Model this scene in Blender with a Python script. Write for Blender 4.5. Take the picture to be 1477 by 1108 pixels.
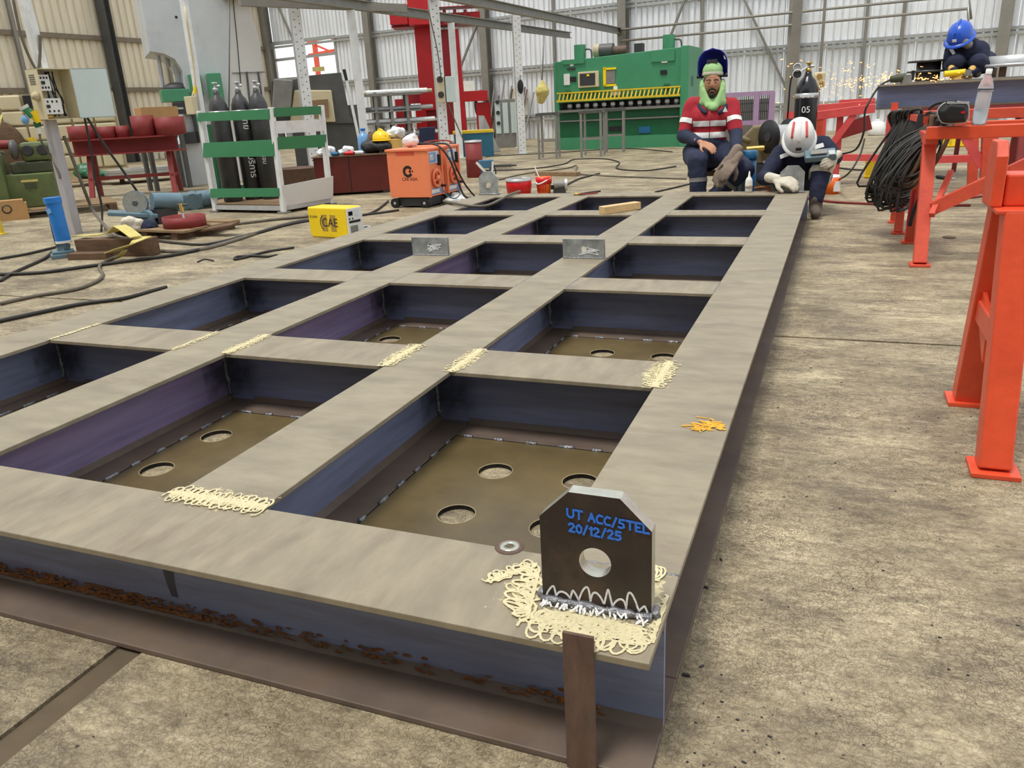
import bpy, bmesh, math, random
from mathutils import Vector, Matrix, Euler
random.seed(7)
scene = bpy.context.scene
for o in list(bpy.data.objects): bpy.data.objects.remove(o)
COL = scene.collection
PI = math.pi
# ---------------------------------------------------------------- camera, sky, sun, exposure
CAM = Vector((0.2100, -0.9946, 1.0579))
F_PX = 1146.56
R_ROW = [Vector((0.92959745, 0.36500943, -0.05115369)), None, Vector((-0.36047059, 0.87140822, -0.33272911))]
R_ROW[1] = R_ROW[2].cross(R_ROW[0]).normalized()          # image "down"
cam_data = bpy.data.cameras.new('camera')
cam_data.sensor_width = 36.0
cam_data.lens = F_PX / 1477.0 * 36.0
cam_data.clip_start = 0.02; cam_data.clip_end = 300
cam = bpy.data.objects.new('camera', cam_data); COL.objects.link(cam)
r_, d_, f_ = R_ROW
cam.matrix_world = Matrix(((r_.x, -d_.x, -f_.x, CAM.x), (r_.y, -d_.y, -f_.y, CAM.y), (r_.z, -d_.z, -f_.z, CAM.z), (0, 0, 0, 1)))
scene.camera = cam
world = bpy.data.worlds.new('overcast_sky'); scene.world = world
world.use_nodes = True
bg = world.node_tree.nodes['Background']
bg.inputs[0].default_value = (0.93, 0.965, 1.0, 1)
bg.inputs[1].default_value = 1.0
sun_data = bpy.data.lights.new('sun', 'SUN'); sun_data.energy = 2.2; sun_data.angle = math.radians(14)
sun_data.color = (1.0, 0.96, 0.9)
sun = bpy.data.objects.new('sun', sun_data); COL.objects.link(sun)
sun.rotation_euler = Vector((0.16, 0.30, -1.0)).to_track_quat('-Z', 'Y').to_euler()
scene.view_settings.view_transform = 'Standard'
scene.view_settings.look = 'None'
scene.view_settings.gamma = 1
scene.view_settings.use_curve_mapping = False
scene.view_settings.exposure = 0.12

# ---------------------------------------------------------------- photo geometry helpers
def ray(px, py):
    x = (px - 738.5) / F_PX; y = (py - 554) / F_PX
    return r_ * x + d_ * y + f_
def G(px, py, z=0.0):
    d = ray(px, py); return CAM + d * ((z - CAM.z) / d.z)
def Y(px, py, y):
    d = ray(px, py); return CAM + d * ((y - CAM.y) / d.y)
def X(px, py, x):
    d = ray(px, py); return CAM + d * ((x - CAM.x) / d.x)
def V(px, py, P):
    n = Vector((P[0] - CAM.x, P[1] - CAM.y, 0)).normalized(); d = ray(px, py)
    return CAM + d * ((Vector(P) - CAM).dot(n) / d.dot(n))

# ---------------------------------------------------------------- materials
def lin(c): return tuple(((v / 255) / 12.92 if v / 255 <= 0.04045 else ((v / 255 + 0.055) / 1.055) ** 2.4) for v in c)
MATS = {}
def nd(nt, t, **kw):
    n = nt.nodes.new(t)
    for k, v in kw.items():
        if k.startswith('i_'): n.inputs[k[2:].replace('_', ' ')].default_value = v
        else: setattr(n, k, v)
    return n
def mat(name, rgb, rough=0.5, metal=0.0, var=0.18, scale=6.0, bump=0.08, bscale=40.0, dirt=None, damt=0.5, dscale=3.0, stretch=(1, 1, 1), alpha=None, spec=0.5, trans=0, emit=0):
    if name in MATS: return MATS[name]
    m = bpy.data.materials.new(name); m.use_nodes = True; nt = m.node_tree; L = nt.links.new
    b = nt.nodes['Principled BSDF']
    b.inputs['Roughness'].default_value = rough; b.inputs['Metallic'].default_value = metal
    b.inputs['Specular IOR Level'].default_value = spec
    if trans: b.inputs['Transmission Weight'].default_value = trans; b.inputs['IOR'].default_value = 1.2
    base = lin(rgb)
    tc = nd(nt, 'ShaderNodeTexCoord'); mp = nd(nt, 'ShaderNodeMapping'); mp.inputs['Scale'].default_value = stretch
    L(tc.outputs['Object'], mp.inputs[0])
    n1 = nd(nt, 'ShaderNodeTexNoise', i_Scale=scale, i_Detail=6.0, i_Roughness=0.62); L(mp.outputs[0], n1.inputs[0])
    cr = nd(nt, 'ShaderNodeValToRGB'); cr.color_ramp.elements[0].position = 0.3; cr.color_ramp.elements[1].position = 0.72
    lo = [max(0, c * (1 - var)) for c in base]; hi = [min(1, c * (1 + var)) for c in base]
    cr.color_ramp.elements[0].color = (*lo, 1); cr.color_ramp.elements[1].color = (*hi, 1)
    L(n1.outputs[0], cr.inputs[0]); out = cr.outputs[0]
    if dirt:
        n2 = nd(nt, 'ShaderNodeTexNoise', i_Scale=dscale, i_Detail=8.0, i_Roughness=0.7); L(mp.outputs[0], n2.inputs[0])
        r2 = nd(nt, 'ShaderNodeValToRGB'); r2.color_ramp.elements[0].position = 0.5; r2.color_ramp.elements[1].position = 0.72
        r2.color_ramp.elements[1].color = (damt, damt, damt, 1); L(n2.outputs[0], r2.inputs[0])
        mx = nd(nt, 'ShaderNodeMix', data_type='RGBA'); L(r2.outputs[0], mx.inputs[0]); L(out, mx.inputs[6]); mx.inputs[7].default_value = (*lin(dirt), 1); out = mx.outputs[2]
    L(out, b.inputs['Base Color'])
    if bump:
        n3 = nd(nt, 'ShaderNodeTexNoise', i_Scale=bscale, i_Detail=4.0); L(mp.outputs[0], n3.inputs[0])
        bp = nd(nt, 'ShaderNodeBump', i_Strength=bump, i_Distance=0.01); L(n3.outputs[0], bp.inputs['Height']); L(bp.outputs[0], b.inputs['Normal'])
    if alpha is not None: b.inputs['Alpha'].default_value = alpha
    if emit:
        b.inputs['Emission Color'].default_value = (*base, 1); b.inputs['Emission Strength'].default_value = emit
    MATS[name] = m; return m

def floor_material():
    m = bpy.data.materials.new('worn_concrete'); m.use_nodes = True; nt = m.node_tree; L = nt.links.new; b = nt.nodes['Principled BSDF']
    tc = nd(nt, 'ShaderNodeTexCoord')
    def noise(scale, detail=8, rough=0.65, st=(1, 1, 1), rot=0):
        mp = nd(nt, 'ShaderNodeMapping'); mp.inputs['Scale'].default_value = st; mp.inputs['Rotation'].default_value = (0, 0, rot)
        L(tc.outputs['Object'], mp.inputs[0]); n = nd(nt, 'ShaderNodeTexNoise', i_Scale=scale, i_Detail=detail, i_Roughness=rough); L(mp.outputs[0], n.inputs[0]); return n.outputs[0]
    def ramp(src, a, c, ca, cb):
        r = nd(nt, 'ShaderNodeValToRGB'); e = r.color_ramp.elements; e[0].position = a; e[1].position = c; e[0].color = (*ca, 1); e[1].color = (*cb, 1); L(src, r.inputs[0]); return r.outputs[0]
    def mix(f, a, c, blend='MIX'):
        x = nd(nt, 'ShaderNodeMix', data_type='RGBA', blend_type=blend)
        if isinstance(f, float): x.inputs[0].default_value = f
        else: L(f, x.inputs[0])
        for i, v in ((6, a), (7, c)):
            if isinstance(v, tuple): x.inputs[i].default_value = (*v, 1)
            else: L(v, x.inputs[i])
        return x.outputs[2]
    W = (1, 1, 1); K = (0, 0, 0)
    base = ramp(noise(1.5, 12, 0.75, (0.8, 1.2, 1)), 0.36, 0.62, lin((130, 117, 94)), lin((213, 198, 163)))
    fine = ramp(noise(34, 10, 0.8, (0.8, 1.3, 1)), 0.36, 0.60, lin((132, 122, 106)), W)
    col = mix(0.7, base, fine, 'MULTIPLY')
    stain = ramp(noise(2.6, 12, 0.78, (0.8, 1.9, 1)), 0.49, 0.62, K, (0.8,) * 3)
    col = mix(stain, col, lin((104, 93, 78)))
    scrape = ramp(noise(5.5, 12, 0.78, (0.45, 2.8, 1), 0.25), 0.57, 0.66, K, (0.8,) * 3)
    col = mix(scrape, col, lin((84, 75, 64)))
    pale = ramp(noise(3.0, 12, 0.75, (0.6, 1.5, 1), 0.5), 0.56, 0.70, K, (0.7,) * 3)
    col = mix(pale, col, lin((232, 216, 176)))
    wn = nd(nt, 'ShaderNodeTexNoise', i_Scale=30.0, i_Detail=4.0); L(tc.outputs['Object'], wn.inputs[0])
    wm = nd(nt, 'ShaderNodeMix', data_type='RGBA', blend_type='LINEAR_LIGHT'); wm.inputs[0].default_value = 0.03; L(tc.outputs['Object'], wm.inputs[6]); L(wn.outputs[1], wm.inputs[7])
    vo = nd(nt, 'ShaderNodeTexVoronoi', feature='DISTANCE_TO_EDGE', i_Scale=78.0); L(wm.outputs[2], vo.inputs[0])
    crack = ramp(vo.outputs[0], 0.0, 0.10, (0.75,) * 3, K)
    cm = mix(ramp(noise(1.6, 8, 0.7), 0.40, 0.60, (0.1,) * 3, W), (0.0, 0.0, 0.0), crack)
    col = mix(cm, col, lin((74, 62, 48)))
    speck = ramp(noise(40, 5, 0.7), 0.64, 0.69, K, (0.9,) * 3)
    col = mix(speck, col, lin((50, 43, 36)))
    red = ramp(noise(2.1, 6, 0.8, (1, 1, 1), 1.2), 0.70, 0.75, K, (0.5,) * 3)
    col = mix(red, col, lin((150, 84, 70)))
    L(col, b.inputs['Base Color'])
    rr = ramp(noise(2.5, 6), 0.35, 0.7, (0.42,) * 3, (0.75,) * 3); L(rr, b.inputs['Roughness'])
    b.inputs['Specular IOR Level'].default_value = 0.35
    bp = nd(nt, 'ShaderNodeBump', i_Strength=0.35, i_Distance=0.006); L(noise(55, 6, 0.7), bp.inputs['Height'])
    bp2 = nd(nt, 'ShaderNodeBump', i_Strength=0.5, i_Distance=0.004, invert=True); L(crack, bp2.inputs['Height']); L(bp.outputs[0], bp2.inputs['Normal']); L(bp2.outputs[0], b.inputs['Normal'])
    return m
M_FLOOR = floor_material()
M_JOINT = mat('joint_dirt', (96, 83, 64), 0.95)
M_FLANGE = mat('flange_scale', (146, 135, 113), 0.5, 0.0, 0.2, 5, 0.06, 70, (112, 98, 82), 0.6, 3.5, (3.0, 1, 1), spec=0.55)
M_FLANGE_Y = mat('flange_scale_long', (146, 136, 114), 0.5, 0.0, 0.2, 5, 0.06, 70, (112, 98, 82), 0.6, 3.5, (1, 2.6, 1), spec=0.55)
M_WEB = mat('web_scale_sky_tint', (132, 142, 174), 0.42, 0.0, 0.22, 4, 0.05, 50, (96, 70, 44), 0.45, 3.2, (0.5, 0.5, 6), spec=0.5)  # mill scale with the blue sky reflection mixed into its base colour
M_WEBP = mat('web_mill_scale_violet', (148, 134, 172), 0.45, 0.0, 0.22, 4, 0.05, 50, (70, 72, 100), 0.6, 3.0, (0.5, 0.35, 6), spec=0.5)
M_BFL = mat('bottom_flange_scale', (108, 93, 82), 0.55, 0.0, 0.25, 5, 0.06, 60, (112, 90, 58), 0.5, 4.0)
M_PLATE = mat('oiled_plate', (102, 88, 58), 0.4, 0.0, 0.3, 3, 0.04, 60, (84, 70, 46), 0.7, 2.6, spec=0.5)
M_LUG = mat('lug_dark_scale', (56, 46, 42), 0.38, 0.1, 0.35, 9, 0.05, 60, (110, 84, 64), 0.5, 7.0)
M_CUT = mat('ground_bright_steel', (190, 190, 178), 0.3, 0.6, 0.15, 30, 0.05)
M_LUGB = mat('lug_grey_steel', (158, 162, 160), 0.35, 0.15, 0.4, 14, 0.05)
M_WELD = mat('weld_metal', (140, 140, 144), 0.35, 0.6, 0.4, 60, 0.6, 120)
M_RIMSHADE = mat('plate_rim_shade', (40, 40, 44), 0.4, 0.5, 0.6, 60, 0.5, 120)
M_CHALK = mat('chalk_cream', (214, 203, 162), 0.9, 0, 0.12, 60, 0.3, 120)
M_CHALKW = mat('chalk_white', (232, 232, 232), 0.9, 0, 0.1, 60, 0.3, 120)
M_BLUEINK = mat('blue_marker', (52, 124, 232), 0.6, 0, 0.08)
M_RUSTBAR = mat('rusty_bar', (104, 80, 68), 0.7, 0, 0.3, 10, 0.2, 60, (84, 72, 64), 0.7, 6, (4, 4, 1))
M_RUST = mat('rust_orange', (126, 78, 34), 0.9, 0, 0.4, 40, 0.4)
M_YELLOWCHALK = mat('yellow_chalk', (236, 176, 62), 0.9, 0, 0.2, 40, 0.2)
M_ORANGE = mat('orange_red_paint', (226, 84, 50), 0.38, 0, 0.1, 8, 0.12, 35, (196, 66, 40), 0.5, 5)
M_ORANGED = mat('orange_red_old', (216, 84, 58), 0.5, 0, 0.12, 8, 0.12, 35, (170, 62, 50), 0.6, 5)
M_PINKRED = mat('faded_red_paint', (222, 86, 84), 0.5, 0, 0.12, 8, 0.1, 35)
M_RED = mat('gantry_red', (186, 24, 30), 0.42, 0, 0.14, 3, 0.04)
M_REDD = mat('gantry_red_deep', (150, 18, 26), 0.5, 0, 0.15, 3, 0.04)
M_MAROON = mat('maroon_primer', (134, 48, 46), 0.6, 0, 0.15, 5, 0.05, 40)
M_OXBLOOD = mat('oxblood_paint', (98, 38, 34), 0.35, 0, 0.2, 4, 0.05, 40, (60, 30, 28), 0.5, 3)
M_GREEN = mat('machine_green', (66, 140, 100), 0.38, 0, 0.08, 3, 0.03)
M_GREEND = mat('machine_green_deep', (20, 92, 56), 0.42, 0, 0.12, 3, 0.03)
M_SLAT = mat('slat_green', (48, 122, 76), 0.45, 0, 0.08, 6, 0.03)
M_OLIVE = mat('lathe_green', (96, 110, 66), 0.45, 0, 0.15, 5, 0.04, 40, (64, 66, 44), 0.6, 4)
M_OLIVED = mat('lathe_green_dark', (66, 70, 48), 0.6, 0, 0.25, 8, 0.05)
M_WHITE = mat('white_paint', (226, 228, 226), 0.45, 0, 0.06, 6, 0.03, 40, (170, 168, 160), 0.5, 5)
M_GALV = mat('galvanised', (190, 192, 192), 0.42, 0.35, 0.12, 8, 0.03)
M_GREY = mat('grey_steel', (136, 134, 128), 0.5, 0.2, 0.15, 6, 0.04)
M_DKGREY = mat('dark_grey_steel', (84, 84, 82), 0.5, 0.1, 0.15, 5, 0.04)
M_COLUMN = mat('column_grey', (136, 132, 122), 0.55, 0.1, 0.12, 4, 0.03)
M_GIRT = mat('girt_galvanised', (176, 178, 174), 0.45, 0.25, 0.1, 5, 0.02)
M_GIRTL = mat('girt_tan', (128, 116, 98), 0.55, 0.1, 0.12, 5, 0.02)
M_PRESS = mat('press_grey', (196, 200, 200), 0.5, 0, 0.08, 1.6, 0.03, 30, (160, 168, 172), 0.5, 2)
M_PRESSW = mat('press_white', (214, 212, 206), 0.5, 0, 0.06, 2, 0.03)
M_BLACK = mat('black_rubber', (24, 24, 26), 0.55, 0, 0.2, 10, 0.05)
M_CABLE = mat('black_cable', (46, 43, 40), 0.55, 0, 0.2, 12, 0.03)
M_CABLEG = mat('grey_cable', (104, 96, 82), 0.6, 0, 0.2, 12, 0.03)
M_CYL = mat('cylinder_black', (58, 58, 58), 0.36, 0, 0.2, 6, 0.03, 40, (90, 88, 84), 0.5, 4)
M_CYLB = mat('cylinder_gloss_black', (30, 31, 34), 0.22, 0, 0.2, 6, 0.02)
M_BEIGE = mat('beige_enamel', (208, 196, 160), 0.5, 0, 0.07, 5, 0.03)
M_BEIGED = mat('beige_dull', (186, 172, 138), 0.6, 0, 0.1, 5, 0.03)
M_DOORIN = mat('door_inside_pale', (200, 214, 210), 0.4, 0, 0.05, 4, 0.02)
M_WOODG = mat('weathered_post', (182, 178, 180), 0.75, 0, 0.16, 8, 0.15, 30, (140, 132, 122), 0.6, 4, (6, 6, 0.7))
M_WOOD = mat('pallet_wood', (142, 116, 84), 0.8, 0, 0.22, 6, 0.2, 30, (96, 78, 58), 0.6, 4, (0.8, 6, 6))
M_WOODD = mat('dark_timber', (104, 80, 58), 0.85, 0, 0.25, 6, 0.2, 30, (66, 52, 40), 0.6, 4, (1, 5, 5))
M_PINE = mat('fresh_pine', (216, 182, 130), 0.7, 0, 0.14, 8, 0.1, 30, stretch=(6, 1, 6))
M_CARTON = mat('cardboard', (186, 144, 94), 0.8, 0, 0.08, 6, 0.05)
M_CARTONY = mat('yellow_carton', (214, 172, 92), 0.75, 0, 0.1, 6, 0.05)
M_BLUE = mat('oven_blue', (34, 122, 204), 0.35, 0, 0.1, 6, 0.03)
M_BLUED = mat('oven_blue_dark', (30, 98, 138), 0.4, 0, 0.12, 6, 0.03)
M_BLUEGREY = mat('saw_blue_grey', (104, 130, 142), 0.42, 0.1, 0.12, 6, 0.03, 40, (78, 88, 92), 0.5, 4)
M_SAWBLUE = mat('jack_blue', (68, 112, 140), 0.4, 0, 0.15, 6, 0.03)
M_YELLOW = mat('yellow_enamel', (250, 214, 26), 0.35, 0, 0.05, 4, 0.02)
M_YELLOWO = mat('guard_yellow', (216, 186, 40), 0.5, 0, 0.15, 6, 0.03)
M_SALMON = mat('welder_orange', (246, 140, 96), 0.45, 0, 0.07, 4, 0.02, 40, (214, 104, 66), 0.4, 4)
M_CHARCOAL = mat('charcoal', (52, 52, 54), 0.55, 0, 0.15)
M_PANEL = mat('instrument_panel', (214, 218, 220), 0.4, 0, 0.1, 30)
M_PANELB = mat('instrument_panel_blue', (120, 156, 206), 0.4, 0, 0.2, 20)
M_BRASS = mat('brass', (198, 166, 92), 0.35, 0.6, 0.2, 10)
M_REDBUCKET = mat('red_bucket', (222, 22, 34), 0.35, 0, 0.08, 5, 0.02)
M_ORBUCKET = mat('orange_bucket', (240, 108, 26), 0.4, 0, 0.1, 5, 0.02)
M_SKIN = mat('skin', (186, 132, 100), 0.5, 0, 0.08, 12, 0.05)
M_LIP = mat('lips', (158, 98, 84), 0.5)
M_HAIR = mat('black_hair', (26, 22, 20), 0.6)
M_NAVY = mat('navy_cloth', (34, 42, 66), 0.85, 0, 0.2, 10, 0.25, 25)
M_NAVYD = mat('navy_cloth_deep', (24, 30, 56), 0.85, 0, 0.2, 10, 0.25, 25)
M_REDCLOTH = mat('red_cloth', (166, 26, 42), 0.8, 0, 0.12, 10, 0.2, 25)
M_REFLECT = mat('reflective_tape', (236, 236, 232), 0.4, 0, 0.05)
M_LIME = mat('pale_green_cloth', (158, 198, 134), 0.85, 0, 0.1, 8, 0.15, 30)
M_HELMETB = mat('helmet_navy_blue', (46, 52, 156), 0.3, 0, 0.1, 4, 0.02)
M_HATW = mat('hat_white', (236, 236, 232), 0.35, 0, 0.04)
M_HATB = mat('hat_blue', (30, 86, 196), 0.3, 0, 0.06)
M_HATY = mat('hat_yellow', (244, 204, 20), 0.35, 0, 0.05)
M_GLOVE = mat('leather_glove', (128, 112, 98), 0.85, 0, 0.2, 12, 0.3, 30)
M_GLOVEW = mat('cotton_glove', (206, 198, 180), 0.9, 0, 0.12, 30, 0.3, 80)
M_BOOT = mat('dusty_boot', (92, 82, 72), 0.8, 0, 0.2, 12, 0.15)
M_PLASTIC = mat('plastic_bag', (224, 230, 232), 0.3, 0, 0.05, 6, 0.2, 14)
M_TRANSBAG = mat('clear_plastic', (240, 246, 250), 0.12, 0, 0.02, 6, 0.15, 20, trans=0.72)
M_WATERBLUE = mat('blue_bottle_plastic', (110, 160, 206), 0.25, 0, 0.08)
M_LIDWHITE = mat('white_plastic', (232, 232, 226), 0.4, 0, 0.05)
M_PURPLE = mat('mauve_paint', (164, 136, 166), 0.5, 0, 0.1, 5, 0.03)
M_KHAKI = mat('dusty_khaki', (124, 112, 78), 0.7, 0, 0.2, 10, 0.1)
M_STRAP = mat('yellow_sling', (206, 192, 116), 0.85, 0, 0.15, 14, 0.3, 80)
M_SPARK = mat('spark_glow', (255, 186, 110), 0.5, emit=2.2)
M_TEAL = mat('bin_teal', (40, 100, 124), 0.5, 0, 0.1)
M_SHEETAL = mat('bright_sheet', (214, 216, 214), 0.25, 0.7, 0.1, 4, 0.03)
M_SHEET = mat('corrugated_zinc', (238, 241, 243), 0.5, 0.0, 0.1, 3, 0.0, 40, (196, 194, 188), 0.5, 1.5, (3, 3, 0.4))
M_SHEETT = mat('corrugated_tan', (232, 222, 198), 0.6, 0.0, 0.12, 3, 0.0, 40, (176, 158, 126), 0.5, 1.5, (3, 3, 0.4))
M_GLASSDK = mat('dark_glass', (20, 20, 24), 0.15, 0, 0.1)
M_SCORCH = None

# ---------------------------------------------------------------- mesh builder
class MB:
    def __init__(s): s.v = []; s.f = []; s.m = []; s.sm = []
    def add(s, vs, fs, mi=0, smooth=False, M=None):
        b = len(s.v)
        s.v += [tuple(M @ Vector(v)) if M else tuple(v) for v in vs]
        for f in fs: s.f.append(tuple(i + b for i in f)); s.m.append(mi); s.sm.append(smooth)
        return s
    def box(s, c, d, rot=None, mi=0, M=None):
        x, y, z = d[0] / 2, d[1] / 2, d[2] / 2
        T = Matrix.Translation(c)
        if rot: T = T @ Euler(rot).to_matrix().to_4x4()
        if M: T = M @ T
        vs = [(-x, -y, -z), (x, -y, -z), (x, y, -z), (-x, y, -z), (-x, -y, z), (x, -y, z), (x, y, z), (-x, y, z)]
        return s.add(vs, [(0, 3, 2, 1), (4, 5, 6, 7), (0, 1, 5, 4), (1, 2, 6, 5), (2, 3, 7, 6), (3, 0, 4, 7)], mi, False, T)
    def bx(s, x0, x1, y0, y1, z0, z1, mi=0, M=None):
        return s.box(((x0 + x1) / 2, (y0 + y1) / 2, (z0 + z1) / 2), (x1 - x0, y1 - y0, z1 - z0), None, mi, M)
    def bar(s, a, b, w, h, up=(0, 0, 1), mi=0):
        a = Vector(a); b = Vector(b); d = b - a; ln = d.length; d.normalize(); up = Vector(up)
        if abs(d.dot(up)) > 0.98: up = Vector((0, 1, 0))
        x = d.cross(up).normalized(); z = x.cross(d)
        M = Matrix((( x.x, d.x, z.x, 0), (x.y, d.y, z.y, 0), (x.z, d.z, z.z, 0), (0, 0, 0, 1)))
        return s.box((0, 0, 0), (w, ln, h), None, mi, Matrix.Translation((a + b) / 2) @ M)
    def cone(s, a, b, r0, r1, n=16, caps=True, mi=0, smooth=True):
        a = Vector(a); b = Vector(b); d = (b - a).normalized(); up = Vector((0, 0, 1)) if abs(d.z) < 0.95 else Vector((1, 0, 0))
        x = d.cross(up).normalized(); y = d.cross(x)
        vs = []
        for p, r in ((a, r0), (b, r1)):
            for i in range(n): t = 2 * PI * i / n; vs.append(p + x * math.cos(t) * r + y * math.sin(t) * r)
        fs = [(i, (i + 1) % n, n + (i + 1) % n, n + i) for i in range(n)]
        s.add(vs, fs, mi, smooth)
        if caps: s.add(vs, [tuple(range(n))[::-1], tuple(range(n, 2 * n))], mi, False)
        return s
    def cyl(s, a, b, r, n=16, mi=0): return s.cone(a, b, r, r, n, True, mi)
    def lathe(s, prof, n=20, M=None, mi=0, smooth=True, close=True):
        vs = []; fs = []
        for r, z in prof:
            for i in range(n): t = 2 * PI * i / n; vs.append((r * math.cos(t), r * math.sin(t), z))
        for k in range(len(prof) - 1):
            for i in range(n): j = (i + 1) % n; fs.append((k * n + i, k * n + j, (k + 1) * n + j, (k + 1) * n + i))
        if close: fs.append(tuple(range(n))[::-1]); fs.append(tuple(range((len(prof) - 1) * n, len(prof) * n)))
        return s.add(vs, fs, mi, smooth, M)
    def tube(s, pts, r, n=6, smooth_pts=3, mi=0, rs=None):
        pts = [Vector(p) for p in pts]
        if smooth_pts > 1 and len(pts) > 2:
            q = []; P = [pts[0]] + pts + [pts[-1]]
            for i in range(1, len(P) - 2):
                for k in range(smooth_pts):
                    t = k / smooth_pts; a, b, c, d = P[i - 1], P[i], P[i + 1], P[i + 2]
                    q.append(0.5 * ((2 * b) + (c - a) * t + (2 * a - 5 * b + 4 * c - d) * t * t + (3 * b - a - 3 * c + d) * t ** 3))
            q.append(pts[-1]); pts = q
        vs = []; fs = []; prev = None
        for i, p in enumerate(pts):
            d = (pts[min(i + 1, len(pts) - 1)] - pts[max(i - 1, 0)])
            d = d.normalized() if d.length > 1e-9 else Vector((0, 0, 1))
            if prev is None: up = Vector((0, 0, 1)) if abs(d.z) < 0.9 else Vector((1, 0, 0)); x = d.cross(up).normalized()
            else: x = (prev - d * prev.dot(d)).normalized()
            prev = x; y = d.cross(x); rr = rs[min(i, len(rs) - 1)] if rs else r
            for k in range(n): t = 2 * PI * k / n; vs.append(p + x * math.cos(t) * rr + y * math.sin(t) * rr)
        m = len(pts)
        for i in range(m - 1):
            for k in range(n): j = (k + 1) % n; fs.append((i * n + k, i * n + j, (i + 1) * n + j, (i + 1) * n + k))
        fs.append(tuple(range(n))[::-1]); fs.append(tuple(range((m - 1) * n, m * n)))
        return s.add(vs, fs, mi, True)
    def prism(s, poly, t, M=None, mi=0):
        """poly in local XZ, extruded along +Y by t"""
        n = len(poly); vs = [(x, 0, z) for x, z in poly] + [(x, t, z) for x, z in poly]
        fs = [tuple(range(n)), tuple(range(n, 2 * n))[::-1]] + [(i, n + i, n + (i + 1) % n, (i + 1) % n) for i in range(n)]
        return s.add(vs, fs, mi, False, M)
    def ball(s, c, r, n=16, m=10, M=None, mi=0):
        if not hasattr(r, '__len__'): r = (r, r, r)
        vs = []; fs = []
        for j in range(m + 1):
            ph = PI * j / m
            for i in range(n): t = 2 * PI * i / n; vs.append((c[0] + r[0] * math.sin(ph) * math.cos(t), c[1] + r[1] * math.sin(ph) * math.sin(t), c[2] + r[2] * math.cos(ph)))
        for j in range(m):
            for i in range(n): k = (i + 1) % n; fs.append((j * n + i, (j + 1) * n + i, (j + 1) * n + k, j * n + k))
        return s.add(vs, fs, mi, True, M)
    def plate(s, outline, holes, t, M=None, mi=0, rim=None, hn=20):
        """flat plate in local XY (0..t in z) with round holes (x,y,r)"""
        bm = bmesh.new(); ed = []
        def loop(ps):
            vv = [bm.verts.new((x, y, 0)) for x, y in ps]
            for i in range(len(vv)): ed.append(bm.edges.new((vv[i], vv[(i + 1) % len(vv)])))
        loop(outline)
        for hx, hy, hr in holes: loop([(hx + hr * math.cos(2 * PI * i / hn), hy + hr * math.sin(2 * PI * i / hn)) for i in range(hn)])
        bmesh.ops.triangle_fill(bm, use_beauty=True, use_dissolve=False, edges=ed)
        bm.verts.ensure_lookup_table(); bm.verts.index_update()
        base = [v.co.copy() for v in bm.verts]; n = len(base)
        fs = [tuple(v.index for v in f.verts) for f in bm.faces]
        fs = [f if (base[f[1]] - base[f[0]]).cross(base[f[2]] - base[f[0]]).z > 0 else f[::-1] for f in fs]
        vs = [(v.x, v.y, t) for v in base] + [(v.x, v.y, 0) for v in base]
        s.add(vs, fs + [tuple(i + n for i in f[::-1]) for f in fs], mi, False, M)
        side = [(e.verts[0].index, e.verts[1].index) for e in bm.edges if len(e.link_faces) == 1]
        s.add(vs, [(a, b, b + n, a + n) for a, b in side], mi if rim is None else rim, False, M)
        bm.free(); return s
    def build(s, name, mats, parent=None, world=False, bevel=0, fixn=False):
        me = bpy.data.meshes.new(name)
        vs = s.v
        if parent is not None and world:
            I = mworld(parent).inverted(); vs = [tuple(I @ Vector(v)) for v in vs]
        me.from_pydata(vs, [], s.f)
        if not isinstance(mats, (list, tuple)): mats = [mats]
        for m in mats: me.materials.append(m)
        me.polygons.foreach_set('material_index', s.m); me.polygons.foreach_set('use_smooth', s.sm)
        if fixn:
            bm = bmesh.new(); bm.from_mesh(me); bmesh.ops.recalc_face_normals(bm, faces=bm.faces); bm.to_mesh(me); bm.free()
        me.update()
        o = bpy.data.objects.new(name, me); COL.objects.link(o)
        if parent is not None: o.parent = parent
        if bevel:
            b = o.modifiers.new('bevel', 'BEVEL'); b.width = bevel; b.segments = 2; b.limit_method = 'ANGLE'; b.angle_limit = 0.7
        return o
def mworld(o):
    M = Matrix.LocRotScale(o.location, o.rotation_euler, o.scale)
    return mworld(o.parent) @ M if o.parent else M
def tag(o, label=None, cat=None, group=None, kind=None):
    if label: o['label'] = label
    if cat: o['category'] = cat
    if group: o['group'] = group
    if kind: o['kind'] = kind
    return o
def thing(name, label, cat, loc=(0, 0, 0), rz=0, group=None):
    o = bpy.data.objects.new(name, None); COL.objects.link(o); o.empty_display_size = 0.1
    o.location = loc; o.rotation_euler = (0, 0, rz); return tag(o, label, cat, group)
def copy_tree(o, loc=None, rz=None, parent=None, label=None):
    c = o.copy(); COL.objects.link(c)
    if parent: c.parent = parent
    if loc is not None: c.location = loc
    if rz is not None: c.rotation_euler = (0, 0, rz)
    if label: c['label'] = label
    for ch in list(o.children): copy_tree(ch, parent=c)
    return c
def facing(P, extra=0.0):
    """rotation about z so that local -y looks at the camera"""
    return math.atan2(CAM.x - P[0], -(CAM.y - P[1])) + extra
def text(name, body, size, M, m, parent, extrude=0.0006, align='CENTER', world=False):
    cu = bpy.data.curves.new(name, 'FONT'); cu.body = body; cu.size = size; cu.extrude = extrude; cu.align_x = align; cu.align_y = 'CENTER'
    t = bpy.data.objects.new('tmp', cu); COL.objects.link(t)
    dg = bpy.context.evaluated_depsgraph_get(); me = bpy.data.meshes.new_from_object(t.evaluated_get(dg)); bpy.data.objects.remove(t)
    if world and parent: M = mworld(parent).inverted() @ M
    me.transform(M); me.materials.clear(); me.materials.append(m); me.name = name
    o = bpy.data.objects.new(name, me); COL.objects.link(o); o.parent = parent; return o
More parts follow.
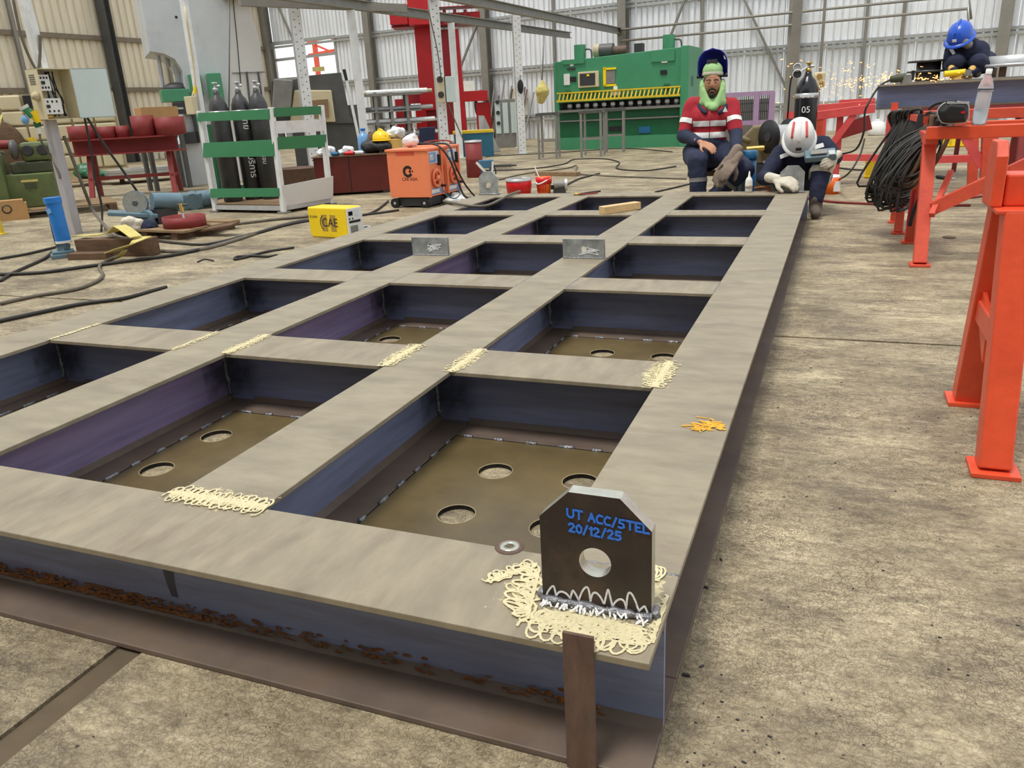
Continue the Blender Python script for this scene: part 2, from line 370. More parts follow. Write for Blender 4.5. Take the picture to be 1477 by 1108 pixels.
def stand(x, y, z): return Matrix.Translation((x, y, z)) @ Matrix.Rotation(PI / 2, 4, 'X')   # text upright, read from -y
RB = [0]
def ribbon(pts, w, mb, n_axis, t=0.0012, M=None):
    """flat thin strip following a planar polyline; n_axis = plane normal"""
    n = Vector(n_axis)
    RB[0] = (RB[0] + 1) % 40
    for k_, (a, b) in enumerate(zip(pts[:-1], pts[1:])):
        lift = n * (RB[0] * 0.00005 + (k_ % 16) * 0.000003); a = Vector(a) + lift; b = Vector(b) + lift; d = b - a
        if d.length < 1e-6: continue
        d.normalize(); x = d.cross(n).normalized() * w / 2; a2 = a - d * w * 0.3; b2 = b + d * w * 0.3
        vs = [a2 - x, a2 + x, b2 + x, b2 - x]; vs += [v + n * t for v in vs]
        mb.add(vs, [(4, 5, 6, 7), (0, 1, 5, 4), (1, 2, 6, 5), (2, 3, 7, 6), (3, 0, 4, 7)], 0, False, M)
def organic(name, m, parent, segs=(), balls=(), voxel=0.012, smooth=6, disp=0.0, world=True, boxes=()):
    """one continuous skin over tapered limbs: segs (p0,r0,p1,r1), balls (c,(rx,ry,rz))"""
    mb = MB()
    for a, ra, b, rb in segs:
        mb.cone(a, b, ra, rb, 14); mb.ball(a, ra, 14, 8); mb.ball(b, rb, 14, 8)
    for b in balls: mb.ball(b[0], b[1], 18, 12, M=b[2] if len(b) > 2 else None)
    for c, d, r in boxes: mb.box(c, d, r)
    o = mb.build(name, m, parent, world)
    rm = o.modifiers.new('r', 'REMESH'); rm.mode = 'VOXEL'; rm.voxel_size = voxel; rm.use_smooth_shade = True
    sm = o.modifiers.new('s', 'SMOOTH'); sm.factor = 0.5; sm.iterations = smooth
    if disp:
        tx = bpy.data.textures.get('folds') or bpy.data.textures.new('folds', 'CLOUDS'); tx.noise_scale = 0.09
        dm = o.modifiers.new('d', 'DISPLACE'); dm.texture = tx; dm.strength = disp; dm.mid_level = 0.5; dm.texture_coords = 'LOCAL'
    dg = bpy.context.evaluated_depsgraph_get(); me = bpy.data.meshes.new_from_object(o.evaluated_get(dg))
    o.modifiers.clear(); old = o.data; o.data = me; bpy.data.meshes.remove(old); me.name = name
    return o
def band(name, src, planes, m, parent, off=0.004):
    """reflective strip: the part of src between planes [(co,no),...] (world), pushed out a little"""
    bm = bmesh.new(); bm.from_mesh(src.data); W = mworld(src); bm.transform(W)
    for co, no in planes:
        bmesh.ops.bisect_plane(bm, geom=bm.verts[:] + bm.edges[:] + bm.faces[:], plane_co=co, plane_no=no, clear_outer=True)
    bm.faces.ensure_lookup_table(); seen = set(); best = []
    for f0 in bm.faces:
        if f0 in seen: continue
        isl = [f0]; seen.add(f0)
        for f in isl:
            for e in f.edges:
                for g in e.link_faces:
                    if g not in seen: seen.add(g); isl.append(g)
        if len(isl) > len(best): best = isl
    keep = set(best); bmesh.ops.delete(bm, geom=[f for f in bm.faces if f not in keep], context='FACES')
    bm.normal_update()
    for v in bm.verts: v.co += v.normal * off
    bm.transform(mworld(parent).inverted())
    me = bpy.data.meshes.new(name); bm.to_mesh(me); bm.free(); me.materials.clear(); me.materials.append(m)
    for p in me.polygons: p.use_smooth = True
    o = bpy.data.objects.new(name, me); COL.objects.link(o); o.parent = parent; return o

# ================================================================ SETTING
def setting(name, mb, m, parent=None, **k):
    o = mb.build(name, m, parent, **k)
    if parent is None: o['kind'] = 'structure'
    return o
fl = setting('floor', MB().bx(-24, 12, -6, 30, -0.25, -0.008), M_JOINT)
JX = [-24, -16, -8.0, -1.12, 12.0]; JY = [-6, -0.9 + 0, 2.66, 9.1, 15.5, 22, 30]
JY = [-6, 2.66, 9.1, 15.5, 22.0, 30]
for i in range(len(JX) - 1):
    for j in range(len(JY) - 1):
        g = 0.011; gx0 = 0.035 if (JX[i] == -1.12) else g; gx1 = 0.035 if JX[i + 1] == -1.12 else g
        x0, x1, y0, y1 = JX[i] + gx0, JX[i + 1] - gx1, JY[j] + g, JY[j + 1] - g
        if JY[j] > 0 and i == 2: x1 = JX[4] - g
        if JY[j] > 0 and i == 3: continue
        m = MB()
        m.add([(x0, y0, -0.2), (x1, y0, -0.2), (x1, y1, -0.2), (x0, y1, -0.2), (x0, y0, 0), (x1, y0, 0), (x1, y1, 0), (x0, y1, 0)],
              [(0, 3, 2, 1), (4, 5, 6, 7), (0, 1, 5, 4), (1, 2, 6, 5), (2, 3, 7, 6), (3, 0, 4, 7)])
        m.build('concrete_slab', M_FLOOR, fl)
# walls: corner at WO, back wall runs along WU, left wall along -y
WO = Vector((-19.3, 24.92, 0)); WU = Vector((0.98496, -0.1728, 0)); WN = Vector((-0.1728, -0.98496, 0))   # WN points into the hall
HW = 7.0
def sheet_mesh(width, h, ribs=6):
    pts = []; p = width / ribs
    for i in range(ribs):
        x = i * p; pts += [(x, 0), (x + 0.24 * p, 0), (x + 0.32 * p, -0.06), (x + 0.92 * p, -0.06)]
    pts.append((width, 0))
    m = MB(); n = len(pts)
    vs = [(x, y, 0) for x, y in pts] + [(x, y, h) for x, y in pts] + [(x, y + 0.004, 0) for x, y in pts] + [(x, y + 0.004, h) for x, y in pts]
    fs = [(i, i + 1, n + i + 1, n + i) for i in range(n - 1)] + [(2 * n + i, 3 * n + i, 3 * n + i + 1, 2 * n + i + 1) for i in range(n - 1)]
    return m.add(vs, fs)
wb = setting('wall_back', MB().box((0, 0, 0), (27.6, 0.06, 0.16), None, 0, Matrix.Translation(WO + WU * 13.8 + Vector((0, 0, 0.08)) - WN * 0.0) @ Matrix.Rotation(math.atan2(WU.y, WU.x), 4, 'Z')), M_COLUMN)
rzb = math.atan2(WU.y, WU.x)
full = {}
def put_sheet(parent, h, P, rz, m):
    k = (round(h, 2), m.name)
    if k in full: o = full[k].copy(); COL.objects.link(o)
    else: o = sheet_mesh(0.99, h, 4 if m is M_SHEETT else 6).build('corrugated_sheet', m, parent); full[k] = o
    o.parent = parent; o.location = P; o.rotation_euler = (0, 0, rz); return o
for i in range(27):
    s = i * 1.0 + 0.3
    if i in (0, 1, 2):
        put_sheet(wb, 2.28, WO + WU * s + Vector((0, 0, 0)) + WN * 0.05, rzb, M_SHEET)
        put_sheet(wb, HW - 3.55, WO + WU * s + Vector((0, 0, 3.55)) + WN * 0.05, rzb, M_SHEET)
    else:
        put_sheet(wb, HW, WO + WU * s + WN * 0.05, rzb, M_SHEET)
wm = lambda s, off, z: WO + WU * s + WN * off + Vector((0, 0, z))
for z in (0.62, 2.0, 3.42, 4.9, 6.3):
    for dz in (-0.05, 0.05):
        s0 = 0.2
        MB().bar(wm(s0, 0.15, z + dz), wm(27.4, 0.15, z + dz), 0.06, 0.07).build('girt', M_GIRT, wb)
for s in (0.25, 5.0, 9.52, 14.03, 18.58, 23.06):
    m = MB(); a = wm(s, 0.30, 0); M = Matrix.Translation(a) @ Matrix.Rotation(rzb, 4, 'Z')
    m.bx(-0.12, 0.12, -0.14, -0.125, 0, HW, 0, M); m.bx(-0.12, 0.12, 0.125, 0.14, 0, HW, 0, M); m.bx(-0.008, 0.008, -0.125, 0.125, 0, HW, 0, M)
    m.build('wall_column', M_COLUMN, wb)
for s in (7.2, 11.8, 16.2, 20.2, 21.0): MB().bar(wm(s, 0.17, 0), wm(s, 0.17, HW), 0.07, 0.06, (0, 1, 0)).build('wall_mullion', M_COLUMN, wb)
for a, b in ((( 990, -6), (966, 55)), ((1071, -6), (1137, 134)), ((605, 105), (650, 20)), ((690, 30), (640, 160)), ((395, -5), (425, 62))):
    def onw(q):
        d = ray(*q); p0 = wm(0, 0.22, 0); return CAM + d * ((p0 - CAM).dot(WN) / d.dot(WN))
    MB().bar(onw(a), onw(b), 0.07, 0.05).build('diagonal_brace', M_COLUMN, wb)
for z in (2.78, 2.5): MB().tube([wm(14.0, 0.5, z), wm(18, 0.5, z), wm(22.3, 0.5, z), wm(22.4, 0.5, z - 0.5)], 0.03, 8, 1).build('wall_pipe', M_COLUMN, wb)
# frame of the opening in the back wall
m = MB()
for z in (2.3, 3.52): m.bar(wm(0.3, 0.1, z), wm(3.3, 0.1, z), 0.08, 0.08)
for s in (0.3, 3.3): m.bar(wm(s, 0.1, 2.3), wm(s, 0.1, 3.52), 0.08, 0.08, (0, 1, 0))
m.bar(wm(0.3, 0.12, 2.95), wm(3.3, 0.12, 2.98), 0.05, 0.09)
m.build('opening_frame', M_GIRT, wb)
# orange roof truss of the shed seen through the opening
t = thing('outside_truss', 'orange steel roof truss seen outside through the gap in the back wall', 'truss', wm(2, -5, 0))
m = MB(); a = wm(-3, -5, 4.0); b = wm(7, -5, 4.55); m.bar(a, b, 0.12, 0.12); a2 = wm(-3, -5, 3.45); b2 = wm(7, -5, 4.0); m.bar(a2, b2, 0.12, 0.12); m.build('chord', M_ORANGE, t, True)
for i in range(8):
    p = a.lerp(b, i / 8); q = a2.lerp(b2, (i + 1) / 8); MB().bar(p, q, 0.07, 0.07).build('web_member', M_ORANGE, t, True)
for s in (-2.6, 6.6): MB().bar(wm(s, -5, 0), wm(s, -5, 4.2), 0.16, 0.16, (0, 1, 0)).build('post', M_ORANGE, t, True)

XL = -19.3
wl = setting('wall_left', MB().bx(XL - 0.03, XL + 0.03, 4.0, 24.9, 0, 0.16), M_COLUMN)
for i in range(21): put_sheet(wl, HW, Vector((XL, 3.9 + i * 1.0, 0)), PI / 2, M_SHEETT)
for z in (0.62, 2.0, 3.35, 4.8): MB().bx(XL + 0.03, XL + 0.16, 4, 24.7, z - 0.06, z + 0.06).build('girt', M_GIRTL, wl)
for y in (7.5, 12.4, 17.4, 22.4):
    m = MB(); m.bx(XL + 0.16, XL + 0.46, y - 0.11, y - 0.095, 0, HW); m.bx(XL + 0.16, XL + 0.46, y + 0.095, y + 0.11, 0, HW); m.bx(XL + 0.3, XL + 0.32, y - 0.095, y + 0.095, 0, HW)
    m.build('wall_column', M_DKGREY, wl)
for y in (14.6, 19.6): MB().bx(XL + 0.16, XL + 0.24, y - 0.05, y + 0.05, 0, HW).build('wall_mullion', M_COLUMN, wl)
wf = setting('light_blocking_wall', MB().bx(-19.3, 6.5, -5.53, -5.47, 0, .16), M_COLUMN)  # unseen wall added behind the camera to keep sky light off the front web
for i in range(25): put_sheet(wf, HW, Vector((6.0 - i * 1.0, -5.5, 0)), PI, mat('corrugated_grey', (120, 114, 106), .6, 0, .12, 3, 0))  # sheets of the added wall, dark so that little light bounces back
for z in (.62, 2.0, 3.4, 4.9, 6.3): MB().bx(-19.2, 6.4, -5.46, -5.32, z - .05, z + .05).build('girt', M_GIRTL, wf)
for x in (-17, -12.5, -8, -3.5, 1, 5.5): MB().bx(x - .12, x + .12, -5.32, -5.05, 0, HW).build('wall_column', M_DKGREY, wf)
# long pipe rail running across in front of the left wall
# runway beams and their posts
ZB = 2.76
def runway(name, a, b, label):
    t = thing(name, label, 'beam', (a + b) / 2); m = MB(); m.bar(a + Vector((0, 0, .07)), b + Vector((0, 0, .07)), 0.13, 0.014); m.bar(a - Vector((0, 0, .07)), b - Vector((0, 0, .07)), 0.13, 0.014)
    m.build('flange', M_COLUMN, t, True); MB().bar(a, b, 0.012, 0.13).build('web', M_GREY, t, True); return t
b1a, b1b = G(822, 51, ZB), G(520, 8, ZB); b2a, b2b = G(897, 45.5, ZB), G(690, 3, ZB)
runway('runway_beam', b1a, b1a + (b1b - b1a) * 1.25, 'grey overhead steel beam crossing in front of the red press frame')
runway('runway_beam', b2a, b2a + (b2b - b2a) * 1.3, 'grey overhead steel beam ending above the green shearing machine')
t = thing('runway_beam', 'grey overhead beam crossing above the light grey press at the top edge', 'beam', G(480, 6, ZB))
m = MB(); a, b = G(345, 2, ZB), G(585, 12, ZB); m.bar(a, b, 0.1, 0.13); m.build('beam_body', M_COLUMN, t, True)
def perforated(base, top, w, label, m=M_WHITE):
    t = thing('perforated_post', label, 'post', base, facing(base, 0.25)); b = MB(); h = top - base[2]
    b.bx(-w / 2, w / 2, 0, 0.005, 0, 0.01)
    hs = []; n = int(h / 0.11)
    for i in range(n):
        for sx in (-0.22, 0.22): hs.append((sx * w, 0.07 + i * h / n + (0.05 if sx > 0 else 0), 0.011))
    k = MB(); k.plate([(-w / 2, 0), (w / 2, 0), (w / 2, h), (-w / 2, h)], hs, 0.005, Matrix.Rotation(PI / 2, 4, 'X'), hn=6); k.build('perforated_face', m, t)
    s = MB(); s.bx(w / 2 - 0.005, w / 2, 0.002, w * 0.7, 0, h); s.bx(-w / 2, -w / 2 + 0.005, 0.002, w * 0.7, 0, h); s.bx(-w / 2 - .03, w / 2 + .03, -.03, w * 0.7, 0, 0.012); s.build('side_flange', M_GALV, t)
    MB().bx(-w / 2 + 0.006, w / 2 - 0.006, w * 0.62, w * 0.66, 0.013, h).build('back_face', M_DKGREY, t); return t
p750 = G(754, 222); post750 = perforated(p750, V(746, 18, p750).z, 0.16, 'white perforated steel post with a black oval disc, left of the green machine')
p645 = G(625, -10, ZB); p645.z = 0; perforated(p645, 2.68, 0.15, 'white perforated post standing behind the orange welding machines')
p455 = G(457, 256); perforated(p455, 3.6, 0.17, 'white perforated post behind the green slatted rack')
t = thing('black_disc', 'black oval rubber pad hanging on the white perforated post', 'pad', V(751, 125, p750) + Vector((0.01, -0.035, 0)), facing(p750))
MB().lathe([(0.02, 0), (0.07, 0.004), (0.085, 0.02), (0.07, 0.03)], 20, Matrix.Rotation(PI / 2, 4, 'X') @ Matrix.Diagonal((0.75, 1.7, 1, 1))).build('pad', M_BLACK, t)
MB().tube([(0, 0.0, 0.12), (0, 0.02, 0.2), (0, .05, .26)], 0.006, 5).build('cord', M_CABLE, t)
for (bx_, by_), topz, lab in (((505, 6), 2.67, 'slim white post left of the red press frame'), ((650, 26), 2.67, 'slim white post in front of the red press frame'), ((742, 40), 2.67, 'slim pale post behind the white perforated post')):
    P = G(bx_, by_, ZB); P.z = 0; t = thing('slim_post', lab, 'post', P, facing(P)); m = MB(); m.bx(-.07, .07, -.05, .05, 0, topz); m.bx(-.11, .11, -.09, .09, 0, .012); m.build('post_shaft', M_WHITE, t)

# ================================================================ STEEL FRAME
H = 0.24; TF = 0.014
fr = thing('steel_skid', 'large welded grid of wide-flange steel beams lying on the floor', 'steel base', (-1.5, 3.12, 0))
LX = [-0.125, -1.0453, -1.9687, -2.8714]; RY = [0.125, 1.3391, 2.5548, 3.7765, 4.9505, 6.1188]
def beam(a0, a1, c, along, mw, ex=0):
    """wide-flange beam: along 'x' or 'y'"""
    def B(u0, u1, v0, v1, z0, z1, mb): return mb.bx(u0, u1, v0, v1, z0, z1) if along == 'x' else mb.bx(v0, v1, u0, u1, z0, z1)
    w = MB(); fi = 1; B(a0 - ex, a1 + ex, c - .005, c + .005, TF, H - TF, w)
    for sgn in (-1, 1):                                            # rolled fillets
        for z, dz in ((TF, .016), (H - TF, -.016)):
            vs = [(a0, c + sgn * .005, z), (a1, c + sgn * .005, z), (a0, c + sgn * .005, z + dz), (a1, c + sgn * .005, z + dz), (a0, c + sgn * .021, z), (a1, c + sgn * .021, z)]
            if along == 'y': vs = [(v, u, zz) for u, v, zz in vs]
            w.add(vs, [(2, 3, 5, 4), (0, 2, 4), (1, 5, 3)], 1)
    o = w.build('beam', [mw, M_BFL], fr, True, fixn=True)
    o.location = (0, 0, 0)
    top = MB(); B(a0, a1, c - .125, c + .125, H - TF, H, top); top.build('top_flange', M_FLANGE if along == 'x' else M_FLANGE_Y, o, True, bevel=0.002)
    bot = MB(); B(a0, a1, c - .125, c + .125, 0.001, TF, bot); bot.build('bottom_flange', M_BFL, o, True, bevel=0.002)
    return o
for i, x in enumerate(LX): beam(0.2515, 5.9922, x, 'y', M_WEBP if i == 2 else M_WEB, .119)
front_beam = beam(-2.9964, 0, RY[0], 'x', M_WEB); beam(-2.9964, 0, RY[5], 'x', M_WEB)
for j in range(1, 5):
    for i in range(3): beam(LX[i + 1] + .1265, LX[i] - .1265, RY[j], 'x', M_WEB, .12)
# bottom plates with four holes, stitch welded along their edges
plate0 = None
for i in range(3):
    for j in range(5):
        x0, x1 = LX[i + 1] + .127, LX[i] - .127; y0, y1 = RY[j] + .127, RY[j + 1] - .127
        cx, cy = (x0 + x1) / 2, (y0 + y1) / 2; w, h = x1 - x0, y1 - y0
        ox = (.037, -.10, -.06)[i]
        hs = [(cx + ox + sx * .1335, cy + .122 + sy * .138, .053) for sx in (-1, 1) for sy in (-1, 1)]
        mb = MB(); mb.plate([(x0, y0), (x1, y0), (x1, y1), (x0, y1)], hs, .0125, Matrix.Translation((0, 0, .0015)), 0, 1, 28)
        pl = mb.build('bottom_plate', [M_PLATE, M_RIMSHADE], fr, True)  # plate rims and hole walls coloured dark to imitate the shadow inside the holes
        if j < 2:
            for hx, hy, hr in hs: MB().tube([(hx + hr * math.cos(2 * PI * q / 24), hy + hr * math.sin(2 * PI * q / 24), .0142) for q in range(25)], 0.0014, 5, 1).build('cut_edge', mat('cut_edge', (164, 148, 116), .6), pl, True)
        if j < 3:
            st = MB(); n = 0
            for ax in range(4):
                ln = (h if ax < 2 else w); k = int(ln / .1)
                for q in range(k):
                    u0 = -ln / 2 + .03 + q * ln / k; u1 = u0 + random.uniform(.03, .06)
                    pts = [(x0 if ax == 0 else x1, cy + u, .015) if ax < 2 else (cx + u, y0 if ax == 2 else y1, .015) for u in (u0, (u0 * 2 + u1) / 3, (u0 + 2 * u1) / 3, u1)]
                    st.tube(pts, .007, 6, 2, 0, [.004, .008, .006, .009, .007, .008, .004])
            tag(st.build('stitch_weld', M_WELD, pl, True), kind='stuff')
            sm = MB(); z = .0152
            for ax in range(4):
                e = .008
                if ax == 0: sm.bx(x0 - .001, x0 + .004, y0, y1, .0135, .0146)
                if ax == 1: sm.bx(x1 - .004, x1 + .001, y0, y1, .0135, .0146)
                if ax == 2: sm.bx(x0, x1, y0 - .001, y0 + .004, .0135, .0146)
                if ax == 3: sm.bx(x0, x1, y1 - .004, y1 + .001, .0135, .0146)
            tag(sm.build('seam', M_BLACK, pl, True), kind='stuff')
# vertical corner welds and the flange butt welds
wd = None
def bumpy(a, b, r, seed):
    rnd = random.Random(seed); a = Vector(a); b = Vector(b); n = max(4, int((b - a).length / .012)); rs = [r * rnd.uniform(.6, 1.25) for _ in range(n + 1)]
    return MB().tube([a.lerp(b, k / n) + Vector((rnd.uniform(-1, 1), rnd.uniform(-1, 1), 0)) * r * .25 for k in range(n + 1)], r, 6, 1, 0, rs)
for i in range(3):
    for j in range(1, 6):
        yy = RY[j] - .006
        for x in (LX[i + 1] + .009,):
            bumpy((x, yy - .004, .03), (x, yy - .004, H - .03), .009, i * 9 + j).build('weld_bead', M_WELD, fr, True)
        if j < 5:
            for x in (LX[i + 1] + .1255, LX[i] - .1255): bumpy((x, RY[j] - .125, H - .0015), (x, RY[j] + .125, H - .0015), .0028, i + j).build('butt_weld', M_WELD, fr, True)
for x in LX: bumpy((x - .125, .2508, H - .0015), (x + .125, .2508, H - .0015), .0028, 3).build('butt_weld', M_WELD, fr, True)
# heat scorch around the corners (dark spatter scale, irregular flat flakes on the webs)
scm = bpy.data.materials.new('heat_scorch'); scm.use_nodes = True
_nt = scm.node_tree; _b = _nt.nodes['Principled BSDF']; _b.inputs['Base Color'].default_value = (*lin((58, 60, 58)), 1); _b.inputs['Roughness'].default_value = .4
_tc = nd(_nt, 'ShaderNodeTexCoord'); _g = nd(_nt, 'ShaderNodeTexGradient', gradient_type='SPHERICAL'); _mp = nd(_nt, 'ShaderNodeMapping'); _mp.inputs['Scale'].default_value = (5.0, 5.0, 7.5)
_n = nd(_nt, 'ShaderNodeTexNoise', i_Scale=16.0, i_Detail=6.0); _ma = nd(_nt, 'ShaderNodeMath', operation='MULTIPLY'); _mr = nd(_nt, 'ShaderNodeMapRange'); _mr.inputs[1].default_value = .12; _mr.inputs[2].default_value = .42; _mr.inputs[4].default_value = .5
_nt.links.new(_tc.outputs['Object'], _mp.inputs[0]); _nt.links.new(_mp.outputs[0], _g.inputs[0]); _nt.links.new(_tc.outputs['Object'], _n.inputs[0])
_ad = nd(_nt, 'ShaderNodeMath', operation='ADD'); _nt.links.new(_g.outputs[1], _ad.inputs[0]); _ad.inputs[1].default_value = .1
_nt.links.new(_ad.outputs[0], _ma.inputs[0]); _nt.links.new(_n.outputs[0], _ma.inputs[1]); _nt.links.new(_ma.outputs[0], _mr.inputs[0]); _nt.links.new(_mr.outputs[0], _b.inputs['Alpha'])
for i in range(3):
    for j in range(1, 6):
        o = MB().add([(0, 0, -.1), (.2, 0, -.1), (.2, 0, .1), (0, 0, .1)], [(0, 1, 2, 3)]).build('scorch_mark', scm, fr); o.location = Vector((LX[i + 1] + .008, RY[j] - .0062, .12)) - fr.location
        o = MB().add([(0, -.12, -.1), (0, 0, -.1), (0, 0, .1), (0, -.12, .1)], [(0, 1, 2, 3)]).build('scorch_mark', scm, fr); o.location = Vector((LX[i + 1] + .0062, RY[j] - .01, .12)) - fr.location
# rust crust along the foot of the front web
rc = MB()
for k in range(1500):
    x = random.choice([random.gauss(-2.7, .25), random.gauss(-2.0, .25), random.gauss(-1.35, .25), random.uniform(-2.95, -.1)]); q = random.random() ** 1.6
    if not -2.99 < x < -.02: continue
    rc.ball((x, RY[0] - .006 - .012 * (1 - q), .024 + q * .022), (random.uniform(.004, .012), .0018, random.uniform(.0015, .004)), 5, 3)
tag(rc.build('rust_crust', M_RUST, fr, True), kind='stuff')

dm = MB(); q = [Y(234, 820, .1195), Y(250, 823, .1195), Y(252, 842, .1195), Y(257, 862, .1195), Y(248, 860, .1195), Y(241, 842, .1195)]; dm.add(q + [v - Vector((0, .0006, 0)) for v in q], [(11, 10, 9, 8, 7, 6)] + [(i, (i + 1) % 6, 6 + (i + 1) % 6, 6 + i) for i in range(6)]); dm.build('oil_drip', mat('oil_dark', (66, 68, 84), .35), fr, True, fixn=True)
# chalk / developer scribbles round the first joints
def scribble(a, b, side, n, amp, seed, width=.006, z=H + .0006, extra=2):
    """looping chalk lines from a to b on the flange, loops reaching out towards side"""
    rnd = random.Random(seed); a = Vector(a); b = Vector(b); side = Vector(side); mb = MB()
    for e in range(extra):
        off = side * rnd.uniform(-.3, .3) * amp
        ribbon([a.lerp(b, t / 12) + off + side * rnd.uniform(-.25, .25) * amp + Vector((0, 0, z)) for t in range(13)], width * rnd.uniform(.4, .9), mb, (0, 0, 1))
    for lay in range(3):
     pts = []; n2 = n + lay * 3; sh = rnd.uniform(0, 6)
     for k in range(n2 * 14 + 1):
        t = k / (n2 * 14); ph = k / 14 * 2 * PI + sh; am = amp * (0.45 + 0.4 * math.sin(t * 9 + seed + lay * 2) + .3 * abs(math.sin(t * 23 + seed)))
        pts.append(a.lerp(b, t) + side * (am * .5 * (1 - math.cos(ph)) - .1 * amp) + (b - a).normalized() * (.35 * amp * math.sin(ph)) + Vector((0, 0, z + .0005)))
     ribbon(pts, width * rnd.uniform(.35, .6), mb, (0, 0, 1))
    return mb
def joint_chalk(x, y0, y1, seed, sides=(1, -1), amp=.035):
    for s in sides: scribble((x, y0, 0), (x, y1, 0), (s, 0, 0), 9, amp, seed + s, .007, extra=3).build('chalk_mark', M_CHALK, fr, True)
j1a, j1b = RY[1] - .12, RY[1] + .12
joint_chalk(LX[1] + .1255, j1a, j1b, 1); joint_chalk(LX[1] - .1255, j1a, j1b, 2); joint_chalk(LX[2] + .1255, j1a, j1b, 3, amp=.03); joint_chalk(LX[2] - .1255, j1a, j1b, 4, (1,), .03); joint_chalk(LX[0] - .1255, j1a, j1b, 5, amp=.04)
joint_chalk(LX[3] + .1255, j1a, j1b, 6, (1,), .02)
for s in (1, -1): scribble((LX[1] - .13, .2508, 0), (LX[1] + .13, .2508, 0), (0, s, 0), 11, .04, 8 + s, .008, extra=4).build('chalk_mark', M_CHALK, fr, True)
scribble((-.25, .19, 0), (-.22, .05, 0), (-1, .1, 0), 4, .05, 12, .008, extra=3).build('chalk_mark', M_CHALK, fr, True)
scribble((-.21, .05, 0), (-.02, .05, 0), (0, -1, 0), 8, .05, 13, .009, extra=4).build('chalk_mark', M_CHALK, fr, True)
scribble((-.2, .075, 0), (-.03, .075, 0), (0, -1, 0), 6, .03, 23, .009, extra=4).build('chalk_mark', M_CHALK, fr, True)
scribble((-.008, .18, 0), (-.008, .05, 0), (-1, 0, 0), 5, .008, 14, .006, extra=2).build('chalk_mark', M_CHALK, fr, True)
scribble((-.1, .225, 0), (-.04, .225, 0), (0, 1, 0), 3, .055, 15, .007, extra=3).build('chalk_mark', M_CHALK, fr, True)
scribble((-.26, .2, 0), (-.32, .13, 0), (-.6, .6, 0), 4, .03, 16, .006).build('chalk_mark', M_CHALK, fr, True)
cw = bpy.data.materials.new('chalk_wash'); cw.use_nodes = True; _nt = cw.node_tree; _b = _nt.nodes['Principled BSDF']; _b.inputs['Base Color'].default_value = (*lin((216, 204, 164)), 1); _b.inputs['Roughness'].default_value = .9
_tc = nd(_nt, 'ShaderNodeTexCoord'); _n = nd(_nt, 'ShaderNodeTexNoise', i_Scale=55.0, i_Detail=8.0, i_Roughness=.7); _nt.links.new(_tc.outputs['Object'], _n.inputs[0])
_mp = nd(_nt, 'ShaderNodeMapping'); _mp.inputs['Location'].default_value = (-1, -1, 0); _mp.inputs['Scale'].default_value = (2, 2, 0); _nt.links.new(_tc.outputs['Generated'], _mp.inputs[0]); _g = nd(_nt, 'ShaderNodeTexGradient', gradient_type='SPHERICAL'); _nt.links.new(_mp.outputs[0], _g.inputs[0])
_ad = nd(_nt, 'ShaderNodeMath', operation='MULTIPLY_ADD'); _nt.links.new(_g.outputs[1], _ad.inputs[0]); _ad.inputs[1].default_value = .35; _nt.links.new(_n.outputs[0], _ad.inputs[2]); _mr = nd(_nt, 'ShaderNodeMapRange'); _mr.inputs[1].default_value = .58; _mr.inputs[2].default_value = .70; _mr.inputs[4].default_value = .95; _nt.links.new(_ad.outputs[0], _mr.inputs[0]); _nt.links.new(_mr.outputs[0], _b.inputs['Alpha'])
for (xa, xb, ya, yb, zo) in ((-.245, -.005, .02, .12, 0), (-.30, -.19, .05, .2, 1), (-.085, -.004, .14, .245, 2), (-.03, -.002, .03, .2, 3), (LX[1] - .15, LX[1] + .15, .2, .31, 4), (LX[1] + .08, LX[1] + .18, j1a - .02, j1b + .02, 5), (LX[1] - .18, LX[1] - .08, j1a - .02, j1b + .02, 6), (LX[0] - .2, LX[0] - .08, j1a - .02, j1b + .02, 7), (LX[2] + .09, LX[2] + .17, j1a - .02, j1b + .02, 8)):
    MB().add([(xa, ya, 0), (xb, ya, 0), (xb, yb, 0), (xa, yb, 0)], [(0, 1, 2, 3)]).build('chalk_wash', cw, fr).location = Vector((0, 0, H + .0003 + zo * .00002)) - fr.location
yc = MB(); c = G(1028, 615, H)
for k in range(70):
    p = Vector((c.x + random.gauss(.0, .018), c.y + random.gauss(0, .022), H + .0006)); q = p + Vector((random.uniform(-.035, .02), random.uniform(-.012, .012), 0)); q.x = min(q.x, -.004); p.x = min(p.x, -.004); ribbon([p, q], random.uniform(.002, .007), yc, (0, 0, 1))
yc.build('yellow_mark', M_YELLOWCHALK, fr, True)
# lifting lugs (welded on, so parts of the frame)
def lug(cx, cy, mface, n):
    w, h, t, ch = .19, .217, .026, .052
    M = Matrix.Translation((cx, cy, H)) @ Matrix.Rotation(PI / 2, 4, 'X')          # local y -> up, local z -> -y
    o = MB().plate([(-w / 2, 0), (w / 2, 0), (w / 2, h - ch), (w / 2 - ch, h), (-w / 2 + ch, h), (-w / 2, h - ch)], [(0, .092, .0275)], t, M, 0, 1, 32).build('lifting_lug', [mface, M_CUT], fr, True, bevel=.0015)
    bumpy((cx - w / 2, cy - t - .004, H + .006), (cx + w / 2, cy - t - .004, H + .006), .0085, n).build('weld_bead', M_WELD, o, True)
    bumpy((cx - w / 2 - .004, cy - t, H + .006), (cx - w / 2 - .004, cy, H + .006), .0085, n).build('weld_bead', M_WELD, o, True)
    bumpy((cx + w / 2 + .004, cy - t, H + .006), (cx + w / 2 + .004, cy, H + .006), .0085, n).build('weld_bead', M_WELD, o, True)
    return o
lg = lug(-.115, .135, M_LUG, 1); lg['label'] = 'dark corner lug with blue handwriting and white chalk scrawl'
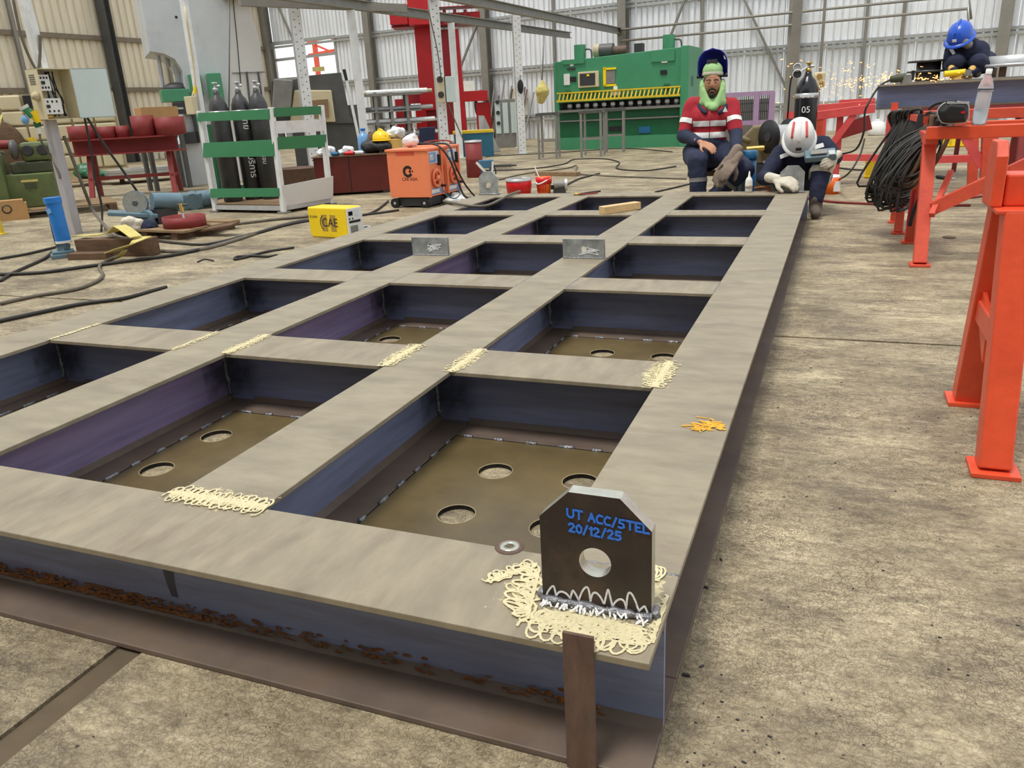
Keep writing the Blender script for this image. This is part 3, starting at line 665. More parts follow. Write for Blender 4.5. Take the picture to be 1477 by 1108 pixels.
l2 = lug(-.135, 6.135, M_LUGB, 2); l2['label'] = 'grey lug in front of the worker in the white hard hat'
l3 = lug(-2.89, 6.2, M_LUGB, 3); l3['label'] = 'grey lug beside the red bucket'
# handwriting in blue marker and chalk scrawl on the near lug
GL = {'U': [[(0, 1), (0, .25), (.25, 0), (.55, .05), (.7, .3), (.7, 1)]], 'T': [[(0, 1), (.8, 1)], [(.4, 1), (.4, 0)]], 'A': [[(0, 0), (.35, 1), (.7, 0)], [(.15, .4), (.58, .4)]],
      'C': [[(.65, .9), (.3, 1), (.05, .7), (0, .35), (.2, .02), (.65, .05)]], '/': [[(0, -.1), (.45, 1.1)]], 'S': [[(.65, 1), (.15, .95), (.1, .6), (.55, .5), (.6, .15), (.3, 0), (0, .08)]],
      'E': [[(.6, 1), (0, 1), (.02, 0), (.62, .02)], [(0, .5), (.4, .5)]], 'L': [[(0, 1), (.02, 0), (.6, .04)]], '2': [[(0, .8), (.2, 1), (.5, .95), (.58, .7), (.05, .02), (.65, .02)]],
      '0': [[(.3, 1), (.02, .7), (.05, .2), (.3, 0), (.55, .2), (.58, .7), (.3, 1)]], '1': [[(.05, .75), (.25, 1), (.25, 0)]], '5': [[(.6, 1), (.1, 1), (.08, .55), (.5, .55), (.58, .2), (.3, 0), (0, .05)]]}
def write(s, x0, z0, h, slope, mb, w=.0036):
    x = x0
    for chh in s:
        if chh == ' ': x += h * .45; continue
        for st in GL[chh]: ribbon([(x + px * h, .135 - .0262, z0 + pz * h + (x + px * h - x0) * slope) for px, pz in st], w, mb, (0, -1, 0), .0006)
        x += (max(p[0] for st in GL[chh] for p in st) + .22) * h
wr = MB(); write('UT ACC/STEL', -.160, H + .172, .0150, -.07, wr); wr.build('blue_handwriting', M_BLUEINK, lg, True)
wr = MB(); write('20/12/25', -.158, H + .146, .0150, -.05, wr); wr.build('blue_handwriting', M_BLUEINK, lg, True)
sc = MB(); pts = []
for k in range(0, 121):
    t = k / 120; a = [.02, .012, .018, .03, .022, .032, .018, .034, .012][min(8, int(t * 9))]
    pts.append((-.203 + t * .18 + .003 * math.sin(k * .3), .135 - .0262, H + .012 + a * abs(math.sin(t * 9 * PI)) ** .8))
ribbon(pts, .0032, sc, (0, -1, 0), .0008)
for k in range(60): x = random.uniform(-.208, -.02); p = (x, .135 - .027 - random.uniform(.0, .02), H + .009); ribbon([p, (x + random.uniform(-.008, .008), p[1] - .004, H + .004)], .003, sc, (0, -.6, .8), .0008)
sc.build('chalk_scrawl', M_CHALKW, lg, True)
# two small upright plates on the middle beams
for cx, n in ((-1.978, 5), (-1.043, 6)):
    M = Matrix.Translation((cx, 3.17, H)) @ Matrix.Rotation(PI / 2, 4, 'X')
    o = MB().plate([(-.117, 0), (.117, 0), (.117, .105), (-.117, .105)], [(.0, .05, .017)], .02, M, 0, 1, 16).build('upright_plate', [M_LUGB, M_CUT], fr, True, bevel=.001)
    bumpy((cx - .115, 3.147, H + .003), (cx + .115, 3.147, H + .003), .005, n).build('weld_bead', M_WELD, o, True)
    rb = MB(); M2 = [(cx + random.uniform(-.03, .09), 3.1495, H + .02 + random.uniform(0, .05)) for _ in range(12)]
    ribbon(M2, .004, rb, (0, -1, 0), .0006); rb.build('chalk_mark', M_CHALKW, o, True)
# flat bar tacked to the front web
o = MB().bx(-.137, -.086, -.0065, -.0005, .0005, .272).build('flat_bar', M_RUSTBAR, fr, True, bevel=.001); o['label'] = 'rusty flat bar standing against the front beam below the corner lug'
# loose things lying on the frame
t = thing('wood_block', 'short pale wooden block lying over an opening near the far end of the frame', 'wood block', (0, 0, 0))
a, b = Vector((-1.62, 4.93, H + .026)), Vector((-1.235, 5.30, H + .038)); a = G(868, 303.5, H + .028); b = G(920, 296, H + .03)
t.location = (a + b) / 2; MB().bar(a, b, .075, .055).build('block', M_PINE, t, True, bevel=.004)
P = G(735, 789, H); t = thing('washer', 'rusty steel washer lying at the edge of the front beam left of the dark lug', 'washer', P)
MB().lathe([(.009, 0), (.02, 0), (.02, .003), (.009, .003), (.009, 0)], 24, None, 0, True, False).build('ring', M_CUT, t); MB().lathe([(.02, 0), (.029, 0), (.029, .0015), (.02, .0015)], 24, None, 0, True, False).build('rust_rim', M_RUSTBAR, t)
P = G(622, 294.5, H); P.x = max(P.x, -2.95); t = thing('steel_disc', 'flat steel disc lying on the far left beam near the orange welders', 'disc', P)
MB().lathe([(.02, 0), (.045, 0), (.045, .012), (.02, .012), (.02, 0)], 24, None, 0, True, False).build('disc', M_RUSTBAR, t)
t = thing('pliers', 'pair of pliers lying on the far end beam behind the wood block', 'pliers', G(850, 278.5, H))
MB().tube([G(866, 275.8, H + .0135), G(850, 277.5, H + .0135), G(838, 279.5, H + .0135)], .008, 6).build('handle', M_BLACK, t, True); MB().tube([G(862, 278, H + .0135), G(848, 279.5, H + .0135), G(836, 280.2, H + .0135)], .008, 6).build('handle', M_MAROON, t, True)
MB().tube([G(838, 279.8, H + .01), G(828, 280.6, H + .01)], .012, 8, 1).build('jaw', M_BRASS, t, True)

# ================================================================ LEFT SIDE
# electrical pole with open panel box
P = G(110, 337); t = thing('timber_post', 'weathered grey timber post carrying the open electrical box', 'post', P)
top = V(68, 160, P) ; MB().bar(P, top, .085, .1, (0, 1, 0)).build('shaft', M_WOODG, t, True, bevel=.004)
topb = V(22, -12, P); back = Vector((-.01, .05, 0)); m = MB(); m.bar(top + back, topb + back, .10, .012, (0, 1, 0)); m.bar(top + back + Vector((.045, .03, 0)), topb + back + Vector((.045, .03, 0)), .012, .07, (0, 1, 0)); m.build('upper_channel', M_WHITE, t, True)
Pb = V(92, 172, P) + Vector((.0, -.075, 0)); rz = facing(P, .55)
t = thing('electrical_box', 'beige electrical panel box with its door hanging open on the timber post', 'electrical box', Pb, rz)
w, h, d = .34, .47, .2
m = MB(); m.bx(-w / 2, w / 2, d - .01 - .12, d - .12, 0, h); m.bx(-w / 2, -w / 2 + .006, -.12, d - .12, 0, h); m.bx(w / 2 - .006, w / 2, -.12, d - .12, 0, h); m.bx(-w / 2, w / 2, -.12, d - .12, 0, .006); m.bx(-w / 2, w / 2, -.12, d - .12, h - .006, h)
m.build('cabinet', M_BEIGE, t)
dd = thing('tmp', '', ''); bpy.data.objects.remove(dd)
m = MB(); Md = Matrix.Translation((w / 2, -.12, 0)) @ Matrix.Rotation(-.35, 4, 'Z'); m.bx(0, w, -.008, .0, .0, h, 0, Md); m.bx(0, w, -.008, .02, 0, .008, 0, Md); m.bx(0, w, -.008, .02, h - .008, h, 0, Md); m.bx(w - .008, w, -.008, .02, 0, h, 0, Md)
m.build('door', M_DOORIN, t)
for k, (bz, bw) in enumerate(((.27, .13), (.05, .2))):
    b = MB(); b.bx(-.13, -.13 + bw, -.02, .06, bz, bz + .15); o = b.build('breaker', M_LIDWHITE, t, bevel=.004)
    q = MB()
    for e in range(4): q.bx(-.125 + e * bw / 4.3, -.11 + e * bw / 4.3, -.026, -.02, bz + .02, bz + .04); q.bx(-.125 + e * bw / 4.3, -.11 + e * bw / 4.3, -.026, -.02, bz + .11, bz + .13)
    tag(q.build('terminal', M_BLACK, o), kind='stuff')
    MB().bx(-.09, -.06, -.035, -.02, bz + .06, bz + .09).build('switch', M_BLACK, o)
for k in range(7):
    x = random.uniform(0, .12); MB().tube([(x, .03, .45), (x + random.uniform(-.06, .04), 0, .3), (x + random.uniform(-.08, .05), .02, .16), (random.uniform(-.05, .12), 0, .03)], .006, 5).build('wire', M_BLACK, t)
for k in range(5): MB().bx(-w / 2 - .004, -w / 2, -.06, .03, .33 + k * .02, .338 + k * .02).build('vent_slot', M_DKGREY, t)
MB().lathe([(.045, 0), (.045, .02), (.03, .045), (0.03, .05)], 16, Matrix.Translation((-w / 2, -.04, .22)) @ Matrix.Rotation(-PI / 2, 4, 'Y')).build('isolator_knob', M_BEIGED, t)
# industrial sockets hanging on the post
P2 = V(45, 172, P) + Vector((0, -.14, 0)); t = thing('power_socket', 'yellow and green industrial socket with white plug hanging left of the electrical box', 'socket', P2)
MB().cone(V(35, 155, P2), V(48, 168, P2), .035, .04, 14).build('socket_body', M_GREEN, t, True); MB().cone(V(33, 153, P2), V(36, 157, P2), .05, .045, 14).build('cap', M_LIDWHITE, t, True)
MB().cone(V(48, 160, P2), V(58, 176, P2), .05, .05, 14).build('socket_hood', M_YELLOW, t, True); MB().cone(V(53, 176, P2), V(55, 184, P2), .034, .03, 12).build('plug', M_GREEND, t, True); MB().cone(V(55, 183, P2), V(58, 193, P2), .03, .022, 12).build('plug_end', M_LIDWHITE, t, True)
MB().ball(V(36, 173, P2), (.045, .03, .045), 12, 8).build('face_cap', M_WATERBLUE, t, True)
MB().cone(V(58, 170, P2), V(64, 168, P2) + Vector((0, .1, 0)), .03, .03, 10).build('bracket', M_BRASS, t, True)
def cable(pts, r, label, m=None, name='cable', sp=5, cat='cable'):
    t = MB().tube(pts, r, 6, sp).build(name, m or M_CABLE); return tag(t, label, cat)
z1 = .012
cable([V(57, 193, P2), V(60, 205, P2), V(75, 228, P), V(97, 250, P) + Vector((0, -.1, 0)), V(101, 256, P) + Vector((0, -.12, 0))], .012, 'thin black cable hanging from the socket across the timber post', M_CABLEG)
cable([V(18, -5, P), V(30, 50, P), V(45, 88, P), V(55, 100, P), V(58, 70, P), V(57, 50, P)], .014, 'black cable looping down the channel above the electrical box', M_CABLEG)
cable([V(122, 170, P), V(130, 210, P) , V(138, 260, P), V(147, 300, P), G(146, 334, z1)], .012, 'black cable dropping from the open box to the floor beside the pallet')
cable([V(126, 170, P), V(150, 208, P), V(180, 250, P), V(197, 275, P), G(208, 291, .2)], .014, 'black cable running from the box down to the saw')
cable([V(92, 196, P), V(105, 230, P), V(120, 270, P), V(135, 305, P), G(160, 335, .12), G(175, 343, .08), G(210, 352, z1), G(232, 362, z1), G(300, 358, z1), G(400, 327, z1), G(440, 318, z1)], .018, 'thick grey cable sagging from the timber post past the planks', M_CABLEG)
# lathe on pallet
Pl = G(60, 318); Pl = Vector((-9.4, 6.7, 0))
t = thing('wood_pallet', 'wooden pallet under the olive green lathe', 'pallet', Pl, facing(Pl))
def pallet(t, w, d, n, m=M_WOOD):
    for k in range(n): y = -d / 2 + (k + .5) * d / n; MB().bx(-w / 2, w / 2, y - d / n * .4, y + d / n * .4, .085, .105).build('board', m, t)
    for x in (-w / 2 + .05, 0, w / 2 - .05): MB().bx(x - .045, x + .045, -d / 2, d / 2, 0, .085).build('runner', M_WOODD, t)
pallet(t, 1.5, 1.0, 6)
t = thing('lathe', 'olive green lathe standing on a pallet at the left edge', 'machine', Pl + Vector((-.33, -.1, .105)), facing(Pl, -.12))
MB().bx(-.12, .42, -.32, .25, 0, .42).build('bed_cabinet', M_OLIVE, t, bevel=.015); MB().bx(-.75, -.45, -.3, .25, 0, .44).build('end_cabinet', M_OLIVED, t, bevel=.02)
m = MB(); pr = [(-.17, 0), (.17, 0), (.17, .62)] + [(.17 * math.cos(a), .62 + .13 * math.sin(a)) for a in [PI * k / 10 for k in range(1, 10)]] + [(-.17, .62)]
m.prism(pr, .5, Matrix.Translation((-.28, -.42, 0))); m.build('gear_cover', M_OLIVE, t, bevel=.02)
MB().bx(-.05, .42, -.22, .2, .42, .56).build('saddle', M_OLIVED, t, bevel=.02); MB().bx(.1, .46, -.2, .15, .56, .8).build('headstock', M_OLIVE, t, bevel=.05)
for x in (.19, .36): MB().cone((x, -.2, .7), (x, -.235, .7), .07, .06, 18).build('dial', M_CHARCOAL, t)
MB().lathe([(.09, 0), (.12, .02), (.12, .06), (.06, .09)], 18, Matrix.Translation((.0, -.2, .72)) @ Matrix.Rotation(PI / 2, 4, 'Y')).build('chuck', M_DKGREY, t)
MB().cyl((-.32, -.1, .80), (.02, -.1, .78), .055).build('red_motor', M_MAROON, t); MB().tube([(-.5, -.1, .45), (-.48, -.12, .85), (-.4, -.12, .93), (-.3, -.1, .9), (-.2, -.1, .82)], .02, 6).build('hose', M_BLACK, t)
MB().bx(-.42, -.12, -.05, .2, .42, .7).build('gearbox', M_OLIVED, t, bevel=.02); MB().bx(.05, .24, -.328, -.32, .32, .345).build('yellow_strip', M_STRAP, t); MB().bx(.08, .21, -.326, -.32, .24, .3).build('louvre', M_OLIVED, t)
MB().tube([(-.25, 0, .7), (-.1, -.02, .98), (-.02, 0, 1.15)], .012, 6, 1).build('lever', M_STRAP, t)
Pc = G(14, 328); Pc = Vector((-9.05, 6.0, 0)); t = thing('wooden_box', 'small orange-brown wooden box with a round stamp beside the lathe', 'box', Pl + Vector((-.02, -.62, .0)), facing(Pl))
Pw = V(15, 309, Pl + Vector((0, -.62, 0))); t.location = (Pw.x, Pw.y, .0)
for zz in (0, .1): MB().bx(-.2, .2, -.1, .1, zz, zz + .1).build('box_side', M_CARTON, t)
MB().bx(-.17, .17, -.1, .1, .2, .24).build('lid', M_CARTON, t); MB().lathe([(.04, 0), (.055, 0), (.055, .003), (.04, .003)], 20, Matrix.Translation((-.02, -.1, .14)) @ Matrix.Rotation(PI / 2, 4, 'X'), close=False).build('stamp', M_CHARCOAL, t)
P = G(4, 338); t = thing('yellow_bollard', 'slim yellow post with a white top at the left edge', 'bollard', P)
MB().cyl((0, 0, 0), (-.02, 0, .24), .022).build('pole', M_YELLOWO, t); MB().lathe([(.05, 0), (.05, .012)], 12).build('foot', M_YELLOWO, t); MB().cyl((-.02, 0, .24), (-.022, 0, .29), .02).build('cap', M_LIDWHITE, t)
# beige wall of moulded panels behind
Pm = Vector((-14.8, 11.3, 0)); t = thing('beige_machine', 'beige machine casing of moulded square panels behind the lathe', 'machine', Pm, facing(Pm, -.1))
MB().bx(-2.4, 1.35, .0, .8, 0, .2).build('plinth', M_BEIGED, t); MB().bx(-2.4, 1.35, .12, .8, .2, 1.72).build('casing', M_BEIGED, t)
for i in range(9):
    for j in range(5):
        x = -2.35 + i * .41; z = .24 + j * .3
        if i == 5 and j == 4: continue
        MB().bx(x, x + .38, .04, .12, z, z + .27).build('moulded_panel', M_BEIGE, t, bevel=.03)
MB().bx(-.28, .06, .05, .115, 1.46, 1.7).build('dark_opening', M_BLACK, t)
MB().lathe([(.5, 0), (.55, .03), (.5, .07), (.2, .09)], 28, Matrix.Translation((-.95, .02, .75)) @ Matrix.Rotation(PI / 2, 4, 'X')).build('fan_grille', M_WOODD, t)
for k in range(3): MB().bar((-.35 + .05 * k, -.1, .9), (.15 + .05 * k, -.15, .05), .04, .04).build('leaning_rod', M_YELLOWO, t)
Pm = Vector((-12.6, 10.9, 0)); t = thing('sheet_pallet', 'low pallet holding bright metal sheets under the maroon trestle', 'pallet', Pm, facing(Pm)); pallet(t, 2.6, .8, 5)
t2 = thing('metal_sheets', 'stack of bright metal sheets on the low pallet behind the maroon trestle', 'metal sheets', Pm + Vector((.45, 0, .105)), facing(Pm, .1))
for k in range(3): MB().bx(-.55, .55, -.3, .3, .0 + k * .055, .05 + k * .055, 0, Matrix.Rotation(.06 * k, 4, 'Z')).build('sheet', M_SHEETAL, t2)
P2 = Pm + Vector((-.75, -.1, .105)); organic('green_tarp', M_GREEND, tag_t := thing('folded_tarp', 'folded dark green tarpaulin on the low pallet behind the post', 'tarpaulin', P2), [], [(P2 + Vector((0, 0, .1)), (.3, .22, .11)), (P2 + Vector((.2, 0, .06)), (.25, .2, .07)), (P2 + Vector((-.05, 0, .18)), (.18, .15, .1))], .03, 3, .05)
# maroon trestle with rings on top
A, B = G(135, 287), G(252, 279); c = (A + B) / 2; dx = (B - A).normalized()
t = thing('maroon_trestle', 'maroon steel trestle with a deep plate beam left of the green rack', 'trestle', c, math.atan2(dx.y, dx.x))
L = (B - A).length; zt = .63
for sx in (-1, 1):
    for fy, y1 in ((0, .06), (.46, .26)): MB().bar((sx * L / 2 * 1.02, fy, 0), (sx * L / 2 * .97, y1 + .14, zt), .07, .06, (0, 1, 0)).build('leg', M_MAROON, t)
    MB().bar((sx * L / 2, .05, .28), (sx * L / 2, .43, .28), .04, .05).build('tie', M_MAROON, t)
MB().bar((-L / 2, .3, .28), (L / 2, .3, .28), .05, .05).build('stretcher', M_MAROON, t)
m = MB(); m.bx(-L / 2 - .22, L / 2 + .22, .05, .45, zt, zt + .02); m.build('bottom_flange', M_MAROON, t); MB().bx(-L / 2 - .2, L / 2 + .12, .24, .26, zt + .02, zt + .22).build('web', M_MAROON, t); MB().bx(-L / 2 - .22, L / 2 + .14, .05, .45, zt + .22, zt + .24).build('top_flange', M_MAROON, t)
zr = zt + .24
for k, (x, r, h, lab) in enumerate(((-.62, .2, .2, 'wide maroon ring at the left end of the maroon trestle'), (-.27, .13, .17, 'small maroon ring second from the left on the maroon trestle'), (-.04, .1, .17, 'smallest maroon ring in the middle of the maroon trestle'), (.27, .17, .3, 'tallest maroon ring on the maroon trestle'), (.66, .22, .26, 'broad maroon ring at the right end of the maroon trestle'))):
    q = t.matrix_world; W = mworld(t) @ Vector((x, .25, zr)); o = thing('pipe_ring', lab, 'ring', W, 0, 'maroon rings on the maroon trestle')
    MB().lathe([(r - .012, 0), (r, 0), (r, h), (r - .012, h), (r - .012, 0)], 26, close=False).build('ring_wall', M_MAROON, o)
P = Vector((-10.05, 9.75, 0)); Pw = V(226, 180, P); t = thing('cardboard_box', 'brown cardboard box on a stand behind the maroon rings', 'box', (Pw.x, Pw.y, Pw.z), facing(P, .5)); MB().bx(-.32, .3, -.2, .02, 0, .27).build('box_body', M_CARTON, t, bevel=.006); MB().bx(-.32, .3, -.004 - .2, -.198, .0, .27).build('flap', M_CARTON, t)
t = thing('steel_stand', 'dark steel stand carrying the cardboard box', 'stand', (Pw.x, Pw.y, 0), facing(P, .5)); MB().bx(-.36, .34, -.24, .06, Pw.z - .03, Pw.z).build('table_plate', M_DKGREY, t)
for sx in (-.3, .28):
    for sy in (-.2, .02): MB().bx(sx - .03, sx + .03, sy - .03, sy + .03, 0, Pw.z - .03).build('leg', M_DKGREY, t)
# big light grey C-frame press
P = G(318, 265); rz = facing(P, .12); t = thing('hydraulic_press', 'tall light grey C-frame press with green work head behind the gas cylinders', 'machine', P, rz)
k = (P - CAM).dot(f_) / F_PX; IM = Matrix.LocRotScale(P, Euler((0, 0, rz)), None).inverted()
def lp(px, py): q = IM @ V(px, py, P); return (q.x, q.z)
pr = [lp(*q) for q in ((250, 232), (262, 275), (330, 275), (333, -30), (196, -30), (216, 75), (236, 78), (252, 86), (263, 103), (266, 135), (268, 200), (250, 215))]
pr = [(x, max(z, 0)) for x, z in pr]; MB().prism(pr, 1.5).build('c_frame', M_PRESS, t, bevel=.01)
q = [lp(*v) for v in ((333, 275), (396, 275), (378, 62), (350, -30), (333, -30))]; q = [(x, max(z, 0)) for x, z in q]; MB().prism(q, 1.5, Matrix.Translation((0, .02, 0))).build('side_housing', M_PRESSW, t, bevel=.01)
x0, z0 = lp(336, 105); x1, z1_ = lp(385, 108); MB().bx(x0, x1, .0, .02, z0 - .01, z0 + .01).build('panel_seam', M_GREY, t)
for a in ((357, 103, 362, 150), (374, 103, 383, 165), (386, 220, 389, 262)):
    (xa, za), (xb, zb) = lp(a[0], a[1]), lp(a[2], a[3]); MB().bar((xa, .01, za), (xb, .01, zb), .03, .03, (0, 1, 0)).build('slot', M_DKGREY, t)
xa, za = lp(254, 25); MB().cyl((xa, -.004, za), (xa, .01, za), .022, 14).build('bolt_hole', M_BLACK, t)
for a in ((230, 78, 237, 125), (243, 80, 246, 95), (258, 92, 266, 128)):
    (xa, za), (xb, zb) = lp(a[0], a[1]), lp(a[2], a[3]); MB().cyl((xa, .4, za), (xb, .4, zb), .035 if a[0] != 258 else .07, 12).build('guide_rod', M_GALV, t)
for (a, nm, mm, dep) in (((231, 130, 274, 146), 'green_tray', M_GREEN, .5), ((270, 108, 293, 138), 'green_block', M_GREEN, .5), ((296, 107, 322, 150), 'green_tank', M_GREEN, -.12), ((279, 166, 292, 182), 'green_bracket', M_GREEN, .3)):
    (xa, za), (xb, zb) = lp(a[0], a[1]), lp(a[2], a[3]); lo, hi = min(za, zb), max(za, zb); y0 = -.3 if dep < 0 else -.1; MB().bx(min(xa, xb), max(xa, xb), y0, y0 + .5 if dep > 0 else -.003, lo, hi).build(nm, mm, t, bevel=.01)
xa, za = lp(254, 124); MB().ball((xa, .15, za - .05), (.22, .2, .11), 12, 8).build('ram_block', M_CHARCOAL, t)
for a in ((250, 150, 290, 153), (252, 160, 292, 163), (262, 193, 288, 206), (278, 150, 283, 205)):
    (xa, za), (xb, zb) = lp(a[0], a[1]), lp(a[2], a[3]); MB().bx(min(xa, xb), max(xa, xb), -.1, .3, min(za, zb), max(za, zb) + .02).build('table_arm', M_CHARCOAL, t)
xa, za = lp(345, 0); MB().bx(xa - .25, xa + .35, -.2, 1.2, za + .02, za + .3).build('tan_cover', M_BRASS, t)
MB().tube([(lp(337, -5)[0], -.01, lp(337, -5)[1]), (lp(340, 30)[0], -.01, lp(340, 30)[1]), (lp(343, 60)[0], -.01, lp(343, 60)[1]), (lp(348, 120)[0], -.01, lp(348, 120)[1])], .008, 5).build('wire', M_BLACK, t)
# conduit post with breaker box in front of the press
P = Vector((-7.75, 7.85, 0)); P = G(318, 289) ; t = thing('conduit_post', 'white post with a small beige switch box left of the gas cylinders', 'post', P + Vector((0, -.35, 0)), facing(P)); P = P + Vector((0, -.35, 0)); P.z = 0
tp = V(263, -10, P); bt = V(297, 152, P); ft = V(312, 300, P); ft.z = 0; m = MB(); m.bar(ft, tp, .075, .07, (0, 1, 0)); m.build('shaft', M_WHITE, t, True)
pb = V(281, 152, P); MB().box(pb + Vector((0, -.06, 0)), (.13, .09, .22)).build('switch_box', M_BEIGE, t, True, bevel=.008); MB().tube([V(266, 10, P) + Vector((.05, -.05, 0)), V(284, 100, P) + Vector((0, -.05, 0)), V(285, 125, P) + Vector((0, -.05, 0)), V(282, 140, P) + Vector((0, -.06, 0))], .014, 6).build('conduit', M_BEIGE, t, True)
MB().cone(V(285, 125, P) + Vector((.01, -.06, 0)), V(285, 135, P) + Vector((.01, -.06, 0)), .02, .02, 10).build('yellow_gland', M_YELLOW, t, True)
# green slatted rack with three gas cylinders
FL, FM, FR = G(312, 306), G(410, 308), G(477, 296)
def rack_pt(base, px, py): return V(px, py, base)
t = thing('cylinder_rack', 'white rack with green slats holding three black gas cylinders', 'rack', FM)
def post(b, tx, ty, w=.055):
    q = V(tx, ty, b); MB().bar((b.x, b.y, .02), q, w, w, (0, 1, 0)).build('upright', M_WHITE, t, True, bevel=.004); MB().box((b.x, b.y, .012), (.11, .11, .024)).build('foot_plate', M_GREY, t, True); return q
tl = post(FL, 288, 160); tm = post(FM, 391, 155); tr = post(FR, 463, 152)
BL = Vector((-7.35, 7.6, 0)); BR = BL + (FM - FL)
def slat(a, b, y0, y1, nm='slat', mm=M_SLAT):
    P0, P1 = a, b; A1 = V(y0[0], y0[2], P0); A2 = V(y0[0], y0[1], P0); B1 = V(y1[0], y1[2], P1); B2 = V(y1[0], y1[1], P1)
    dd = (B1 - A1).normalized().cross(Vector((0, 0, 1))).normalized() * .016
    vs = [A1 + dd * 2, B1 + dd * 2, B2 + dd * 2, A2 + dd * 2, A1 + dd * .9, B1 + dd * .9, B2 + dd * .9, A2 + dd * .9]
    return MB().add(vs, [(0, 1, 2, 3), (7, 6, 5, 4), (0, 4, 5, 1), (1, 5, 6, 2), (2, 6, 7, 3), (3, 7, 4, 0)]).build(nm, mm, t, True, fixn=True)
slat(FL, FM, (288, 163, 175), (391, 157, 172)); slat(FL, FM, (296, 206, 227), (398, 201, 225)); slat(FL, FM, (306, 272, 285), (405, 271, 283))
slat(FM, FR, (393, 156, 169), (461, 153, 165)); slat(FM, FR, (395, 175, 193), (466, 172, 189), 'pale_slat', M_WHITE); slat(FM, FR, (399, 198, 216), (468, 194, 212)); slat(FM, FR, (406, 268, 298), (478, 254, 285), 'pale_plate', M_PRESSW)
MB().bar(FL + Vector((0, 0, .06)), FM + Vector((0, 0, .06)), .05, .05).build('base_rail', M_GALV, t, True); MB().bar(FM + Vector((0, 0, .06)), FR + Vector((0, 0, .06)), .05, .05).build('base_rail', M_GALV, t, True); 
MB().bar(FL + Vector((0, 0, .06)), BL + Vector((0, 0, .06)), .05, .05).build('base_rail', M_GALV, t, True)
base = [FL, FM, FR, FR + (BL - FL) * .9, BL]; zc = .085
MB().add([(p.x, p.y, .085) for p in base] + [(p.x, p.y, .097) for p in base], [(0, 4, 3, 2, 1), (5, 6, 7, 8, 9)] + [(i, (i + 1) % 5, 5 + (i + 1) % 5, 5 + i) for i in range(5)]).build('deck', M_WOOD, t, True, fixn=True)
for a in (FL, FM): MB().bar(a + (BL - FL) * .85 + Vector((0, 0, .1)), a + (BL - FL) * .85 + Vector((0, 0, 1.0)), .04, .04, (0, 1, 0)).build('rear_upright', M_GREEND, t, True)
MB().bar(FL + (BL - FL) * .85 + Vector((0, 0, .2)), FM + (BL - FL) * .85 + Vector((0, 0, .2)), .02, .1).build('rear_rail', M_GREEND, t, True)
for i, (px, ty, sx) in enumerate(((345, 122, 335), (383, 124, 356), (410, 121, 372))):
    pass
def gas_cylinder(P, h, r, m, label, group=None, lean=0):
    t = thing('gas_cylinder', label, 'gas cylinder', P, facing(P), group)
    M = Matrix.Rotation(lean, 4, 'Y')
    MB().lathe([(r * .92, 0), (r, .015), (r, h * .84), (r * .93, h * .89), (r * .7, h * .945), (r * .42, h * .975), (r * .3, h), (r * .3, h + .02)], 28, M).build('shell', m, t)
    MB().lathe([(.03, h + .02), (.03, h + .055), (.016, h + .06), (.016, h + .1), (.034, h + .103), (.034, h + .118), (.01, h + .12)], 14, M).build('valve', M_BRASS if m is M_CYLB else M_GALV, t)
    MB().lathe([(r + .001, h * .80), (r + .0015, h * .80), (r + .0015, h * .84), (r + .001, h * .84)], 28, M, close=False).build('shoulder_band', M_GALV, t); MB().cyl(M @ Vector((.016, -.01, h + .075)), M @ Vector((.055, -.02, h + .075)), .014, 10).build('valve_outlet', M_GALV, t); return t
cy = []
for i, (px, py, lab) in enumerate(((334, 296, 'black gas cylinder in the rack nearest the white conduit post'), (366, 295, 'middle black gas cylinder of the three in the green rack'), (393, 293, 'right black gas cylinder of the three in the green rack'))):
    Pc = G(px, py - 5, .097) + Vector((-.0, .0, 0)); Pc = Vector((Pc.x, Pc.y, .097)) + Vector(((0, 0, 0), (-.2, .02, 0), (-.1, .06, 0))[i]) + (Vector((0.04, .2, 0)) if i == 1 else Vector((0, .04, 0)) if i == 0 else Vector((.0, .06, 0)))
    h = V(px, 128, Pc).z - .097 - .09; cy.append(gas_cylinder(Pc, 1.25, .112, M_CYL, lab, 'gas cylinders in the green rack'))
for i, (tx, z, sz) in enumerate((('บริการ', .40, .105), ('ไทย', .90, .10))):
    for c_ in cy[1:2]: text('white_lettering', tx, sz, Matrix.Translation((0.03, -.1165, z)) @ Matrix.Rotation(PI / 2, 4, 'X') @ Matrix.Rotation(-PI / 2, 4, 'Z'), M_CHALKW, c_)
text('white_lettering', 'ออกซิเจน', .07, Matrix.Translation((-.02, -.1165, .55)) @ Matrix.Rotation(PI / 2, 4, 'X') @ Matrix.Rotation(-PI / 2, 4, 'Z'), M_CHALKW, cy[2])
# dark grey punch machine behind the rack
P = Vector((-9.6, 13.6, 0)); t = thing('punch_machine', 'dark grey punching machine under the wall opening', 'machine', P, facing(P)); IMx = Matrix.LocRotScale(P, Euler((0, 0, facing(P))), None).inverted()
def lq(px, py): q = IMx @ V(px, py, P); return (q.x, q.z)
pr = [lq(*q) for q in ((392, 178), (512, 178), (505, 168), (492, 104), (470, 106), (442, 109), (424, 114), (390, 116))]; MB().prism(pr, .9, Matrix.Translation((0, .1, 0))).build('upper_frame', M_DKGREY, t, bevel=.01)
pr = [lq(*q) for q in ((418, 176), (484, 176), (478, 130), (424, 130))]; MB().prism(pr, .1, Matrix.Translation((0, 0, 0))).build('pale_front', M_BEIGE, t, bevel=.02)
pr = [lq(*q) for q in ((392, 172), (420, 155), (423, 116), (396, 114))]; MB().prism(pr, .3, Matrix.Translation((0, -.2, 0))).build('turret_head', M_GREY, t, bevel=.02)
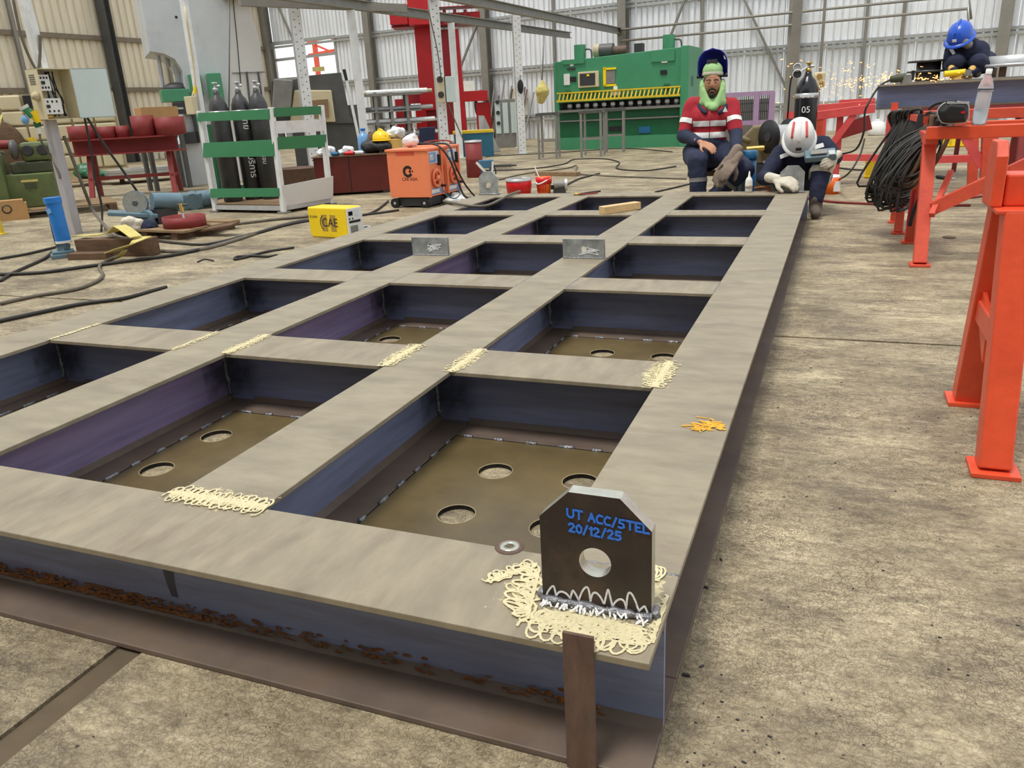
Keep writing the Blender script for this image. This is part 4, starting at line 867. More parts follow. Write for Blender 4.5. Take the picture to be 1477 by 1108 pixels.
pr = [lq(*q) for q in ((449, 169), (475, 169), (473, 143), (448, 145))]; MB().prism(pr, .05, Matrix.Translation((0, -.05, 0))).build('orange_plate', M_WOOD, t)
MB().bx(lq(438, 0)[0], lq(456, 0)[0], .09, .1, lq(0, 123)[1], lq(0, 116)[1]).build('name_plate', M_STRAP, t)
MB().bx(lq(395, 0)[0], lq(508, 0)[0], .2, 1.0, 0, lq(0, 178)[1]).build('machine_base', M_DKGREY, t)
P = Vector((-7.35, 9.3, 0)); t = thing('rusty_drum', 'rusty brown steel tub on the floor behind the green rack', 'tub', P); MB().lathe([(.25, 0), (.3, .03), (.33, .3), (.34, .31), (.32, .31), (.29, .05)], 24).build('tub_wall', M_RUSTBAR, t)
P = Vector((-7.0, 10.0, 0)); t = thing('white_pole', 'white pole leaning beside the clutter on the dark red bin', 'pole', G(523, 232)); t.location = (V(523, 190, P).x, V(523, 190, P).y, 0)
a = Vector(t.location); b = V(500, 116, a); b2 = V(496, 100, a); MB().cyl(a, b, .022, 10).build('pole_shaft', M_WHITE, t, True); MB().cyl(b, b2, .026, 10).build('grip', M_BLACK, t, True)

# ================================================================ FLOOR ITEMS, LEFT
P = G(93, 371); t = thing('rod_oven', 'blue welding-rod oven cylinder on a grey foot beside the timber post', 'rod oven', P, facing(P))
a = V(92, 350, P); b = V(76, 290, P)
fm = MB(); fm.bx(-.1, .1, -.08, .09, 0, .035); fm.bx(-.085, .085, -.06, .08, .035, .06); fm.build('foot_plate', M_BLUEGREY, t, bevel=.006)
MB().bar(Vector((P.x, P.y, .05)), a, .09, .07, (0, 1, 0)).build('bracket', M_BLUEGREY, t, True, bevel=.01)
MB().cone(a, b, .062, .062, 24).build('oven_body', M_BLUE, t, True); u = (b - a).normalized(); MB().cone(b - u * .015, b + u * .03, .07, .07, 24).build('oven_lid', M_BLUE, t, True, bevel=.006); MB().cone(a + u * .0, a + u * .02, .064, .064, 24).build('white_ring', M_LIDWHITE, t, True)
pl_ = a.lerp(b, .78) + Vector((.0, -.0635, 0)); MB().box(pl_, (.05, .004, .04), (0, -.25, 0)).build('name_label', M_WATERBLUE, t, True)
MB().tube([a.lerp(b, .9) + Vector((-.07, 0, 0)), a.lerp(b, .5) + Vector((-.085, -.01, 0)), a + Vector((-.08, -.02, 0)), a + Vector((.0, -.07, -.02))], .005, 5).build('lead', M_BLACK, t, True)
# timber baulks with yellow sling, chop saw on a pallet
A, B = G(104, 374), G(212, 372); dxy = (B - A).normalized(); rz = math.atan2(dxy.y, dxy.x)
t = thing('timber_plank', 'short lower timber plank in front of the yellow sling', 'timber', A.lerp(B, .28), rz); MB().bx(-.2, .17, -.05, .05, 0, .055).build('plank', M_WOODD, t, bevel=.004)
t = thing('timber_baulk', 'long dark timber baulk lying under the yellow sling', 'timber', A.lerp(B, .46) + Vector((0, .14, 0)), rz); MB().bx(-.36, .36, -.06, .06, 0, .15).build('baulk', M_WOODD, t, bevel=.006)
W = lambda px, py, z: G(px, py, z)
t = thing('lifting_sling', 'pale yellow webbing sling draped over the timber baulk', 'sling', G(170, 345, .16))
def strap(pts, w, up=(0, 0, 1)):
    m = MB(); P_ = [Vector(p) for p in pts]; q = []
    for i in range(len(P_)):
        d = (P_[min(i + 1, len(P_) - 1)] - P_[max(i - 1, 0)]).normalized(); s_ = d.cross(Vector(up)).normalized() * w / 2; q.append((P_[i] - s_, P_[i] + s_))
    vs = [v for a in q for v in a]; n = len(vs); th = Vector(up) * .006
    vs += [Vector(v) + th for v in vs]; fs = []
    for i in range(len(q) - 1):
        a, b, c, d = 2 * i, 2 * i + 1, 2 * i + 3, 2 * i + 2; fs += [(a, d, c, b), (n + a, n + b, n + c, n + d), (a, b, n + b, n + a), (a, n + a, n + d, d), (b, c, n + c, n + b)]
    fs += [(0, n, n + 1, 1), (n - 2, n - 1, 2 * n - 1, 2 * n - 2)]
    return m.add(vs, fs)
strap([G(108, 341, .155), G(128, 340, .17), G(150, 338, .165), G(163, 335, .2), G(172, 326, .26), G(180, 330, .25), G(196, 342, .19)], .1).build('sling_loop', M_STRAP, t, True, fixn=True)
strap([G(160, 364, .07), G(175, 358, .11), G(192, 350, .16), G(208, 342, .175)], .13).build('sling_end', M_STRAP, t, True, fixn=True)
strap([G(170, 372, .02), G(176, 367, .06), G(180, 362, .09)], .05).build('sling_tail', M_STRAP, t, True, fixn=True)
Pp = G(262, 345) ; Pp = Vector((-5.95, 5.25, 0)); t = thing('saw_pallet', 'low wooden pallet under the cut-off saw with one plank tilted up', 'pallet', Pp, -.12)
for k, (y, w) in enumerate(((-.3, 1.15), (-.12, 1.1), (.08, 1.1), (.3, 1.05))): MB().bx(-w / 2, w / 2, y - .075, y + .075, .07, .09).build('board', M_WOOD, t)
for x in (-.45, .0, .42): MB().bx(x - .04, x + .04, -.36, .36, 0, .07).build('runner', M_WOODD, t)
MB().box((.62, -.05, .075), (.5, .16, .018), (0.1, -.13, .2)).build('tilted_board', M_WOODD, t)
z0 = .092
Pw = G(196, 309, .3); P = Vector((-6.15, 5.3, z0)); t = thing('cutoff_saw', 'grey-blue abrasive cut-off saw with a large bare blade on the low pallet', 'saw', P)
ctr = V(195, 293, P); r = abs(V(215, 293, P).x - V(176, 293, P).x) * .5 * 1.32
nrm = (CAM - ctr).normalized(); nrm = (nrm + Vector((-.35, 0, 0))).normalized(); side = nrm
MB().cone(ctr, ctr + nrm * .006, r, r, 40).build('blade', M_CUT, t, True); MB().cone(ctr + nrm * .006, ctr + nrm * .012, .03, .022, 16).build('arbor_nut', M_DKGREY, t, True)
MB().cone(ctr - nrm * .04, ctr, r * 1.06, r * 1.06, 32).build('blade_guard', M_BLUEGREY, t, True)
a, b = V(208, 292, P) + Vector((.0, .1, 0)), V(238, 294, P) + Vector((0, .22, 0)); MB().cone(a, b, .085, .085, 18).build('saw_motor', M_BLUEGREY, t, True, bevel=.01)
a, b = V(150, 308, P), V(222, 311, P); MB().bar(a + Vector((0, .05, 0)), b + Vector((0, .05, 0)), .3, .035).build('saw_table', M_BLUEGREY, t, True, bevel=.004)
c = V(190, 328, P); MB().bx(c.x - .16, c.x + .22, P.y - .06, P.y + .22, z0, a.z - .01).build('saw_base', M_CHARCOAL, t, True)
g = V(223, 312, P) + Vector((0, -.12, 0)); MB().cone(g, g + Vector((.0, .05, 0)), .075, .075, 18).build('fence_quadrant', M_BLUEGREY, t, True)
P2 = Vector((P.x + .18, P.y - .22, z0)); cc = V(193, 325, P2)
t = thing('work_clothes', 'bundle of white, grey and navy work clothes in front of the saw', 'clothes', (cc.x, cc.y, z0))
organic('pale_cloth', M_GLOVEW, t, [], [(V(185, 320, P2), (.09, .07, .05)), (V(196, 322, P2), (.08, .06, .045)), (V(190, 328, P2) , (.1, .07, .06))], .012, 3, .05)
organic('navy_cloth', M_NAVY, t, [], [(V(213, 326, P2), (.1, .08, .06)), (V(208, 334, P2), (.11, .08, .05)), (V(222, 334, P2), (.08, .07, .05))], .012, 3, .05)
P2 = G(265, 331, z0) ; P2 = Vector((-5.52, 5.22, z0)); cx = V(268, 330, P2)
t = thing('red_ring', 'dark red steel ring standing flat at the right end of the saw pallet', 'ring', (cx.x, cx.y, z0)); rr = .2
MB().lathe([(rr - .012, 0), (rr, 0), (rr, .1), (rr - .012, .1), (rr - .012, 0)], 36, close=False).build('ring_wall', M_MAROON, t)
t = thing('jack_hammer_wrench', 'yellow handled tool leaning inside the dark red ring', 'tool', (cx.x, cx.y, z0)); t.name = 'yellow_tool'
MB().cyl((0, 0, 0), (-.03, .03, .15), .01).build('shank', M_GALV, t); MB().cyl((-.03, .03, .13), (-.045, .04, .21), .02).build('handle', M_BRASS, t); MB().cyl((-.09, .05, .2), (.04, .04, .2), .012).build('cross_bar', M_DKGREY, t)
P = G(275, 302); t = thing('steel_gearmotor', 'blue-grey gear motor lying on the floor left of the green rack', 'motor', P, facing(P)); 
a = (-.2, 0, .13); MB().bx(-.24, .16, -.1, .12, 0.0, .2).build('gearbox', M_BLUEGREY, t, bevel=.02); MB().cyl((.05, -.12, .1), (.05, .1, .12), .1, 22).build('end_cover', M_BLUEGREY, t, bevel=.008); MB().cyl((.1, 0, .11), (.36, .04, .12), .105, 22).build('motor_body', M_BLUEGREY, t, bevel=.008); MB().cyl((.36, .04, .12), (.39, .045, .12), .085, 20).build('motor_cap', M_SAWBLUE, t)
for k in range(4): MB().cyl((-.2 + k * .04, -.13, .13 + (k % 2) * .03), (-.2 + k * .04, -.1, .13 + (k % 2) * .03), .016, 8).build('plug', M_BRASS, t)
# floor cables on the left
cs = [([(0, 373), (40, 366), (78, 357), (100, 353)], .012, 'black cable on the floor running to the blue rod oven'),
      ([(0, 405), (22, 392), (60, 375), (70, 368), (75, 363)], .012, 'black cable crossing the floor at the left edge below the rod oven'),
      ([(0, 396), (60, 393), (120, 385), (180, 377), (260, 366), (330, 348), (420, 322), (450, 317)], .014, 'long black cable running from the left edge to the yellow welder'),
      ([(0, 438), (50, 427), (110, 417), (140, 405), (148, 396), (143, 386), (150, 378), (172, 369)], .013, 'grey cable snaking across the floor in front of the timber planks'),
      ([(-5, 464), (60, 450), (120, 438), (180, 430), (225, 418), (240, 414)], .013, 'black cable nearest the frame on the left floor'),
      ([(250, 331), (290, 328), (340, 323), (400, 316), (445, 312)], .016, 'thick grey hose on the floor ending behind the yellow welder'),
      ([(222, 346), (250, 350), (300, 352), (360, 338), (420, 323), (448, 318)], .012, 'thin black lead curving from the saw pallet to the yellow welder'),
      ([(424, 357), (390, 362), (372, 366), (350, 372), (338, 374), (343, 370), (365, 369), (385, 370), (400, 368)], .010, 'short black cable loop lying beside the frame on the left'),
      ([(285, 378), (295, 374), (308, 376)], .006, 'short bent piece of black wire on the left floor'),
      ([(515, 311), (530, 309), (545, 302), (560, 290)], .012, 'black cable from the yellow welder to the orange welder'),
      ([(505, 311), (540, 308), (575, 303)], .012, 'black cable lying behind the yellow welder')]
for pts, r, lab in cs: cable([G(x, y, r + .001) for x, y in pts], r, lab, M_CABLE if 'grey' not in lab else M_CABLEG)
# yellow welding inverter
A, B = G(450, 342), G(501, 345); C_ = G(517, 333); dx = (B - A).normalized(); rz = math.atan2(dx.y, dx.x); w = (B - A).length + .03; dpt = .42; h = .27
t = thing('welding_inverter', 'yellow portable welding inverter on the floor beside the frame', 'welder', A.lerp(B, .5), rz)
yv = Vector((-dx.y, dx.x, 0)); dpt = .20; shx = (C_ - B).dot(dx)
m = MB(); pr = [(-w / 2 + .02, 0), (w / 2, 0), (w / 2, h), (-w / 2, h), (-w / 2, .04)]
m.prism(pr, dpt); m.build('yellow_shell', M_YELLOW, t, bevel=.012)
m = MB(); m.prism([(0, .005), (.012, .005), (.012, h - .01), (0, h - .01)], dpt - .012, Matrix.Translation((w / 2 + .0, .006, 0))); m.build('front_panel', M_LIDWHITE, t)
fx = w / 2 + .012
for y0, y1, z_0, z_1, nm, mm in ((.02, .07, .20, .235, 'display', M_GLASSDK), (.1, .14, .19, .25, 'white_label', M_PANEL), (.02, .16, .135, .155, 'knob_row', M_BLACK), (.03, .12, .05, .11, 'vent', M_GREY), (.02, .035, .165, .178, 'button', M_BLACK), (.06, .075, .165, .178, 'button', M_BLACK)):
    f = dpt / .2; MB().bx(fx, fx + .004, y0 * f, y1 * f, z_0, z_1).build(nm, mm, t)
for y in (.05, .12): MB().cyl((fx, y, .04), (fx + .04, y, .035), .014).build('socket', M_BLACK, t)
text('brand_lettering', 'CAE', .105, stand(.03, -.0022, .135), M_CHARCOAL, t); text('small_lettering', 'JT.LION', .028, stand(-w / 2 + .07, -.0015, .185), M_CHARCOAL, t)
for x in (-.035, .07):
    hb = MB()
    for k in range(9): hb.bx(x - .034, x + .034, -.0008, 0, .06 + k * .0165, .073 + k * .0165)
    tag(hb.build('logo_bar', M_BRASS, t), kind='stuff')
arc = MB(); ribbon([(-.01 + .075 * math.cos(a), -.001, .135 + .075 * math.sin(a)) for a in [PI * (.72 + k * .056) for k in range(11)]], .008, arc, (0, -1, 0), .0005); arc.build('logo_ring', M_CHARCOAL, t)
tag(MB().tube([G(512, 336, .015), G(521, 331, .02), G(528, 330, .012), G(534, 328, .014), G(529, 326, .012), G(522, 328, .012)], .010, 6).build('earth_clamp', M_GALV), 'small silver earth clamp lying beside the yellow welder', 'clamp')
# two orange welding transformers
A, B = G(560, 300), G(626, 300); dx = (B - A).normalized(); rz = math.atan2(dx.y, dx.x)
P = A.lerp(B, .5); zb = .115
def transformer(P, rz, lab, logo):
    t = thing('welding_transformer', lab, 'welder', P, rz, None); w = .50; d = .34
    MB().bx(-w / 2, w / 2, 0, d, zb, .615).build('cabinet', M_SALMON, t, bevel=.004); MB().bx(-w / 2 - .015, w / 2 + .02, -.012, d + .012, .615, .64).build('top_cover', M_SALMON, t, bevel=.004)
    MB().bx(-w / 2 + .06, w / 2 - .02, .02, d - .02, .02, zb - .01).build('undercarriage', M_CHARCOAL, t)
    tag(_v := MB(), None) if False else None
    for x in (-w / 2 + .06, w / 2 - .06):
        for y in (.0, d): wt = MB().cyl((x, y - .02, .055), (x, y + .02, .055), .055, 20).build('wheel', M_BLACK, t); MB().cyl((x, y - .023, .055), (x, y + .023, .055), .016, 12).build('hub', M_GALV, wt)
    xf = w / 2
    [MB().bx(xf, xf + .02, ya, ya + .03, zb, .615).build('front_rib', M_SALMON, t) for ya in (0, d - .03)]
    MB().bx(xf, xf + .008, .035, d - .06, .47, .60).build('instrument_panel', M_PANEL, t); MB().bx(xf + .008, xf + .012, .04, d - .14, .48, .59).build('meter', M_PANELB, t); MB().bx(xf + .008, xf + .012, .07, .15, .51, .57).build('gauge_face', M_LIDWHITE, t)
    MB().bx(xf + .008, xf + .04, d - .1, d - .07, .44, .56).build('switch_lever', M_BLACK, t)
    M = Matrix.Translation((xf, d * .5, .31)) @ Matrix.Rotation(PI / 2, 4, 'Y'); wh = MB(); wh.lathe([(.075, .015), (.1, .015), (.105, .03), (.095, .04), (.07, .03)], 28, M, close=False); wh.lathe([(.02, 0), (.03, .05), (.0, .055)], 14, M)
    for k in range(4): a = k * PI / 2 + .4; wh.bar(M @ Vector((0, 0, .03)), M @ Vector((.09 * math.cos(a), .09 * math.sin(a), .03)), .02, .012)
    wh.build('hand_wheel', M_SALMON, t); MB().lathe([(.07, .0), (.07, .01)], 24, M).build('wheel_back', M_ORANGED, t)
    MB().cyl((xf + .03, d * .72, .22), (xf + .09, d * .72, .22), .014).build('wheel_handle', M_BLACK, t); MB().bx(xf, xf + .006, .04, d - .04, .135, .2).build('rating_plate', M_PANELB, t); MB().bx(xf + .006, xf + .008, .05, d - .1, .15, .19).build('plate_print', M_LIDWHITE, t)
    if logo:
        lgm = MB(); M2 = stand(0.005, -.0015, .40); ribbon([(.005 + .048 * math.cos(a), -.0012, .40 + .048 * math.sin(a)) for a in [PI * (.22 + 1.56 * k / 24) for k in range(25)]], .028, lgm, (0, -1, 0), .0006); lgm.build('logo_ring', M_BLACK, t)
        dm = MB(); dm.cyl((.03, -.0022, .4), (.03, 0, .4), .014, 14); dm.build('logo_centre', M_BLACK, t); MB().cyl((.062, -.0022, .402), (.062, 0, .402), .009, 10).build('logo_dot', M_BLACK, t)
        text('brand_lettering', 'CAE ASIA', .047, stand(.02, -.001, .315), M_BLACK, t)
        MB().bx(-.13, .1, -.003, 0, .575, .61).build('handle_recess', M_ORANGED, t)
    return t
transformer(P, rz, 'front orange welding transformer with the black round logo on its side', True)
transformer(P + Vector((-dx.y, dx.x, 0)) * .40 + dx * .02, rz, 'rear orange welding transformer behind the one with the logo', False)
Pq = P + Vector((-dx.y, dx.x, 0)) * .3 + dx * .33
cable([Pq + Vector((-.42, .1, .67)), Pq + Vector((-.1, 0, .66)), Pq + Vector((.05, 0, .5)), Pq + Vector((.1, .05, .3)), Pq + Vector((.16, .1, .08)), Pq + Vector((.3, .2, .02))], .012, 'black welding lead hanging down the front of the rear orange welder')
cable([Pq + Vector((-.5, .25, .67)), Pq + Vector((-.2, .2, .665)), Pq + Vector((.0, .12, .64)), Pq + Vector((.06, .1, .45)), Pq + Vector((.12, .22, .2)), Pq + Vector((.2, .35, .02))], .012, 'second black welding lead draped over the orange welders')
cable([Pq + Vector((-.46, .4, .672)), Pq + Vector((-.3, .3, .69)), Pq + Vector((-.15, .34, .69)), Pq + Vector((-.05, .3, .672))], .01, 'thin red lead lying on top of the orange welders', M_MAROON)
cable([Pq + Vector((.12, .0, .2)), Pq + Vector((.15, .0, .12)), Pq + Vector((.13, -.1, .08)), Pq + Vector((.09, -.2, .12)), Pq + Vector((.06, -.24, .2))], .008, 'thin blue lead looping between the two orange welders', M_SAWBLUE)
tag(organic('white_rag', M_LIDWHITE, None, [], [(G(662, 287, .05), (.1, .08, .04)), (G(652, 289, .05), (.1, .08, .035)), (G(656, 284, .05), (.1, .1, .05))], .012, 2, .05), 'crumpled white rag on the floor at the foot of the orange welders', 'rag')
# dark red bin with clutter
P = Vector((-5.95, 8.75, 0)); A, B = G(476, 284), G(521, 283); C_ = G(560, 276); P = A.lerp(C_, .45); rz = -.05
t = thing('steel_bin', 'dark oxblood steel bench box behind the orange welder, covered in clutter', 'bin', P, facing(P, -.1)); hb = .50
m = MB(); m.bx(-.52, .48, -.02, .6, 0.03, hb); m.build('box_body', M_OXBLOOD, t, bevel=.006); MB().bx(-.54, .5, -.04, .62, hb, hb + .012).build('lid_plate', M_WOODD, t); MB().bx(-.06, -.05, -.024, -.019, .03, hb).build('seam', M_BLACK, t)
for x in (-.45, .4): MB().bx(x - .04, x + .04, 0, .5, 0, .03).build('skid', M_DKGREY, t)
zt = hb + .013
def onbin(px, py): return V(px, py, P + Vector((0, .25, 0)))
def put(px): q = onbin(px, 225); return Vector((q.x, q.y, zt))
q = put(552); q.z = zt + .16; t = thing('hard_hat', 'yellow hard hat on top of the clutter on the dark red bin', 'hard hat', q, facing(q, .5))
MB().lathe([(.135, 0), (.13, .03), (.115, .075), (.08, .11), (.04, .128), (.002, .132)], 24, Matrix.Diagonal((.88, 1.1, 1, 1))).build('shell', M_HATY, t); MB().lathe([(.13, 0), (.155, -.004), (.155, .004), (.13, .006)], 24, Matrix.Translation((0, -.02, 0)) @ Matrix.Diagonal((.9, 1.1, 1, 1))).build('brim', M_HATY, t)
MB().tube([(0, -.13, .05), (0, -.06, .128), (0, .04, .138), (0, .13, .05)], .012, 6).build('crest', M_HATY, t)
q = put(548); t = thing('tool_bag', 'dark grey tool bag under the yellow hard hat', 'bag', q); organic('bag_body', M_CHARCOAL, t, [], [(q + Vector((-.1, 0, .09)), (.17, .15, .09)), (q + Vector((.08, 0, .085)), (.15, .14, .085)), (q + Vector((0.02, .05, .12)), (.14, .12, .05))], .015, 4, .04)
q = put(525); t = thing('water_jug', 'pale blue plastic water jug among the clutter on the dark red bin', 'jug', q + Vector((-.05, .12, 0))); MB().lathe([(.08, 0), (.085, .02), (.085, .2), (.055, .25), (.03, .27), (.03, .3)], 20).build('jug_body', M_WATERBLUE, t); MB().lathe([(.034, .3), (.034, .33)], 14).build('cap', M_BLUE, t); MB().tube([(.07, -.02, .16), (.11, -.03, .14), (.11, -.03, .08), (.075, -.02, .05)], .012, 6).build('handle', M_WATERBLUE, t)
q = put(530); t = thing('brown_sack', 'brown crumpled sack beside the blue water jug', 'sack', q); organic('sack_body', M_WOODD, t, [], [(q + Vector((.02, .15, .14)), (.11, .1, .13)), (q + Vector((.08, .12, .2)), (.08, .08, .06))], .015, 3, .05)
q = put(571); t = thing('carton', 'yellow-brown cardboard carton on the dark red bin', 'carton', q + Vector((0, -.05, 0)), .2); MB().bx(-.13, .1, -.1, .1, 0, .17).build('carton_body', M_CARTONY, t, bevel=.004); MB().bx(-.132, -.02, -.102, -.099, .0, .17).build('brown_side', M_CARTON, t)
def bag(px, dz, r, lab, dy=0., m=M_PLASTIC):
    q = put(px) + Vector((0, dy, dz)); t = thing('plastic_bag', lab, 'plastic bag', q); organic('bag_body', m, t, [], [(q + Vector((0, 0, r * .6)), (r, r * .9, r * .62)), (q + Vector((r * .5, 0, r * .8)), (r * .7, r * .5, r * .5)), (q + Vector((-.6 * r, 0, r * .5)), (r * .8, r * .7, r * .5)), (q + Vector((-.1 * r, 0, r * .95)), (r * .6, r * .4, r * .35))], .012, 1, .1); return t
bag(574, .175, .11, 'white plastic bag lying on the yellow-brown carton'); bag(478, 0, .1, 'white plastic bag at the left end of the dark red bin', -.1); bag(507, 0, .085, 'small white plastic bag left of the grey tool bag', -.12)
q = P + Vector((.52, -.3, 0)); Pz = A.lerp(C_, .45)
qb = V(592, 212, Vector((-4.62, 7.25, .66))); t = thing('plastic_bag', 'knotted white plastic bag on top of the front orange welder', 'plastic bag', (qb.x, qb.y, .642)); qv = Vector(t.location); organic('bag_body', M_PLASTIC, t, [], [(qv + Vector((0, 0, .065)), (.1, .09, .065)), (qv + Vector((.04, 0, .11)), (.05, .05, .04)), (qv + Vector((.07, 0, .15)), (.015, .015, .04))], .01, 2, .04)
for i, (px, lab, m) in enumerate(((494, 'small blue tin lying on the dark red bin', M_BLUED), (516, 'small red tube lying on the dark red bin', M_REDBUCKET), (528, 'white cylindrical tube lying on the dark red bin', M_LIDWHITE), (486, 'folded white paper with black print on the dark red bin', M_LIDWHITE))):
    q = put(px) + Vector((0, -.2, 0)); t = thing(['blue_tin', 'red_tube', 'white_tube', 'folded_paper'][i], lab, ['tin', 'tube', 'tube', 'paper'][i], q, .2 * i)
    if i < 3: MB().cyl((-.06, 0, .025), (.06, .01, .025), .025, 14).build('body', m, t); MB().cyl((.06, .01, .025), (.075, .012, .025), .018, 10).build('cap', M_CHARCOAL if i != 2 else M_LIDWHITE, t)
    else: MB().prism([(-.06, 0), (.05, 0), (0, .09)], .08).build('sheet', m, t)
# blue folding screen / chair back behind the welders
P = Vector((-5.0, 8.6, 0)); q = V(616, 209, P); t = thing('workshop_chair', 'dark blue padded chair standing behind the orange welders', 'chair', (q.x, q.y, 0), facing(q, -.15)); zz = q.z
MB().prism([(-.1, zz), (.1, zz), (.125, zz + .22), (-.09, zz + .22)], .03).build('backrest', M_HELMETB if False else M_NAVY, t, bevel=.01); MB().bx(-.15, .15, -.32, .02, zz - .06, zz - .02).build('seat', M_NAVY, t, bevel=.01); MB().cyl((0, .0, zz - .04), (0, .02, zz + .05), .015).build('back_stem', M_CHARCOAL, t); MB().cyl((0, -.15, .06), (0, -.15, zz - .06), .03).build('column', M_DKGREY, t)
for k in range(5): a = k * 2 * PI / 5; MB().bar((0, -.15, .06), (.22 * math.cos(a), -.15 + .22 * math.sin(a), .03), .04, .04).build('foot', M_CHARCOAL, t)
# brown drum and blue stand right of the welders
P = G(683, 262) + Vector((-.25, 0.7, 0)); q = V(684, 232, P); t = thing('brown_drum', 'brown steel drum behind the rear orange welder', 'drum', (q.x, q.y, 0)); zd = V(684, 203, P).z; rw = (V(696, 215, P) - V(672, 215, P)).length / 2
MB().lathe([(rw, 0), (rw, zd * .48), (rw * 1.03, zd * .5), (rw, zd * .52), (rw, zd), (rw * .94, zd), (rw * .94, zd - .03), (0.01, zd - .03)], 28).build('drum_shell', M_MAROON, t); MB().lathe([(rw * 1.04, zd - .02), (rw * 1.04, zd + .005), (rw * .95, zd + .005), (rw * .95, zd - .02)], 28, close=False).build('rim', M_GALV, t)
P = G(692, 280); t = thing('blue_stand', 'blue steel stand with white straps between the orange welder and the far lug', 'stand', P + Vector((0, .25, 0)), facing(P)); zs = V(692, 233, P).z
m = MB(); m.bx(-.07, -.03, -.02, .02, 0, zs); m.bx(.04, .09, -.02, .02, zs * .3, zs); m.build('upright', M_SAWBLUE, t); MB().bx(-.09, .1, -.03, .06, zs * .75, zs).build('head_block', M_SAWBLUE, t, bevel=.01); MB().tube([(.09, -.03, zs * .9), (.12, -.03, zs * .6), (.08, -.03, zs * .35)], .008, 5).build('hose', M_BLACK, t)
MB().bar((-.12, -.035, zs * .95), (.03, -.035, zs * .5), .03, .01, (0, -1, 0)).build('white_strap', M_LIDWHITE, t); MB().bar((.09, -.035, zs * .95), (.07, -.035, zs * .55), .025, .01, (0, -1, 0)).build('white_strap', M_LIDWHITE, t); MB().bx(-.1, .1, -.06, .08, 0, .02).build('foot', M_SAWBLUE, t)
# buckets and grinder near the far end of the frame
P = G(749, 281); P.y = max(P.y, 6.6); q = V(749, 280, P); t = thing('red_bucket', 'red cut-down bucket behind the far left end of the frame', 'bucket', (q.x, q.y, 0)); rb_ = .155
P = Vector(t.location); hB = V(749, 257, P).z
MB().lathe([(rb_ * .88, 0), (rb_ * .98, hB * .35), (rb_ * 1.0, hB * .36), (rb_, hB), (rb_ - .008, hB), (rb_ * .86, .01), (.005, .01)], 30).build('pail', M_REDBUCKET, t); MB().lathe([(rb_ + .006, hB - .03), (rb_ + .006, hB), (rb_ - .01, hB), (rb_ - .01, hB - .03)], 30, close=False).build('torn_rim', M_GALV, t); organic('rag_inside', M_GREY, t, [], [(P + Vector((-.02, 0, hB - .04)), (.11, .11, .05))], .012, 2, .04)
P = G(785, 284); P = P + (P - CAM).normalized() * .35; P.z = 0; t = thing('orange_bucket', 'orange paint bucket with a white handle and a brush behind the frame', 'bucket', P); r0 = .095; h0 = V(785, 255, P).z
MB().lathe([(r0 * .82, 0), (r0, h0), (r0 - .006, h0), (r0 * .8, .01), (.005, .01)], 26).build('pail', M_ORBUCKET, t); MB().lathe([(r0 * .93, h0 * .6), (r0 * 1.03, h0 * .6), (r0 * 1.06, h0), (r0 * .97, h0)], 26, close=False).build('red_rim', M_REDBUCKET, t); MB().tube([(r0, -.02, h0 * .95), (.03, -r0 - .015, h0 * .72), (-.05, -r0, h0 * .62), (-r0, -.02, h0 * .85)], .008, 6).build('handle', M_LIDWHITE, t)
MB().cyl((-.02, 0, h0 * .5), (-.12, .02, h0 + .13), .007).build('brush_stick', M_LIDWHITE, t)
for k in range(5): a = -2.4 + k * .35; MB().tube([(r0 * .97 * math.cos(a), r0 * .97 * math.sin(a), h0 * .6), (r0 * .86 * math.cos(a), r0 * .86 * math.sin(a), h0 * .15)], .006, 5).build('paint_drip', M_REDBUCKET, t)
P = G(806, 284) + Vector((-.1, .33, 0)); q = V(806, 275, P); t = thing('angle_grinder', 'grey angle grinder on the floor right of the orange bucket', 'grinder', (q.x, q.y, 0)); MB().cyl((-.06, 0, .1), (.06, .05, .1), .05, 16).build('motor_body', M_GREY, t, bevel=.01); MB().cyl((.06, 0.05, .1), (.09, .06, .1), .07, 18).build('guard', M_GALV, t); MB().cyl((-.08, 0, .05), (-.08, -.0, .1), .02).build('side_handle', M_BLACK, t); MB().bx(-.06, .07, -.03, .06, 0, .06).build('rest_block', M_CHARCOAL, t)
# floor cables in the middle
cm = [([(700, 246), (760, 244), (812, 237), (828, 230), (870, 229), (893, 234), (890, 243), (930, 246), (975, 240)], .011, 'black cable wandering over the middle floor behind the buckets'), ([(720, 259), (760, 250), (815, 243), (832, 239), (832, 249), (860, 253), (990, 258)], .011, 'grey cable on the middle floor ending by the seated worker'), ([(815, 268), (835, 258), (865, 250)], .012, 'short black cable right of the orange bucket'), ([(945, 277), (975, 270), (1000, 264)], .01, 'thin black rod on the floor beside the seated worker'), ([(700, 226), (820, 219), (900, 214), (970, 219)], .01, 'thin cable on the floor in front of the green machine'), ([(640, 290), (670, 296), (700, 297), (722, 288), (735, 281), (750, 276)], .012, 'thick grey hose over the far left corner of the frame')]
for pts, r, lab in cm: cable([G(x, y, (r + .001) if 'far left corner' not in lab else H + .02) for x, y in pts], r, lab, M_CABLE if 'grey' not in lab else M_CABLEG)
t = MB(); rr_ = random.Random(4)
for k in range(5):
    c = G(722 + k, 239, .02 + .012 * k); t.tube([c + Vector((.2 * math.cos(a) * rr_.uniform(.8, 1.2), .12 * math.sin(a), 0)) for a in [2 * PI * j / 10 for j in range(11)]], .012, 5, 2)
tag(t.build('cable_coil', M_CABLE), 'small coil of black cable on the floor in front of the red frame', 'cable coil')['kind'] = 'stuff'
t = thing('wood_beam', 'rough pale timber lying on the middle floor behind the buckets', 'timber', G(800, 252)); MB().bar(G(775, 250, .03), G(834, 251, .03), .12, .06).build('timber', M_WOOD, t, True, bevel=.006)
